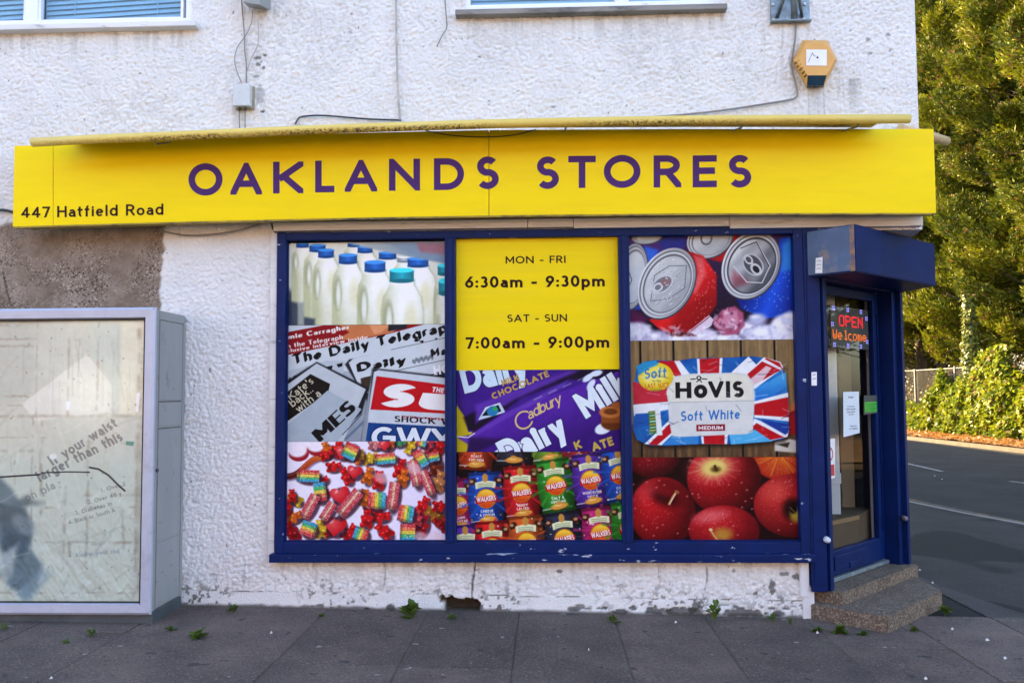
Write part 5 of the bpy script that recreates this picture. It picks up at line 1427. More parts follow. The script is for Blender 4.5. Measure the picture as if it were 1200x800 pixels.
for a_, b_ in cells:
    m2 = MB()      # inner beads around each light
    xa, xb, za, zb = mx(a_)-.010, mx(b_)+.010, mz(634), mz(276)
    for bx0, bx1, bz0, bz1 in ((xa, xa+.010, za, zb), (xb-.010, xb, za, zb), (xa+.010, xb-.010, zb-.010, zb), (xa+.010, xb-.010, za, za+.008)):
        m2.box(bx0, bx1, -.012, .02, bz0, bz1)
    m2.build('glazing_bead', M_BLUE, win)
    m2 = MB(); m2.face([(xa, .024, za), (xb, .024, za), (xb, .024, zb), (xa, .024, zb)]); m2.build('pane', M_GLASS, win)
sl_ = MB(); sl_.box(WX0-.02, WX1+.015, -.095, .02, WZ0-.02, WZ0+.036, b=.008); sl_.build('window_sill', M_BLUEC, win)
# ---- upper windows
def upper(u, mull, panes, slope, sill_x, smat):
    m2 = MB(); y0, y1 = .005, .085
    fwid = .05
    m2.box(u[0], u[1], y0, y1, u[2], u[2]+.052, b=.006); m2.box(u[0], u[0]+.052, y0, y1, u[2]+.05, 5.6); m2.box(u[1]-.052, u[1], y0, y1, u[2]+.05, 5.6)
    m2.box(u[0]+.05, u[1]-.05, y0, y1, 5.54, 5.6)
    for a_, b_ in mull: m2.box(a_, b_, y0+.002, y1, u[2]+.05, 5.55, b=.005)
    f = m2.build('upper_window', M_WHITEP, shop)
    for a_, b_ in panes:
        s2 = MB()
        for bx0, bx1, bz0, bz1 in ((a_-.02, a_, u[2]+.05, 5.5), (b_, b_+.02, u[2]+.05, 5.5), (a_, b_, u[2]+.05, u[2]+.066)):
            s2.box(bx0, bx1, .015, .06, bz0, bz1, b=.003)
        s2.build('casement', M_WHITEP, f)
        g2 = MB(); g2.face([(a_, .045, u[2]+.06), (b_, .045, u[2]+.06), (b_, .045, 5.52), (a_, .045, 5.52)]); g2.build('pane', M_GLASSU, f)
        bl = MB(); k = 0
        zz = u[2]+.02+.0
        while zz < 5.5:
            s_ = slope
            bl.face([(a_-.01, .10, zz), (b_+.01, .10, zz+s_*(b_-a_)), (b_+.01, .118, zz+.036+s_*(b_-a_)), (a_-.01, .118, zz+.036)])
            zz += .038
        bl.face([(a_-.03, .13, u[2]), (b_+.03, .13, u[2]), (b_+.03, .13, 5.5), (a_-.03, .13, 5.5)])
        for cx_ in (a_+(b_-a_)*.2, a_+(b_-a_)*.8): bl.box(cx_-.002, cx_+.002, .094, .098, u[2]+.02, 5.5)
        bl.build('blind', M_BLIND, f)
    s2 = MB(); s2.box(sill_x[0], sill_x[1], -.075, .03, u[2]-.042, u[2]-.003, b=.006); s2.build('window_sill', smat, f)
    return f
upper(UL, [(-3.73, -3.635)], [(-5.9, -3.745), (-3.615, -2.59)], .045, (-6.3, -2.442), M_WSILL)
upper(UR, [(.529, .607)], [(-.50, .52), (.62, 1.185)], .0, (-.60, 1.29), M_SILL)

# ---- cut corner: post, door, canopy, steps
D0, D1 = Vector((1.885, .005, 0)), Vector((2.76, .94, 0))
DU = (D1-D0).normalized(); DN = Vector((DU.y, -DU.x, 0)); DL = (D1-D0).length
DM = Matrix(((DU.x, -DN.x, 0, D0.x), (DU.y, -DN.y, 0, D0.y), (0, 0, 1, 0), (0, 0, 0, 1)))   # local x along the door, y inwards
DY = .07
DM2 = DM @ Matrix.Translation((0, DY, 0))      # the door leaf stands back in its frame
def door_at(px, py, off=0.0):
    """pixel -> (along, height) on the door plane, off metres outwards"""
    d = ray(px, py); P = D0+DN*off
    t = (P-CAM).dot(DN)/d.dot(DN); h = CAM+d*t
    return (h-D0).dot(DU), h.z
m2 = MB()
m2.box(1.772, 1.878, -.04, .05, .165, 2.62, b=.006); m2.box(1.79, 1.862, -.047, -.038, .22, 2.58, b=.003)
m2.build('door_post', M_BLUE, shop)
m2 = MB(); m2.box(0.0, .05, -.03, .22, .165, 2.5, mat=DM, b=.005); m2.box(1.222, 1.285, -.01, .22, .15, 2.5, mat=DM, b=.006); m2.box(.05, 1.222, .0, .22, 2.27, 2.5, mat=DM, b=.004)
m2.box(1.285, 1.33, -.05, .05, .02, 2.5, mat=DM, b=.005)
m2.build('door_frame', M_BLUE, shop)
GU = door_at(1029, 560, -.03-DY)[0]
m2 = MB()
m2.box(.055, .085, .03, .075, .20, 2.265, mat=DM2, b=.004); m2.box(GU, 1.218, .03, .075, .20, 2.265, mat=DM2, b=.004)
m2.box(.085, GU, .03, .075, .20, .37, mat=DM2, b=.004); m2.box(.085, GU, .03, .075, 2.20, 2.265, mat=DM2, b=.004)
m2.box(.32, .86, .018, .031, .235, .335, mat=DM2, b=.004)
m2.box(GU+.05, 1.17, .020, .031, .42, 2.1, mat=DM2, b=.004)
dr = m2.build('shop_door', M_BLUE, shop)
m2 = MB(); m2.face([DM2 @ Vector(p) for p in ((.084, .05, .36), (GU+.001, .05, .36), (GU+.001, .05, 2.21), (.084, .05, 2.21))]); m2.build('door_glass', M_GLASS, dr)
m2 = MB(); m2.box(.06, 1.21, .0, .035, .168, .196, mat=DM2, b=.003); m2.build('weather_bar', M_STEEL, dr)
for px, py, o in ((1003, 659, .0), ):
    u_, z_ = door_at(px, py, -.015-DY)
    m2 = MB(); m2.box(u_-.10, u_+.10, .010, .019, z_-.02, z_+.02, mat=DM2, b=.003); m2.build('letter_plate', M_BLUE, dr)
for (px, py) in ((969, 632), (1060, 607)):      # shutter pins with flaking paint
    p = fac(px, py, -.06) if px < 1000 else CAM+ray(px, py)*((DM @ Vector((1.33, -.05, 0))-CAM).dot(DN)/ray(px, py).dot(DN))
    m2 = MB(); m2.tube([p+Vector((0, .03, 0)), p+Vector((0, -.02, 0)), p+Vector((.002, -.035, 0))], [.022, .02, .008], 10); m2.build('shutter_pin', M_CHIP if px < 1000 else M_BLUEW, shop)
# canopy box
C0 = fac(1003, 318, -.3); zc = C0.z
C0 = Vector((C0.x, -.3)); zt_ = fac(1003, 262, -.3).z
t_ = (zc-CAM.z)/ray(1097, 335).z; C1 = CAM+ray(1097, 335)*t_
A0 = Vector((1.80, -.052)); E1 = Vector((2.80, .96))
m2 = MB(); m2.prism([(A0.x, A0.y), (C0.x, C0.y), (C1.x, C1.y), (E1.x+.04, E1.y)], zc, zt_)
bm = bmesh.new(); me_ = bpy.data.meshes.new('t'); me_.from_pydata(m2.v, [], m2.f); bm.from_mesh(me_)
bmesh.ops.bevel(bm, geom=bm.edges[:], offset=.006, segments=2, affect='EDGES'); bm.verts.index_update()
m3 = MB(); m3.add([v.co.copy() for v in bm.verts], [[v.index for v in f.verts] for f in bm.faces]); bm.free()
can = m3.build('door_canopy', M_BLUE, shop)
m2 = MB()      # weathered end plate, its front-lit tone painted in, and rusty corner strip
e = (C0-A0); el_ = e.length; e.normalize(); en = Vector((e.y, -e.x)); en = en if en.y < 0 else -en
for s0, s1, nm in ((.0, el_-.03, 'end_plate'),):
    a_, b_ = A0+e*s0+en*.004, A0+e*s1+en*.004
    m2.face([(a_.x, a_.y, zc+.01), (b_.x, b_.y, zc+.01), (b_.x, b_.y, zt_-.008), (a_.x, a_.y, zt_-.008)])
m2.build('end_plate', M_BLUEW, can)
m2 = MB(); a_ = A0+e*(el_-.035)+en*.006; b_ = C0+en*.006
m2.face([(a_.x, a_.y, zc+.004), (b_.x, b_.y, zc+.004), (b_.x, b_.y, zt_-.004), (a_.x, a_.y, zt_-.004)])
M_RUST = pbr('rusty_corner', (.10, .10, .16), .7, .3, 20, 40, .3, dirt=(.30, .16, .08), dscale=14, dlo=.45, dhi=.6)
m2.build('corner_strip', M_RUST, can)
# doorsteps
def rough_block(name, poly, z0, z1, seed, amp=.012, sub=5, top_slope=0):
    bm = bmesh.new()
    vb = [bm.verts.new((p[0], p[1], z0)) for p in poly]; vt = [bm.verts.new((p[0], p[1], z1)) for p in poly]
    n = len(poly)
    bm.faces.new(vb[::-1]); bm.faces.new(vt)
    for i in range(n): bm.faces.new((vb[i], vb[(i+1) % n], vt[(i+1) % n], vt[i]))
    bmesh.ops.bevel(bm, geom=bm.edges[:], offset=.007, segments=2, affect='EDGES')
    bmesh.ops.triangulate(bm, faces=bm.faces[:])
    bmesh.ops.subdivide_edges(bm, edges=bm.edges[:], cuts=sub, use_grid_fill=True)
    bm.normal_update()
    for v in bm.verts:
        k = fbm(np.array([v.co.x*16+v.co.z*9]), np.array([v.co.y*16+v.co.z*7]), seed)[0]-.5
        k2 = fbm(np.array([v.co.x*60+v.co.z*40]), np.array([v.co.y*60+v.co.z*31]), seed+3)[0]-.5
        v.co += v.normal*(k*amp+k2*amp*.5)
    bm.verts.index_update()
    m = MB(); m.add([v.co.copy() for v in bm.verts], [[v.index for v in f.verts] for f in bm.faces], smooth=False); bm.free()
    return m.build(name, M_STEP, shop)
sp = lambda px, py, z: gnd(px, py, z)
s_poly = [sp(952, 709, .075), sp(1040, 722, .085), sp(1104, 692, .08), sp(1058, 677, .08)]
p_in = D0+DN*-.1+DU*.0
poly2 = [(s_poly[0].x, s_poly[0].y), (s_poly[1].x, s_poly[1].y), (s_poly[2].x, s_poly[2].y), ((D0+DU*1.36+DN*.02).x, (D0+DU*1.36+DN*.02).y), (p_in.x, p_in.y+.06), (1.75, .05)]
rough_block('doorstep', poly2, -.08, .082, 3, .006, 9)
t0, t1 = D0+DN*.10+DU*.0, D0+DN*.10+DU*1.33
poly3 = [(t0.x, t0.y), (t1.x, t1.y), ((t1-DN*.3).x, (t1-DN*.3).y), ((t0-DN*.28).x, (t0-DN*.28).y)]
rough_block('door_threshold', poly3, .02, .163, 8, .005, 9)
m2 = MB(); m2.box(1.70, 1.765, -.02, .1, .12, .39, b=.014); m2.box(1.715, 1.80, -.012, .09, -.05, .20, b=.02)
m2.build('wall_end', M_WALLP, shop)
# ================================================================== posters in the window
M_PRINT = attr_mat('printed_film', .45, .10)
def poster(name, c, label, y=.016, gain=.88, pw_=1.13):
    g = c.grid(1.0)**pw_*gain; h, w_, _ = g.shape
    x0, y0, x1, y1 = c.r
    xs = np.linspace(mx(x0), mx(x1), w_); zs = np.linspace(mz(y0)-.001, mz(y1)+.001, h)
    X, Z = np.meshgrid(xs, zs)
    co = np.stack([X, np.full_like(X, y), Z], -1).reshape(-1, 3)
    idx = np.arange(w_*h).reshape(h, w_)
    q = np.stack([idx[1:, :-1], idx[1:, 1:], idx[:-1, 1:], idx[:-1, :-1]], -1).reshape(-1, 4)
    o = np_mesh(name, co, q, M_PRINT, None, col=g.reshape(-1, 3))
    return tag(o, label, 'window poster', 'printed posters filling the display window')
poster('window_poster', paint_milk(), 'poster of plastic milk bottles with blue caps, top of the left light', gain=.96, pw_=1.0)
poster('window_poster', paint_papers(), 'poster of overlapping newspapers, between the milk and the sweets')
poster('window_poster', paint_sweets(), 'poster of mixed gummy bears, hearts and rainbow sweets, under the newspapers', gain=.95, pw_=1.05)
poster('window_poster', paint_choc(), 'poster of purple chocolate bars, under the yellow opening hours')
poster('window_poster', paint_crisps(), 'poster of crisp packets in many colours, foot of the middle light')
poster('window_poster', paint_cans(), 'poster of red and blue drink cans lying in ice')
poster('window_poster', paint_bread(), 'poster of wrapped white bread with a red, white and blue flag pattern')
poster('window_poster', paint_apples(), 'poster of wet red apples, under the bread')
# opening hours
m2 = MB(); m2.box(mx(538), mx(729.5), .012, .018, mz(435), mz(278))
hrs = m2.build('opening_hours', M_YELF)
tag(hrs, 'plain yellow panel with the opening hours in dark letters', 'window poster', 'printed posters filling the display window')
for s_, x0, x1, base, h_, w_ in (('MON - FRI', 596.7, 668, 309, 8.9, .17), ('6:30am - 9:30pm', 548.3, 713.7, 337.4, 13.6, .2), ('SAT - SUN', 598.2, 668.8, 378.5, 8.9, .17), ('7:00am - 9:00pm', 548.8, 718, 409.6, 13.6, .2)):
    W, ps = text_polys(s_, w_, .15)
    k = (x1-x0)/W; adv = 0
    for ch_ in s_:
        gw, ps = glyph(ch_, w_); m2 = MB()
        for j, p in enumerate(ps):
            m2.face([(mx(x0+(adv+a_)*k), .0112-(j % 5)*.0001, mz(base-b_*h_)) for a_, b_ in p])
        if ps: m2.build('letter', M_INK, hrs)
        adv += gw+.15

# ================================================================== the long yellow sign
SY = -.20
sgn = tag(empty('shop_sign', (fac(573, 255, SY).x, 0, 2.66)), 'long yellow fascia sign with purple capital lettering above the window', 'sign')
def child(mb, name, mat, root):
    o = mb.build(name, mat); o.parent = root
    o.matrix_parent_inverse = Matrix.Translation(-Vector(root.location))
    return o
stations = {18: (171, 265.5), 63: (170, 264), 230: (163, 259.4), 400: (156.3, 255.4), 573: (152.6, 252.4), 800: (151.3, 250), 1094: (151.3, 249.5)}
sx_ = sorted(stations)
def sg_top(px): return np.interp(px, sx_, [stations[k][0] for k in sx_])
def sg_bot(px): return np.interp(px, sx_, [stations[k][1] for k in sx_])
for a_, b_ in ((17, 61.8), (62.6, 572.6), (573.4, 1094)):
    m2 = MB(); n_ = max(2, int((b_-a_)/30)+1); rows = []
    for i in range(n_):
        px = a_+(b_-a_)*i/(n_-1)
        rows.append((fac(px, sg_top(px), SY), fac(px-(2 if px < 30 else 0)+(3 if px > 1080 else 0), sg_bot(px), SY)))
    for i in range(n_-1):
        t0, b0 = rows[i]; t1, b1 = rows[i+1]
        back = Vector((0, .035, 0)); lipt = Vector((0, .012, 0))
        m2.face([b0, b1, t1, t0]); m2.face([t0, t1, t1+back, t0+back]); m2.face([b1, b0, b0+back, b1+back])
    m2.face([rows[0][0], rows[0][0]+back, rows[0][1]+back, rows[0][1]]); m2.face([rows[-1][1], rows[-1][1]+back, rows[-1][0]+back, rows[-1][0]])
    child(m2, 'sign_panel', M_YEL, sgn)
m2 = MB()       # box behind the panels and the dark underside trim
n_ = 24
for i in range(n_):
    pa, pb = 19+1073*i/n_, 19+1073*(i+1)/n_
    ta, tb = fac(pa, sg_top(pa), SY), fac(pb, sg_top(pb), SY); ba, bb_ = fac(pa, sg_bot(pa), SY), fac(pb, sg_bot(pb), SY)
    o1 = Vector((0, .036, -.004)); o2 = Vector((0, -SY-.02, -.004)); u1 = Vector((0, .036, .01)); u2 = Vector((0, -SY-.02, .01))
    m2.face([ta+o1, tb+o1, tb+o2, ta+o2]); m2.face([ba+u1, bb_+u1, bb_+u2, ba+u2]); m2.face([ba+u1, bb_+u1, tb+o1, ta+o1])
child(m2, 'sign_backing', pbr('faded_yellow_box', (.50, .36, .10), .6, .1, 4, dirt=(.12, .09, .04), dscale=6, dlo=.55, dhi=.7), sgn)
m2 = MB()
for i in range(n_):
    pa, pb = 17+1078*i/n_, 17+1078*(i+1)/n_
    ba, bb_ = fac(pa, sg_bot(pa), SY), fac(pb, sg_bot(pb), SY)
    for dz0, dz1, y0, y1 in ((-.012, -.002, -.004, .03),):
        P = [Vector((0, y0, dz0)), Vector((0, y1, dz0)), Vector((0, y1, dz1)), Vector((0, y0, dz1))]
        for k in range(4):
            p, q_ = P[k], P[(k+1) % 4]
            m2.face([ba+p, bb_+p, bb_+q_, ba+q_])
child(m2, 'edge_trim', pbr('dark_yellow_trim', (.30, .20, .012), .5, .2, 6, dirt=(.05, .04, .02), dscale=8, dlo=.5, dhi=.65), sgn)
def px_text(mb, s_, x0, x1, b0, b1, h_, w_, track=.13, Y=SY-.0015, W=None, h1=None):
    if W:   # one letter of a set width
        ps = glyph(s_, w_, None, W)[1]; tw = W
    else: tw, ps = text_polys(s_, w_, track)
    k = (x1-x0)/tw
    for j, p in enumerate(ps):
        pts = []
        for a_, b_ in p:
            t = a_/tw; base = b0+(b1-b0)*t; hh = h_+((h1 or h_)-h_)*t
            pts.append(fac(x0+a_*k, base-b_*hh, Y-(j % 9)*.00012))
        mb.face(pts)
LET = [('O', 220.8, 260.8, 229.5, 38), ('A', 270.5, 306.5, 228.2, 37.2), ('K', 320, 355, 226.8, 37.2), ('L', 369.3, 391.8, 225.6, 37.2), ('A', 404.5, 441.5, 224.8, 37.2), ('N', 455.8, 492.2, 223.6, 37.4), ('D', 508.5, 543.8, 222.8, 37.2), ('S', 558.3, 584.5, 221.8, 38.2),
       ('S', 628.6, 655, 221.6, 38), ('T', 666, 698.2, 220.4, 37.6), ('O', 707.6, 750.6, 220.4, 38.6), ('R', 766, 798, 219.8, 37.6), ('E', 811.8, 840, 219.6, 37.4), ('S', 853.6, 880.4, 220, 38.2)]
for ch_, x0, x1, b_, h_ in LET:
    m2 = MB(); px_text(m2, ch_, x0, x1, b_, b_-.35, h_, .205, W=(x1-x0)/h_)
    child(m2, 'letter', M_PURPLE, sgn)
for s_, x0, x1, b0, b1, h_, w_ in (('447', 24.8, 58.6, 255.2, 254.6, 12.6, .17), ('Hatfield Road', 67, 191.5, 254.6, 251.6, 13.2, .165)):
    tw = text_polys(s_, w_, .15)[0]; adv = 0
    for ch_ in s_:
        gw, ps = glyph(ch_, w_)
        if ps:
            m2 = MB(); t = adv/tw
            px_text(m2, ch_, x0+(x1-x0)*t, x0+(x1-x0)*(adv+gw)/tw, b0+(b1-b0)*t, b0+(b1-b0)*t-.1, h_, w_)
            child(m2, 'small_letter', M_INK, sgn)
        adv += gw+.15

# beige pole end behind the sign's right edge
m2 = MB(); p0, p1 = fac(1092, 160, .12), fac(1109, 165.5, .35)
m2.tube([p0-Vector((.3, .2, 0)), p0, p1], .032, 10)
tag(m2.build('awning_pole', pbr('cream_pole', (.55, .40, .22), .55, .1, 8)), 'cream pole end sticking out past the right end of the yellow sign', 'pole')

# ================================================================== trough light on top of the sign
TY = -.47
tl = tag(empty('trough_light', tuple(fac(570, 146, TY))), 'mould-stained yellow tube running along the top of the sign', 'sign light')
ts = [(38, 167), (120, 162.6), (200, 159.6), (300, 155), (400, 150.8), (573, 145.3), (700, 142.6), (800, 141), (930, 140), (1066, 139.3)]
def mat_trough():
    m, nt, b = newmat('mouldy_yellow_tube')
    co = coords(nt, (.7, 1, 3)); g_ = nt.nodes.new('ShaderNodeTexCoord')
    base = mixc(nt, ramp(nt, noise(nt, co, 3, 4), .35, .7), (.66, .48, .09), (.70, .55, .15))
    co2 = coords(nt, (1, 1, 1))
    sepx = nt.nodes.new('ShaderNodeSeparateXYZ'); nt.links.new(g_.outputs['Normal'], sepx.inputs[0])
    sp_ = nt.nodes.new('ShaderNodeSeparateXYZ'); nt.links.new(g_.outputs['Object'], sp_.inputs[0])
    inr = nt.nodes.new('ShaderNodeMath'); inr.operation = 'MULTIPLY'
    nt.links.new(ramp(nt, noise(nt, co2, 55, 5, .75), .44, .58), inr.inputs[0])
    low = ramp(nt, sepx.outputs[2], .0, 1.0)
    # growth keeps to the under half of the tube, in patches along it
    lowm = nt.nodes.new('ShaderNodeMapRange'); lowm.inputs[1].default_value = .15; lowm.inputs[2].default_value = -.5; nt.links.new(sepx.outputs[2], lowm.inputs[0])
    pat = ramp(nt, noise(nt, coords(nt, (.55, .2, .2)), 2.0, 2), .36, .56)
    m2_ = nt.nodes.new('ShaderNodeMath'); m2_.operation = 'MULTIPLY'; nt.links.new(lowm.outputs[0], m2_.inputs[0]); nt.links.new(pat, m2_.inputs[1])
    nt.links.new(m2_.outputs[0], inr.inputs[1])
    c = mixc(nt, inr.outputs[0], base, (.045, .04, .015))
    nt.links.new(c, b.inputs['Base Color']); b.inputs['Roughness'].default_value = .5
    return m
m2 = MB(); m2.tube([fac(a_, b_, TY) for a_, b_ in ts], .0295, 18)
child(m2, 'tube', mat_trough(), tl)
m2 = MB()
for i in range(len(ts)-1):
    a_, b_ = fac(ts[i][0]+(26 if i == 0 else 0), ts[i][1], TY), fac(ts[i+1][0]-(26 if i == len(ts)-2 else 0), ts[i+1][1], TY)
    za, zb = fac(ts[i][0], sg_top(ts[i][0]), SY).z+.004, fac(ts[i+1][0], sg_top(ts[i+1][0]), SY).z+.004
    pts_ = [(a_.x, SY-.005, za), (b_.x, SY-.005, zb)]
    m2.face([(a_.x, TY+.01, a_.z+.012), (b_.x, TY+.01, b_.z+.012), (b_.x, SY+.006, zb+.012), (a_.x, SY+.006, za+.012)])
    m2.face([(a_.x, TY+.01, a_.z+.018), (b_.x, TY+.01, b_.z+.018), (b_.x, SY+.006, zb+.018), (a_.x, SY+.006, za+.018)])
child(m2, 'hood', pbr('cream_hood', (.52, .40, .14), .6, .15, 5, dirt=(.10, .07, .03), dscale=7, dlo=.5, dhi=.68), tl)
for px in (182, 664, 872, 1008):
    y_ = np.interp(px, [t[0] for t in ts], [t[1] for t in ts]); p = fac(px, y_, TY)
    m2 = MB(); m2.tube([p+Vector((0, 0, -.02)), p+Vector((-.01, .04, -.04)), Vector((p.x-.02, SY-.002, fac(px, sg_top(px), SY).z-.012))], .006, 6)
    child(m2, 'bracket', M_STEEL, tl)

# ================================================================== fittings on the upper wall
def wallpt(px, py, y=-.03): return fac(px, py, y)
# alarm box
al = tag(empty('alarm_box', tuple(fac(955, 75, -.02))), 'hexagonal orange alarm box with a dark blue lower lens', 'alarm box')
oh = [(941, 47), (969, 47.3), (981.4, 70.5), (965.5, 102.8), (944.8, 102.8), (928.2, 72)]
ih = [(942.6, 49), (968, 49.3), (979, 70.5), (965, 89), (946.5, 89), (939, 86), (929.6, 73)]
m2 = MB()
outer = [fac(a_, b_, -.0) for a_, b_ in oh]; mid = [fac(a_, b_, -.06) for a_, b_ in [(942, 48), (968.4, 48.2), (980.2, 70.6), (965, 100.5), (945.5, 100.5), (929.8, 72)]]
front = [fac(a_, b_, -.105) for a_, b_ in [(945, 50.5), (967, 50.5), (978, 70.5), (968.5, 88.5), (946.5, 88.5), (934, 72)]]
for A_, B_ in ((outer, mid), (mid, front)):
    for i in range(6):
        if A_ is mid and i == 3: continue
        m2.face([A_[i], A_[(i+1) % 6], B_[(i+1) % 6], B_[i]])
m2.face(front)
child(m2, 'cover', M_ORANGE, al)
m2 = MB(); L = [front[4], front[3], mid[3], mid[4]]; o_ = Vector((0, -.004, -.002)); m2.face([p+o_ for p in L]); m2.face([L[0]+o_, L[3]+o_, mid[4], front[4]]); m2.face([L[1]+o_, L[2]+o_, mid[3], front[3]])
m2.face([mid[4]+o_, mid[3]+o_, outer[3], outer[4]])
child(m2, 'strobe_lens', M_LENS, al)
m2 = MB(); m2.face([fac(a_, b_, -.108) for a_, b_ in ((944.6, 77), (969, 77.3), (969, 58.4), (944.8, 58.2))]); lb = child(m2, 'label_plate', M_LABEL, al)
m2 = MB()
c_ = fac(958, 67.6, -.1095); m2.face([c_+Vector((.007*cos(t), 0, .007*sin(t))) for t in np.linspace(0, 6.28, 9)[:-1]])
for a_, b_ in (((947, 73), (952, 62)), ((952, 62), (954, 66)), ((954, 66), (957, 66))): m2.tube([fac(*a_, -.1095), fac(*b_, -.1095)], .0012, 4)
child(m2, 'marking', M_INK, al)
for k in range(5):
    a_, b_ = (931.5+k*2.9, 74.5+k*3.9), (936.5+k*2.2, 71+k*4.2)
    m2 = MB(); m2.tube([fac(a_[0]-.5, a_[1]+.5, -.082), fac(b_[0], b_[1], -.106)], .0045, 5); child(m2, 'vent_slot', M_SEAM, al)
# steel mounting plate with a strut
br = tag(empty('wall_bracket', tuple(fac(924, 20, 0))), 'galvanised steel wall plate with a bracing arm above the alarm box', 'bracket')
pa, pb = fac(903, 27, -.012), fac(946, -70, -.012)
m2 = MB(); m2.box(pa.x, pb.x, -.028, -.008, pa.z, pb.z, b=.003); m2.box(pa.x-.004, pb.x+.004, -.06, -.008, pa.z-.006, pa.z+.003, b=.002); child(m2, 'plate', M_STEEL, br)
m2 = MB(); q0, q1 = fac(911, 20, -.03), fac(930, -40, -.32); m2.tube([q0, q1], .014, 6); m2.tube([fac(940, 20, -.03), q1], .012, 6); m2.tube([fac(931, 26, -.03), fac(931, -60, -.05)], .022, 8); m2.tube([fac(931, -10, -.04), q1], .012, 6); child(m2, 'brace', M_STEEL, br)
for a_, b_ in ((905.5, 6), (906, 24), (942.5, 5.5), (942, 23)):
    p = fac(a_, b_, -.03); m2 = MB(); m2.tube([p, p-Vector((0, .014, 0))], .010, 6); child(m2, 'bolt', M_GREYBOX, br)
# junction box
jb = tag(empty('junction_box', tuple(fac(282, 113, 0))), 'small grey junction box with loose wires on the upper wall', 'junction box')
a_, b_ = fac(272.5, 124, -.075), fac(292.8, 98.5, -.075)
m2 = MB(); m2.box(a_.x, b_.x, -.075, -.018, a_.z, b_.z, b=.005); child(m2, 'lid', M_GREYBOX, jb)
m2 = MB(); m2.box(a_.x+.004, b_.x+.012, -.020, .0, a_.z-.012, b_.z+.004, b=.003); child(m2, 'base', pbr('yellowed_plastic', (.30, .24, .16), .6, .2, 20), jb)
for px in (280.5, 287.5):
    p = fac(px, 127, -.035); m2 = MB(); m2.tube([p+Vector((0, 0, .02)), p-Vector((0, 0, .006)), p-Vector((0, 0, .02))], [.011, .011, .006], 8); child(m2, 'cable_gland', M_DKGREY, jb)
# floodlight, only its foot is in the picture
fl_ = tag(empty('floodlight', tuple(fac(299, -5, 0))), 'dark floodlight fixed high above the junction box, cut by the top edge', 'lamp')
m2 = MB(); a_, b_ = fac(285, 5, -.12), fac(307, -45, -.12); c0_ = fac(312, -4, -.04)
m2.add([(a_.x+.015, -.16, a_.z-.005), (b_.x, -.16, a_.z-.025), (b_.x+.03, -.02, a_.z+.0), (a_.x+.005, -.02, a_.z+.02), (a_.x-.02, -.16, b_.z), (b_.x, -.16, b_.z), (b_.x+.03, -.02, b_.z), (a_.x-.01, -.02, b_.z)], [(0, 1, 2, 3), (4, 7, 6, 5), (0, 4, 5, 1), (1, 5, 6, 2), (2, 6, 7, 3), (3, 7, 4, 0)])
child(m2, 'housing', M_CASE, fl_)
m2 = MB(); p = fac(308, 1, -.05); m2.box(p.x-.02, p.x+.03, -.09, -.0, p.z-.01, p.z+.08, b=.006); m2.box(p.x-.07, p.x-.02, -.05, -.0, p.z-.03, p.z-.005, b=.004); child(m2, 'mount', M_DKGREY, fl_)

def cable(pts, r, mat, label, y=-.022, smooth=3):
    P = [fac(*p[:2], p[2] if len(p) > 2 else y) for p in pts]
    Q = [P[0]]
    for i in range(len(P)-1):       # catmull-rom
        p0, p1, p2, p3 = P[max(i-1, 0)], P[i], P[i+1], P[min(i+2, len(P)-1)]
        for k in range(1, smooth+1):
            t = k/smooth
            Q.append(.5*((2*p1)+(p2-p0)*t+(2*p0-5*p1+4*p2-p3)*t*t+(3*p1-p0-3*p2+p3)*t**3))
    m2 = MB(); m2.tube(Q, r, 6)
    return tag(m2.build('cable', mat), label, 'cable')
cable([(346, 146), (349, 140), (355, 136.6), (375, 135.4), (400, 137), (430, 139.5), (470, 141)], .006, M_BLACKC, 'black cable bent over the top of the yellow tube, right of the junction box')
cable([(932.5, 27), (932, 45), (928.5, 66), (927.4, 78), (932, 96), (934.6, 108), (933.5, 113.5), (926, 117), (900, 121.4), (850, 129), (800, 134.5), (760, 137.5)], .0065, M_GREYC, 'grey cable curving down past the alarm box to the yellow tube')
cable([(464, -5), (464.6, 40), (465.6, 90), (467.5, 122), (468.5, 141)], .0075, M_WHITEC, 'thin painted cable running straight down the upper wall')
cable([(521, -5), (523, 20), (523.5, 33), (518, 42), (512, 55)], .004, M_GREYC, 'short loose wire end beside the right upper window')
cable([(498, 153, -.21), (520, 157.5, -.218), (545, 160, -.222), (570, 160.6, -.222), (600, 158.6, -.22), (628, 152, -.21)], .0035, M_BLACKC, 'thin black wire sagging across the top of the sign')
cable([(186, 270, -.02), (212, 275, -.03), (235, 275.5, -.03), (262, 273, -.03), (290, 267, -.03), (316, 258, -.02)], .006, M_GREYC, 'grey cable sagging under the sign left of the window')
cable([(-12, 248, -.02), (3, 246, -.03), (20, 250, -.03)], .010, M_BLACKC, 'dark cable at the lower left end of the sign')
cable([(318, 256, -.03), (319.5, 268, -.03), (324, 273, -.03)], .006, M_BLACKC, 'short black cable at the upper left corner of the window')
cable([(283, 0), (285, 24), (286.5, 42), (286.8, 60), (288.5, 75), (288.8, 97)], .0048, M_GREYC, 'straight grey wire dropping into the junction box')
cable([(296, 12), (295, 26), (288, 42), (279, 54), (275, 68), (277, 82), (283, 97)], .0032, M_GREYC, 'thin wire bowing out left of the junction box')
cable([(302, 12), (303, 40), (302, 53), (297, 64), (293, 72), (290, 82)], .0036, M_WHITEC, 'pale wire hanging right of the other junction box wires')
cable([(280.5, 130), (280.8, 150)], .004, M_GREYC, 'left one of two short wires below the junction box'); cable([(287.3, 131), (287.2, 150)], .004, M_GREYC, 'right one of two short wires below the junction box')

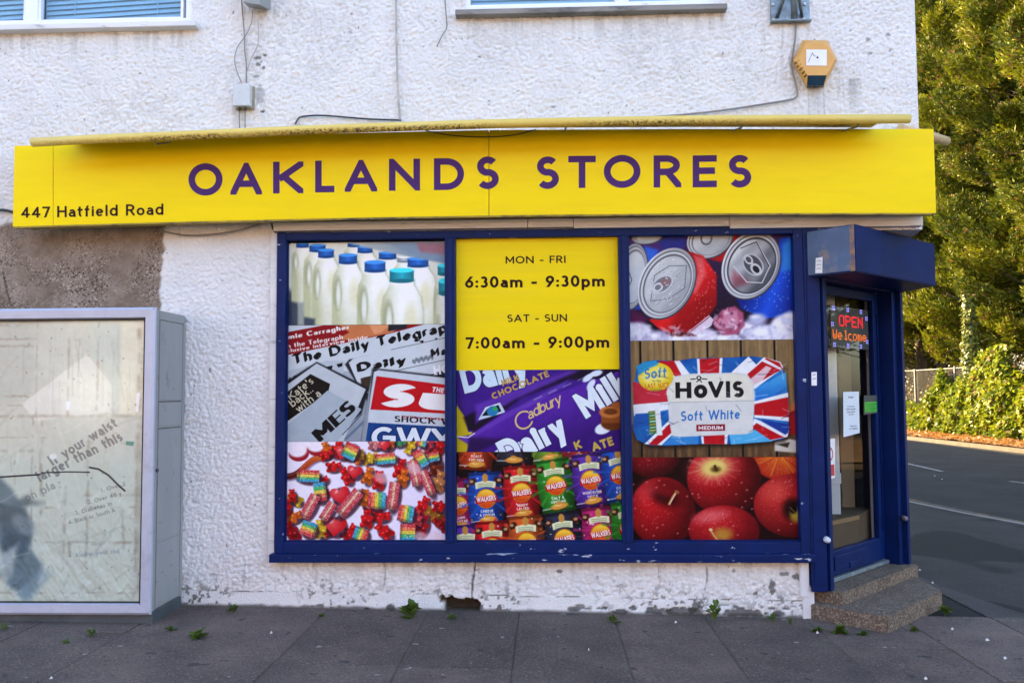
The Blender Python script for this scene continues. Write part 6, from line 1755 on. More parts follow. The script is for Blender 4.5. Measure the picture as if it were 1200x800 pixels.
# ================================================================== display case at the left
KX1, KY, KZ0, KZ1 = -2.497, -.50, .03, 2.068
case = tag(empty('display_case', (-3.5, -.25, 0)), 'grey metal poster display case with a silver frame against the wall', 'display case')
KX0 = -4.45
m2 = MB(); m2.box(KX0+.02, KX1-.012, KY+.10, -.02, KZ0+.10, KZ1-.012, b=.004); m2.box(KX1-.03, KX1-.0125, KY+.02, KY+.12, KZ0+.10, KZ1-.012); m2.box(KX0+.02, KX1-.03, KY+.02, KY+.12, KZ1-.03, KZ1-.0125); m2.box(KX0+.02, KX1-.03, KY+.02, KY+.12, KZ0+.10, KZ0+.12)
for za, zb in ((KZ0+.12, .55), (.56, 1.28), (1.30, 1.45), (1.47, 1.99)):      # raised panels on the side
    m2.box(KX1-.014, KX1-.006, KY+.085, -.065, za, zb, b=.003)
m2.box(KX1-.014, KX1-.004, KY+.02, KY+.065, KZ0+.10, KZ1-.02, b=.003); m2.box(KX1-.014, KX1-.004, -.05, -.02, KZ0+.10, KZ1-.02, b=.003)
m2.box(KX1-.014, KX1-.003, KY+.07, -.055, 1.995, KZ1-.014, b=.003)
child(m2, 'case_body', M_CASE, case)
m2 = MB()
for za in (1.285, 1.46): m2.box(KX1-.0135, KX1-.0115, KY+.08, -.06, za-.003, za+.003)
m2.box(KX1-.0136, KX1-.0122, KY+.066, KY+.084, .12, 2.0)
r2 = random.Random(9)
for _ in range(16):
    y_, z_ = r2.uniform(KY+.07, -.07), r2.uniform(.15, 1.95); L_ = r2.uniform(.01, .07)
    if r2.random() < .5: m2.box(KX1-.0065, KX1-.0056, y_, y_+.002, z_, z_+L_*.6)
    else: m2.box(KX1-.0065, KX1-.0052, y_, min(y_+L_, -.06), z_, z_+.002)
child(m2, 'side_seams', M_SEAM, case)
m2 = MB(); m2.tube([(KX1-.008, KY+.055, 1.02), (KX1+.008, KY+.055, 1.02)], .012, 10); child(m2, 'lock', M_DKGREY, case)
m2 = MB(); m2.box(KX0+.03, KX1-.002, KY+.028, -.03, -.04+gz(-3), KZ0+.105, b=.006)
child(m2, 'plinth', M_PLINTH, case)
fw_ = .075
def bar(p, q_, inner_p, inner_q):      # mitred bar with a bevelled face: p,q outer corners, inner corners
    f0 = KY-.012; f1 = KY+.02
    o = [(p[0], f1, p[1]), (q_[0], f1, q_[1]), (q_[0], f0+.01, q_[1]), (p[0], f0+.01, p[1])]
    mid_p = (p[0]*.8+inner_p[0]*.2, p[1]*.8+inner_p[1]*.2); mid_q = (q_[0]*.8+inner_q[0]*.2, q_[1]*.8+inner_q[1]*.2)
    in_p = (p[0]*.15+inner_p[0]*.85, p[1]*.15+inner_p[1]*.85); in_q = (q_[0]*.15+inner_q[0]*.85, q_[1]*.15+inner_q[1]*.85)
    m2.face(o)
    m2.face([(p[0], f0+.01, p[1]), (q_[0], f0+.01, q_[1]), (mid_q[0], f0, mid_q[1]), (mid_p[0], f0, mid_p[1])])
    m2.face([(mid_p[0], f0, mid_p[1]), (mid_q[0], f0, mid_q[1]), (in_q[0], f0+.003, in_q[1]), (in_p[0], f0+.003, in_p[1])])
    m2.face([(in_p[0], f0+.003, in_p[1]), (in_q[0], f0+.003, in_q[1]), (inner_q[0], f1, inner_q[1]), (inner_p[0], f1, inner_p[1])])
m2 = MB(); zb_, zt2 = KZ0+.09, KZ1
gap = .0012
cs_o = [(KX0, zb_), (KX1, zb_), (KX1, zt2), (KX0, zt2)]; cs_i = [(KX0+fw_, zb_+fw_), (KX1-fw_, zb_+fw_), (KX1-fw_, zt2-fw_), (KX0+fw_, zt2-fw_)]
for k in range(4): bar(cs_o[k], cs_o[(k+1) % 4], cs_i[k], cs_i[(k+1) % 4])
for k in (1, 2):    # mitre joints
    a_, b_ = cs_o[k], cs_i[k]
    m2.cur = 1; m2.tube([(a_[0]*.97+b_[0]*.03, KY-.0115, a_[1]*.97+b_[1]*.03), (b_[0], KY-.006, b_[1])], .0016, 5); m2.cur = 0
child(m2, 'frame', [M_ALU, M_DKGREY], case)
m2 = MB()
gx0_, gx1_, gz0_, gz1_ = KX0+fw_-.005, KX1-fw_+.005, zb_+fw_-.005, zt2-fw_+.005
for bx0, bx1, bz0, bz1 in ((gx0_, gx0_+.012, gz0_, gz1_), (gx1_-.010, gx1_, gz0_, gz1_), (gx0_, gx1_, gz1_-.012, gz1_), (gx0_, gx1_, gz0_, gz0_+.010)): m2.box(bx0, bx1, KY+.008, KY+.019, bz0, bz1)
child(m2, 'gasket', M_SEAM, case)
m2 = MB(); m2.face([(gx0_, KY+.014, gz0_), (gx1_, KY+.014, gz0_), (gx1_, KY+.014, gz1_), (gx0_, KY+.014, gz1_)]); child(m2, 'glass', M_GLASSC, case)
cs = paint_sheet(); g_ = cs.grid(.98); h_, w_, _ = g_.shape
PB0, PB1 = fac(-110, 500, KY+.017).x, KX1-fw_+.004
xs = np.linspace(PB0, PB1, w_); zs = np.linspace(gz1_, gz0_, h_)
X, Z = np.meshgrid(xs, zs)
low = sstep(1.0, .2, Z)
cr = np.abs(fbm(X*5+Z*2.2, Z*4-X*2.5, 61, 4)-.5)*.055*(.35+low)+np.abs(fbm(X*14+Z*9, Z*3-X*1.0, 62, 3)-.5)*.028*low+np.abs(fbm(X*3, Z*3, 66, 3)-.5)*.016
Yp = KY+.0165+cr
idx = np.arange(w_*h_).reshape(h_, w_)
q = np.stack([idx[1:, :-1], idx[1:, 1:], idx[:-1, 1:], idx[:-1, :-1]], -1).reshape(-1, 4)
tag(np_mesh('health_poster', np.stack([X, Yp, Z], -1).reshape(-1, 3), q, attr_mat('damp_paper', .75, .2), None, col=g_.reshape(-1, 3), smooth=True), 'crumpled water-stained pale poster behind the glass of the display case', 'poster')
m2 = MB(); m2.face([(PB0-.9, KY+.019, gz0_), (PB0+.01, KY+.019, gz0_), (PB0+.01, KY+.019, gz1_), (PB0-.9, KY+.019, gz1_)]); child(m2, 'backboard', pbr('pale_board', (.4, .45, .4), .8), case)

# ================================================================== things at the door
def dpt(u_, o, z_): return DM2 @ Vector((u_, o, z_))
led = tag(empty('led_sign', tuple(dpt(.38, .06, 1.98))), 'black lit sign reading OPEN and Welcome in red and orange dots, inside the door glass', 'lit sign')
ua, za = door_at(973, 357, -.06-DY); ub, zb = door_at(1018, 410, -.06-DY)
m2 = MB(); m2.box(ua, ub, .058, .088, zb, za, mat=DM2, b=.004); child(m2, 'housing', M_DKGREY, led)
EM_R, EM_O, EM_B = emit_mat('red_led', (1, .02, .04), .30), emit_mat('orange_led', (1, .20, .03), .27), emit_mat('blue_led', (.30, .26, 1), .32)
FONT5 = {'O': '01110 10001 10001 10001 10001 10001 01110', 'P': '11110 10001 10001 11110 10000 10000 10000', 'E': '11111 10000 10000 11110 10000 10000 11111', 'N': '10001 11001 10101 10101 10011 10001 10001',
         'W': '10001 10001 10001 10101 10101 10101 01010', 'e': '00000 00000 01110 10001 11111 10000 01110', 'l': '00110 00010 00010 00010 00010 00010 00111', 'c': '00000 00000 01110 10000 10000 10000 01110', 'o': '00000 00000 01110 10001 10001 10001 01110', 'm': '00000 00000 11010 10101 10101 10101 10101'}
def dots(s_, u0, u1, z0, z1, mat, name):
    n_ = len(s_)*6-1; du, dz_ = (u1-u0)/n_, (z1-z0)/7
    for k, ch_ in enumerate(s_):
        m2 = MB()
        for r_, row in enumerate(FONT5[ch_].split()):
            for c_, v in enumerate(row):
                if v == '1':
                    U, Zz = u0+(k*6+c_+.5)*du, z1-(r_+.5)*dz_
                    m2.face([dpt(U+a_*du*.44, .0565, Zz+b_*dz_*.44) for a_, b_ in ((-1, -1), (1, -1), (1, 1), (-1, 1))])
        child(m2, name, mat, led)
hh = za-zb
dots('OPEN', ua+.20*(ub-ua), ub-.16*(ub-ua), zb+.52*hh, zb+.79*hh, EM_R, 'lit_letter')
dots('Welcome', ua+.03*(ub-ua), ub-.07*(ub-ua), zb+.20*hh, zb+.43*hh, EM_O, 'lit_letter')
for f_, v in ((.07, .93), (.44, .93), (.80, .93), (.07, .07), (.42, .07), (.77, .07), (.95, .78), (.95, .20), (.03, .55)):
    m2 = MB()
    for da in (-1, 1):
        for db in (-1, 1):
            U, Zz = ua+f_*(ub-ua)+da*.012, zb+v*hh+db*.009
            m2.face([dpt(U+a_*.007, .0565, Zz+b_*.006) for a_, b_ in ((-1, -1), (1, -1), (1, 1), (-1, 1))])
    child(m2, 'light_cluster', EM_B, led)
# notices on the door glass
def notice(name, label, q_, mat, off, cat, extra=None):
    m2 = MB(); P = [door_at(*p, -off-DY) for p in q_]
    m2.face([dpt(u_, off, z_) for u_, z_ in P]); o = m2.build(name, mat)
    tag(o, label, cat)
    return o, P
paper, P = notice('paper_notice', 'white printed notice taped to the door glass', [(988.5, 512), (1007.5, 507), (1006.5, 458.5), (988, 459)], pbr('white_paper', (.62, .68, .76), .7, .03, 5), .046, 'notice')
m2 = MB(); u0, u1 = P[0][0], P[1][0]; zt_n, zb_n = P[3][1], P[0][1]
for s_, fx0, fx1, fz, fh in (('icon', .36, .64, .86, .05), ('To all our', .28, .72, .66, .03), ('valued customers', .2, .8, .60, .03), ('please note the', .26, .74, .54, .03), ('new hours', .34, .66, .48, .03), ('Thank you', .4, .8, .22, .03), ('for shopping', .36, .86, .16, .03)):
    tw, ps = text_polys(s_, .2, .12)
    for p in ps: m2.face([dpt(u0+(fx0+(fx1-fx0)*a_/tw)*(u1-u0), .0452, zb_n+(fz+b_*fh)*(zt_n-zb_n)) for a_, b_ in p])
m2.build('print', M_INK, paper)
card, P = notice('door_sticker', 'black and bright green sticker on the door beside the white notice', [(1012.2, 486), (1028, 483.5), (1027.5, 463), (1012.5, 463)], M_DKGREY, .026, 'sticker')
m2 = MB(); (u0, z0_), (u1, _), (_, z1_) = P[0], P[1], P[2]
m2.face([dpt(u_, .0245, z_) for u_, z_ in ((u0+.02, z0_+.02), (u1-.006, z0_+.02), (u1-.006, z1_-.05), (u0+.02, z1_-.05))]); m2.build('green_panel', pbr('bright_green', (.04, .44, .03), .4, .08, 20), card)
m2 = MB()
for k in range(4): m2.face([dpt(u_, .0235, z1_-.07-k*.016+dz_) for u_, dz_ in ((u0+.035, 0), (u1-.02-(k % 2)*.03, 0), (u1-.02-(k % 2)*.03, .006), (u0+.035, .006))])
m2.build('print', pbr('dark_green', (.01, .12, .02), .5), card)
ns, P = notice('no_smoking_sign', 'white no smoking sticker low inside the door glass edge', [(972.6, 561), (978.5, 559.5), (978.5, 513.5), (972.6, 514)], M_LABEL, .044, 'sticker')
(u0, z0_), (u1, _), (_, z1_) = P[0], P[1], P[2]
m2 = MB(); cu, cz = u0+.01, z0_+.62*(z1_-z0_)
for k in range(10):
    a0, a1 = -pi/2+pi*k/10, -pi/2+pi*(k+1)/10
    m2.face([dpt(cu+r_*cos(t), .0434, cz+r_*sin(t)) for r_, t in ((.050, a0), (.050, a1), (.036, a1), (.036, a0))])
m2.face([dpt(u0+.006, .0434, z0_+.02), dpt(u1-.006, .0434, z0_+.02), dpt(u1-.006, .0434, z0_+.10), dpt(u0+.006, .0434, z0_+.10)])
m2.build('red_print', pbr('red_print', (.45, .02, .04), .5), ns)
# stickers on the door post
for q_, lab in (([(955.4, 320), (963.6, 320), (964, 301), (956, 302.5)], 'torn white sticker with scribbles, high on the blue door post'), ([(951, 451.5), (957.2, 451.5), (957.2, 435.5), (951, 435.8)], 'small square white sticker on the blue door post'), ([(974, 548), (979, 546), (979, 515), (974, 516)], None)):
    if lab is None: continue
    yy = -.0485
    if q_[0][1] < 400:      # on the end of the canopy
        n3 = Vector((en.x, en.y, 0)); P0_ = Vector((A0.x, A0.y, 0))+n3*.006
        put = lambda p, lift=0: CAM+ray(*p)*((P0_+n3*lift-CAM).dot(n3)/ray(*p).dot(n3))
    else: put = lambda p, lift=0: fac(p[0], p[1], yy-lift)
    m2 = MB(); m2.face([put(p) for p in q_]); o = tag(m2.build('sticker', M_LABEL), lab, 'sticker')
    m2 = MB()
    for k in range(3 if q_[0][0] > 954 else 2):
        y_ = q_[3][1]+3+k*4.5; m2.tube([put((q_[0][0]+1.5, y_+1.0), .0015), put((q_[0][0]+3.5+k % 2, y_-.6), .0015), put((q_[1][0]-1.6, y_+.6), .0015)], .0016, 4)
    m2.build('scribble', M_BLUE, o)
# white plates on the far jamb
for k, (pa, pb, lab) in enumerate((((1055.5, 414), (1060.5, 428), 'small white plate at the outer door jamb, the upper one'), ((1056, 433), (1060.5, 448), 'small white plate at the outer door jamb, the lower one'))):
    d_ = ray(pa[0], (pa[1]+pb[1])/2); P0 = D0+DU*1.345; t = (P0-CAM).dot(DU)/d_.dot(DU)
    zc_ = CAM.z+d_.z*t; m2 = MB(); m2.box(1.333, 1.352, -.03, .03, zc_-.045, zc_+.05, mat=DM, b=.003)
    tag(m2.build('jamb_plate', M_GREYBOX), lab, 'plate')
# big carton behind the door glass
ca, cb, cc = fac(972, 603, .62), fac(1005, 603, .62), fac(1022, 612, 1.0)
m2 = MB(); zt_c = fac(985, 603.5, .68).z
base_poly = [(1.93, .30), (fac(1006, 600, .72).x, .72), (fac(1024, 612, 1.12).x, 1.12), (1.9, 1.3)]
m2.prism(base_poly, .17, zt_c)
bxm = tag(m2.build('carton', M_CARD), 'large brown carton standing inside behind the door glass', 'carton')
m2 = MB(); a_, b_ = Vector((*base_poly[0], 0)), Vector((*base_poly[1], 0)); n = Vector(((b_-a_).y, -(b_-a_).x, 0)).normalized()*.006
for z_ in (zt_c-.035,): m2.face([(a_+n)+Vector((0, 0, z_)), (b_+n)+Vector((0, 0, z_)), (b_+n)+Vector((0, 0, z_+.03)), (a_+n)+Vector((0, 0, z_+.03))])
m2.build('packing_tape', pbr('brown_tape', (.25, .15, .07), .35), bxm)
# ================================================================== planting across the side road
M_LEAF = leaf_mat('conifer_foliage', .16, .7)
M_IVY = leaf_mat('ivy_leaves', .28, .45)
M_BARK = pbr('brown_bark', (.10, .065, .04), .95, .3, 8, 30, .6, stretch=(1, 1, .25))
def cards(P, D, U_, L, Wd, col, mat, name, parent=None, fold=.0):
    """one leaf-shaped quad per row: base P, direction D, side U_"""
    n = len(P); side = U_*Wd[:, None]
    a = P; b_ = P+D*L[:, None]*.5+side; c_ = P+D*L[:, None]; d = P+D*L[:, None]*.5-side
    co = np.stack([a, b_, c_, d], 1).reshape(-1, 3)
    q = np.arange(n*4).reshape(n, 4)
    return np_mesh(name, co, q, mat, parent, col=np.repeat(col, 4, 0))
def unit(v): return v/np.maximum(np.linalg.norm(v, axis=1, keepdims=True), 1e-9)
def conifer_mesh(seed, H=17.0, R0=2.7, root=None):
    r = np.random.default_rng(seed)
    nb = 270; per = 260
    zb = 2.0+(H-2.0)*r.random(nb)**1.05; th = r.random(nb)*2*pi
    prof = R0*np.minimum(1, (.55+.5*np.sin(np.clip((zb-1.5)/(H*.36), 0, pi/2))))*np.clip((H-zb)/(H*.42), .04, 1)**.75
    Rb = prof*(.36+.80*r.random(nb))
    tip = np.stack([Rb*np.cos(th), Rb*np.sin(th), zb-.12*Rb+.5*r.random(nb)], 1)
    outd = np.stack([np.cos(th), np.sin(th), .05+.5*r.random(nb)], 1); outd = unit(outd)
    tang = np.stack([-np.sin(th), np.cos(th), 0*th], 1)
    upv = np.cross(outd, tang)*-1
    sz = (.6+.75*r.random((nb, 1, 1)))
    q3 = unit(r.standard_normal((nb*per, 3))).reshape(nb, per, 3)
    q3[..., 2] = np.abs(q3[..., 2])*1.15-.22; q3[..., 0] = np.where(r.random((nb, per)) < .7, np.abs(q3[..., 0]), q3[..., 0])
    k = q3*np.array([.80, .62, .36])*sz*(.80+.22*r.random((nb, per, 1)))+r.standard_normal((nb, per, 3))*.045
    k[..., 2] -= .20*np.maximum(k[..., 0], 0)
    shift = 0*k[..., :1]-.45
    P = tip[:, None]+outd[:, None]*(k[..., :1]+shift)+tang[:, None]*k[..., 1:2]+upv[:, None]*k[..., 2:3]
    P = P.reshape(-1, 3); O = np.repeat(outd, per, 0); T_ = np.repeat(tang, per, 0)
    n = len(P)
    tone = np.repeat(r.random(nb), per)*.6+r.random(n)*.4
    brown = (r.random(n) < .07)
    g1, g2 = np.array([.020, .046, .003]), np.array([.27, .265, .008])
    col = g1*(1-tone[:, None])+g2*tone[:, None]
    col[brown] = np.array([.20, .11, .03])*(.6+.6*r.random((brown.sum(), 1)))
    Ps, Ds, Us, Ls, Ws, Cs = [], [], [], [], [], []
    base_d = unit(O*.9+np.array([0, 0, .35])+r.standard_normal((n, 3))*.42)
    for j, sp in enumerate((-.75, 0, .7)):
        D = unit(base_d+T_*sp*.8+r.standard_normal((n, 3))*.15)
        U_ = unit(np.cross(D, r.standard_normal((n, 3))))
        Ps.append(P+D*.02); Ds.append(D); Us.append(U_); Ls.append((.10+.14*r.random(n))*(1 if sp == 0 else .8)); Ws.append(.016+.018*r.random(n)); Cs.append(col*(.9+.2*r.random((n, 1))))
    crown = cards(np.concatenate(Ps), np.concatenate(Ds), np.concatenate(Us), np.concatenate(Ls), np.concatenate(Ws), np.concatenate(Cs), M_LEAF, 'crown', root)
    m2 = MB()
    m2.tube([(0, 0, -.1), (.05, .02, 3), (0, .05, 8), (0, 0, H-1)], [.26, .2, .13, .02], 9)
    for i in range(0, nb, 3):
        z0 = max(.9, zb[i]-.5*Rb[i]); m2.tube([(0, 0, z0), tuple(tip[i]*np.array([.5, .5, 0])+np.array([0, 0, (z0+tip[i][2])/2-.1])), tuple(tip[i])], [.04, .025, .008], 4, cap=False)
    rb = random.Random(seed)
    for i in range(26):     # bare low twigs
        t = rb.uniform(0, 2*pi); z0 = rb.uniform(1.0, 3.0); L_ = rb.uniform(.8, 2.2)
        m2.tube([(0, 0, z0), (L_*.5*cos(t), L_*.5*sin(t), z0+.25), (L_*cos(t), L_*sin(t), z0+rb.uniform(-.4, .3))], [.03, .018, .005], 4, cap=False)
    m2.build('trunk', M_BARK, root)
    return root
def copy_tree(root, loc, rz, s_):
    c_ = root.copy(); COL.objects.link(c_); c_.location = loc; c_.rotation_euler.z = rz; c_.scale = s_
    for ch_ in list(root.children):
        d = ch_.copy(); COL.objects.link(d); d.parent = c_
    return c_
def fx(y): return np.interp(y, [v[1] for v in vk[::-1]], [v[0] for v in vk[::-1]])+2.25      # fence line
spots = [(16.6, 1.5, 1, 17), (16.5, 5.5, 0, 18), (16.4, 9.5, 1, 17), (16.2, 13.5, 0, 17), (15.9, 17.6, 1, 19), (15.6, 21.6, 0, 18), (15.5, 25.4, 1, 20), (15.2, 29.6, 0, 19), (15.0, 33.8, 1, 21), (15.0, 38.4, 0, 20), (18.6, 46.5, 1, 21), (22.5, 54, 0, 22), (26.5, 60, 1, 22), (19.4, 20.0, 1, 21), (19.2, 25.5, 0, 22), (19.0, 31.5, 1, 22), (18.8, 37.5, 0, 22)]
lab = ['conifer beyond the right edge of the picture, nearest the junction', 'second conifer from the junction, beyond the right edge of the picture', 'third conifer from the junction, just beyond the right edge of the picture', 'dense golden-green conifer at the right edge of the picture, nearest of the tall row', 'tall golden-green conifer second from the right edge in the row beyond the side road', 'tall conifer in the middle of the row across the side road', 'tall conifer with its foliage just right of the yellow sign',
       'tall conifer showing just beside the corner of the shop wall', 'conifer mostly hidden behind the corner of the shop, nearest the wall edge', 'farthest conifer of the front row, behind the shop corner', 'first of three far conifers glimpsed low beside the door jamb', 'second of three far conifers glimpsed low beside the door jamb', 'last of three far conifers glimpsed low beside the door jamb', 'rear conifer filling the gap above the nearest front trees', 'rear conifer standing behind the middle of the front row', 'rear conifer behind the gap beside the shop corner', 'farthest rear conifer behind the shop corner']
protos = {}
for i, (x, y, k, H) in enumerate(spots):
    if k not in protos:
        root = empty('conifer_tree', (x, y, .5)); conifer_mesh(100+k, 17.0, 2.75+.2*k, root); protos[k] = root
        root.scale = (1, 1, H/17); t = root
    else: t = copy_tree(protos[k], (x, y, .5), 1.1*i, (1, 1, H/17))
    tag(t, lab[i], 'tree', 'tall conifers across the side road')

# chain-link fence
fence = tag(empty('wire_fence', (fx(24), 24, .3)), 'rusty chain-link fence half buried in ivy across the side road', 'fence')
m2 = MB(); y0, y1, FH = 9.0, 46.0, 2.15
def fpt(y, z): return Vector((fx(y), y, .10+z))
s_ = .085
n_ = int((y1-y0+FH)/s_)
for k in range(n_):
    ya = y0-FH+k*s_
    for sg in (1, -1):
        a_ = max(ya, y0); b_ = min(ya+FH, y1)
        if b_ <= a_: continue
        za_, zb_ = (a_-ya), (b_-ya)
        if sg < 0: za_, zb_ = FH-za_, FH-zb_
        p, q_ = fpt(a_, za_), fpt(b_, zb_); w_ = Vector((0, .0017, .0017*sg*-1))
        m2.face([p-w_, q_-w_, q_+w_, p+w_])
m_ = child(m2, 'wire_mesh', pbr('rusty_wire', (.07, .055, .04), .7, .3, 5), fence)
m2 = MB(); m2.tube([fpt(y, FH) for y in np.linspace(y0, y1, 14)], .014, 6); m2.tube([fpt(y, .1) for y in np.linspace(y0, y1, 14)], .008, 5); child(m2, 'tension_wire', pbr('grey_wire', (.3, .28, .25), .6), fence)
for y in np.arange(y0, y1, 3.0):
    m2 = MB(); p = fpt(y, 0); m2.box(p.x-.04, p.x+.04, y-.04, y+.04, -.2, FH+.15, b=.01); child(m2, 'post', M_KERB, fence)

# ivy heaped over the fence and climbing the trunks
def ivy(cx, cy, L_, Hh, dep, n, seed, label, base=.12, cols=((.06, .12, .006), (.38, .38, .016))):
    r = np.random.default_rng(seed)
    root = tag(empty('ivy_bush', (cx, cy, base)), label, 'ivy', 'ivy heaps along the fence')
    u = r.random(n)*2-1; v = r.random(n)
    top = Hh*(.55+.45*fbm(u*2.2+seed, u*0, seed, 3)*1.4)*np.sqrt(np.clip(1-u**4, 0, 1))
    z = v*top
    y = u*L_/2
    bulge = dep*np.sqrt(np.clip(1-(v*.92)**2, 0, 1))*(.55+.8*fbm(y*1.5+seed, z*1.8, seed+2, 3))
    x = -bulge*(1-.55*r.random(n)**2.2)
    P = np.stack([x, y, z], 1)
    O = unit(np.stack([-np.ones(n), r.standard_normal(n)*.6, .5+r.standard_normal(n)*.5], 1))
    D = unit(np.stack([-.35+r.standard_normal(n)*.4, r.standard_normal(n)*.7, -.5+r.standard_normal(n)*.5], 1))
    U_ = unit(np.cross(D, O+r.standard_normal((n, 3))*.3))
    tone = np.clip(.6*fbm(y*2.4, z*2.4, seed+9, 3)+.55*r.random(n)-.1, 0, 1)[:, None]
    col = np.array(cols[0])*(1-tone)+np.array(cols[1])*tone
    br_ = r.random(n) < .06; col[br_] = (.22, .12, .035)
    cards(P, D, U_, .11+.09*r.random(n), .045+.035*r.random(n), col, M_IVY, 'foliage', root)
    m2 = MB()
    for k in range(14):
        yy = (r.random()*2-1)*L_*.42; h_ = Hh*.7*r.random()+.2
        m2.tube([(.05, yy, -.1), (-.06-.1*r.random(), yy+.2*r.standard_normal(), h_*.5), (-dep*.5*r.random(), yy+.3*r.standard_normal(), h_)], [.02, .014, .004], 4, cap=False)
    m2.build('stems', M_BARK, root)
    return root
ylab = [(12.6, 'ivy heap at the right edge of the picture by the road'), (15.4, 'broad ivy heap nearest the right edge, hanging towards the road'), (18.2, 'dense bright ivy heap right of the middle of the verge'), (20.9, 'tallest ivy heap, spilling over the fence top in the middle'), (23.6, 'ragged ivy heap left of the tallest one'), (26.4, 'low ivy heap in front of the bare wire fence beside the shop'), (29.6, 'ivy heap close to the shop corner with wire showing above'), (33.4, 'farthest ivy heap, just beside the door jamb')]
hts = [1.7, 1.9, 2.4, 2.7, 2.2, 1.1, 1.2, 1.1]
for i, (y, l) in enumerate(ylab):
    ivy(fx(y)+.05, y, 3.5, hts[i], .85 if hts[i] > 1.5 else .75, 9000 if hts[i] > 1.5 else 5500, 200+i, l)
und = [(13.5, 3.2, 'dark shrubs behind the fence at the right edge of the picture'), (18.0, 3.6, 'dark shrubs behind the dense bright ivy heap'), (22.5, 3.6, 'dark shrubs behind the tallest ivy heap'), (27.0, 2.6, 'dark shrubs showing through the bare wire fence'), (31.5, 2.8, 'dark shrubs behind the fence beside the door jamb'), (36.0, 3.2, 'dark shrubs farther back beside the door jamb'), (41.0, 3.6, 'farthest dark shrubs behind the shop corner')]
for i, (y, h_, l) in enumerate(und):
    t = ivy(fx(y)+2.0+.35*max(0, y-27), y, 5.6, h_*1.25, 1.0, 7000, 250+i, l, .2, ((.022, .026, .008), (.075, .06, .018)))
    t.name = 'shrub'; t['category'] = 'shrub'; t['group'] = 'dark shrubs behind the fence'
# ivy wrapped round two bare trunks
def ivy_post(x, y, Hh, n, seed, label):
    r = np.random.default_rng(seed); root = tag(empty('ivy_column', (x, y, .1)), label, 'ivy', 'ivy columns on trunks and posts')
    z = r.random(n)*Hh; th = r.random(n)*2*pi; rad = (.16+.14*r.random(n))*(.7+.6*fbm(z*1.5, z*0, seed, 3))
    P = np.stack([rad*np.cos(th), rad*np.sin(th), z], 1); O = np.stack([np.cos(th), np.sin(th), .3+0*th], 1)
    D = unit(O*.3+np.array([0, 0, -.6])+r.standard_normal((n, 3))*.5); U_ = unit(np.cross(D, O))
    t = r.random(n)[:, None]; col = np.array([.07, .10, .016])*(1-t)+np.array([.26, .26, .05])*t
    cards(P, D, U_, .10+.06*r.random(n), .04+.025*r.random(n), col, M_IVY, 'foliage', root)
    m2 = MB(); m2.tube([(0, 0, -.1), (.03, 0, Hh*.5), (0, .03, Hh)], [.10, .09, .07], 7); m2.build('stem', M_BARK, root)
ivy_post(fx(28.6)-.25, 28.6, 4.1, 2600, 301, 'ivy-clad column rising through the bare gap in the fence'); ivy_post(fx(33.6)-.3, 33.6, 3.8, 2200, 302, 'ivy-clad column right beside the door jamb'); ivy_post(fx(22.4)-.2, 22.4, 4.6, 2600, 303, 'ivy-clad column above the tallest ivy heap')
# leaf litter on the verge: nobody could count it
r = np.random.default_rng(77); n = 14000
y = 8+r.random(n)*34; x = fx(y)-2.25+.1+r.random(n)**1.2*2.2
P = np.stack([x, y, .05+.10*r.random(n)], 1); D = unit(np.stack([r.standard_normal(n), r.standard_normal(n), .25*r.standard_normal(n)], 1)); U_ = unit(np.cross(D, np.array([0, 0, 1.])+.4*r.standard_normal((n, 3))))
t = r.random(n)[:, None]
tag(cards(P, D, U_, .06+.06*r.random(n), .025+.02*r.random(n), np.array([.52, .25, .07])*(1-t)+np.array([.30, .14, .04])*t, M_IVY, 'leaf_litter'), 'brown fallen leaves strewn along the far verge', 'fallen leaves', kind='stuff')
r = np.random.default_rng(78); n = 9000
y = 9+r.random(n)*32; x = fx(y)-.75+.9*r.random(n)-.35*fbm(y*1.2, y*0, 5, 3)
P = np.stack([x, y, .06+.28*r.random(n)**2], 1); D = unit(np.stack([-.4+.6*r.standard_normal(n), r.standard_normal(n), .3+.3*r.standard_normal(n)], 1)); U_ = unit(np.cross(D, np.array([-.4, 0, 1.])+.4*r.standard_normal((n, 3))))
t = r.random(n)[:, None]
tag(cards(P, D, U_, .08+.06*r.random(n), .035+.02*r.random(n), np.array([.07, .12, .012])*(1-t)+np.array([.24, .27, .03])*t, M_IVY, 'ground_ivy'), 'low ground ivy creeping from the fence over the verge', 'ground cover', kind='stuff')

# houses on the other side of the street, behind the camera: they shade the low sky and show in the glass
opp = tag(empty('terrace_house', (0, -21, 0)), 'brick terrace across the street, seen only as a faint reflection', 'house')
m2 = MB(); m2.box(-34, 26, -29, -20, -.14, 6.2); child(m2, 'wall', M_BRICK, opp)
m2 = MB(); m2.add([(-34.3, -29.3, 6.2), (26.3, -29.3, 6.2), (26.3, -19.6, 6.2), (-34.3, -19.6, 6.2), (-34.3, -24.5, 9.2), (26.3, -24.5, 9.2)], [(0, 1, 5, 4), (2, 3, 4, 5), (1, 2, 5), (3, 0, 4), (3, 2, 1, 0)]); child(m2, 'roof', M_ROOF, opp)
for k in range(10):
    for z0 in (.9, 3.7):
        m2 = MB(); x0 = -32+k*6; m2.box(x0, x0+1.8, -20.05, -19.97, z0, z0+1.4); child(m2, 'window', M_WHITEP, opp)
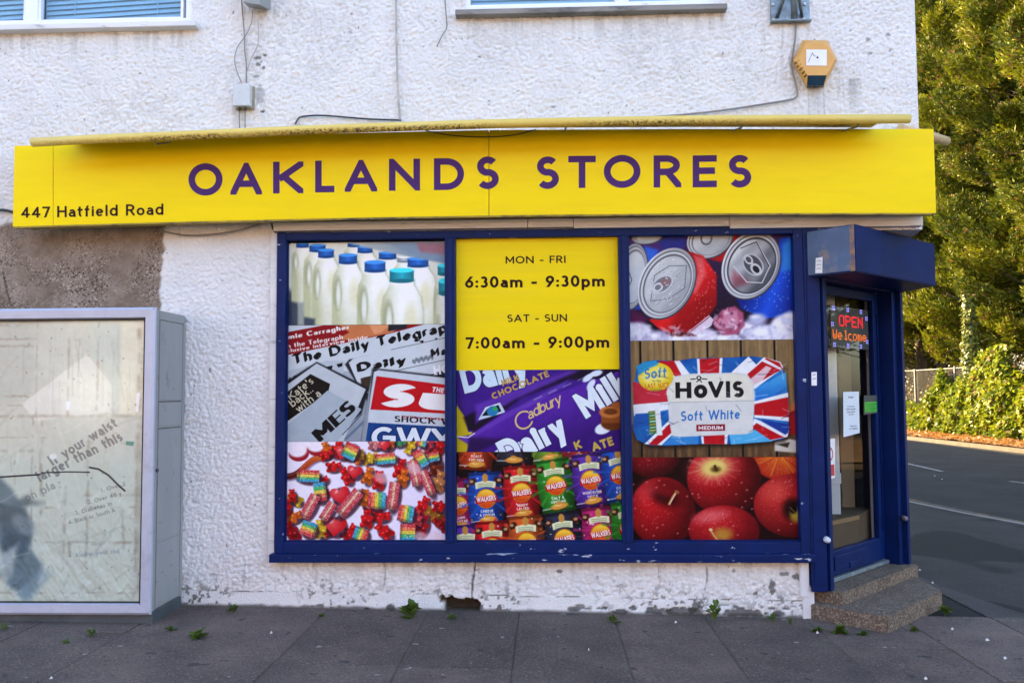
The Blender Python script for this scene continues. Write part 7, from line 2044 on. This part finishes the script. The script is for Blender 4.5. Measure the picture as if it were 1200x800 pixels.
# ================================================================== weeds at the foot of the wall, scraps on the ground
M_WEED = leaf_mat('weed_leaf', .3, .5)
def weed(px, py, size, n, label, seed, tall=0.0, green=((.04, .085, .012), (.12, .19, .025)), wide=.22, near=None):
    size *= 1.45; tall *= 1.4; n = int(n*1.3)
    r = np.random.default_rng(seed)
    p = near or gnd(px, py, gz(gnd(px, py, 0).x))
    root = tag(empty('weed', (p.x, p.y, gz(p.x)-.004)), label, 'weed', 'weeds in the paving joints')
    th = r.random(n)*2*pi; el = R(15)+r.random(n)*R(60)
    P = np.zeros((n, 3)); P[:, 2] = r.random(n)*tall; P[:, :2] = r.standard_normal((n, 2))*size*.08
    D = np.stack([np.cos(th)*np.cos(el), np.sin(th)*np.cos(el)*.8-.15, np.sin(el)], 1); D = unit(D)
    S1 = unit(np.cross(D, np.array([0, 0, 1.])))
    L_ = size*(.5+.6*r.random(n))*(1-.35*P[:, 2]/(tall+1e-6)*(tall > 0)); Wd = L_*wide*(.7+.5*r.random(n))
    drop = np.array([0, 0, -1.])*L_[:, None]*.30
    v0 = P; m1 = P+D*L_[:, None]*.5+S1*Wd[:, None]; m2_ = P+D*L_[:, None]*.5-S1*Wd[:, None]; mc = P+D*L_[:, None]*.52-np.array([0, 0, .012])*0; e1 = P+D*L_[:, None]+drop
    co = np.stack([v0, m1, e1, m2_], 1).reshape(-1, 3)
    t = r.random(n)[:, None]; col = np.array(green[0])*(1-t)+np.array(green[1])*t
    np_mesh('leaves', co, np.arange(n*4).reshape(n, 4), M_WEED, root, col=np.repeat(col, 4, 0))
    m2 = MB(); m2.tube([(0, 0, -.01), (.004, 0, max(tall, .03))], [.004, .002], 5); m2.build('stem', pbr('weed_stem', (.08, .13, .03), .7), root)
    return root
weed(483, 724, .115, 17, 'largest leafy dandelion weed at the wall foot, left of the hole', 1, .05, wide=.28)
weed(838, 729, .085, 13, 'upright pale weed at the wall foot under the bread and apples', 2, .08, wide=.3)
weed(274, 717, .055, 14, 'small dark weed at the wall foot near the display case', 3, .03)
weed(376, 722, .035, 12, 'tiny weed at the wall foot under the sweets poster', 4, .01)
weed(530, 725, .04, 18, 'mossy little weed below the hole in the wall', 5, .02)
weed(718, 729, .055, 22, 'low weed tuft at the wall foot under the middle mullion', 6, .02, wide=.14)

weed(905, 728, .06, 26, 'grassy weed tuft at the wall foot near the doorstep', 8, .02, wide=.08); weed(925, 730, .05, 20, 'thin grass tuft right beside the doorstep end of the wall', 9, .02, wide=.08)
weed(985, 741, .055, 40, 'green moss-like weed against the front of the doorstep', 10, .02, wide=.3); weed(958, 739, .04, 22, 'small weed at the left foot of the doorstep', 11, .01, wide=.25); weed(1012, 744, .04, 24, 'small weed at the front corner of the doorstep', 12, .01, wide=.25)
weed(1107, 720, .065, 30, 'bushy weed at the right end of the doorstep', 13, .03, wide=.18); weed(1072, 739, .045, 18, 'low weed in the joint right of the doorstep', 14, .01, wide=.18)
weed(232, 746, .075, 20, 'flat weed in the joint beside the display case', 15, .01, wide=.2); weed(200, 738, .045, 14, 'small weed at the corner of the display case plinth', 16, .01); weed(5, 737, .05, 18, 'grass tuft below the display case at the left edge', 17, .02, wide=.1); weed(108, 743, .05, 24, 'grassy tuft in the paving joint under the display case', 18, .01, wide=.1)
weed(78, 752, .03, 10, 'tiny weed in the paving left of the case tuft', 20, .0)
M_SCRAP = pbr('white_scrap', (.55, .55, .54), .8)
M_LEAFD = pbr('dead_leaf', (.035, .028, .024), .8)
sc_ = [(792, 730.6, 1), (318, 743, 1), (60, 796.5, 1), (958, 743, 1), (1078, 669, 1), (1093, 684, 1), (1157, 751.5, 1.4), (1178, 773, 1), (1116, 738.5, 1), (1085, 797, 1), (1095.5, 558, 1.6), (1104, 562, 1.6), (690, 763, .6)]
where = ['on the paving close to the wall under the apples', 'on the paving below the left end of the window', 'at the lower left edge of the paving', 'in the joint before the doorstep', 'on the dark footway behind the doorstep', 'on the footway just right of the doorstep', 'widest, on the right slab by the cross joint', 'on the right slab under the widest scrap', 'on the slab right of the doorstep corner', 'at the bottom edge right of the doorstep', 'on the road near the white line', 'on the road right of the other road scrap', 'small, on the slab under the middle mullion', 'tiny, left of the bottom edge scrap', 'tiny, below the doorstep front', 'tiny, on the slab under the sweets', 'tiny, on the slab under the bread', 'tiny, near the lower right corner', 'tiny, left of the middle slab joint']
M_SC = [M_SCRAP, M_LEAFD]
for i, (px, py, k) in enumerate(sc_):
    z = gz(2) if px > 1000 and py > 715 else (-.033 if py < 715 and px > 1000 else None)
    if px > 1000 and py < 600: z = -.07
    p = gnd(px, py, 0 if z is None else z)
    if z is None: p = gnd(px, py, gz(p.x))
    rr = random.Random(i); s_ = .008*k
    m2 = MB(); m2.add([(p.x-s_, p.y-s_*.7, p.z+.006), (p.x+s_*1.1, p.y-s_*.5, p.z+.010), (p.x+s_*.7, p.y+s_, p.z+.007), (p.x-s_*.8, p.y+s_*.7, p.z+.014), (p.x, p.y, p.z+.022)], [(0, 1, 4), (1, 2, 4), (2, 3, 4), (3, 0, 4), (3, 2, 1, 0)])
    tag(m2.build('litter_scrap', M_SCRAP), 'white scrap of litter '+where[i], 'litter', 'litter scraps on the ground')
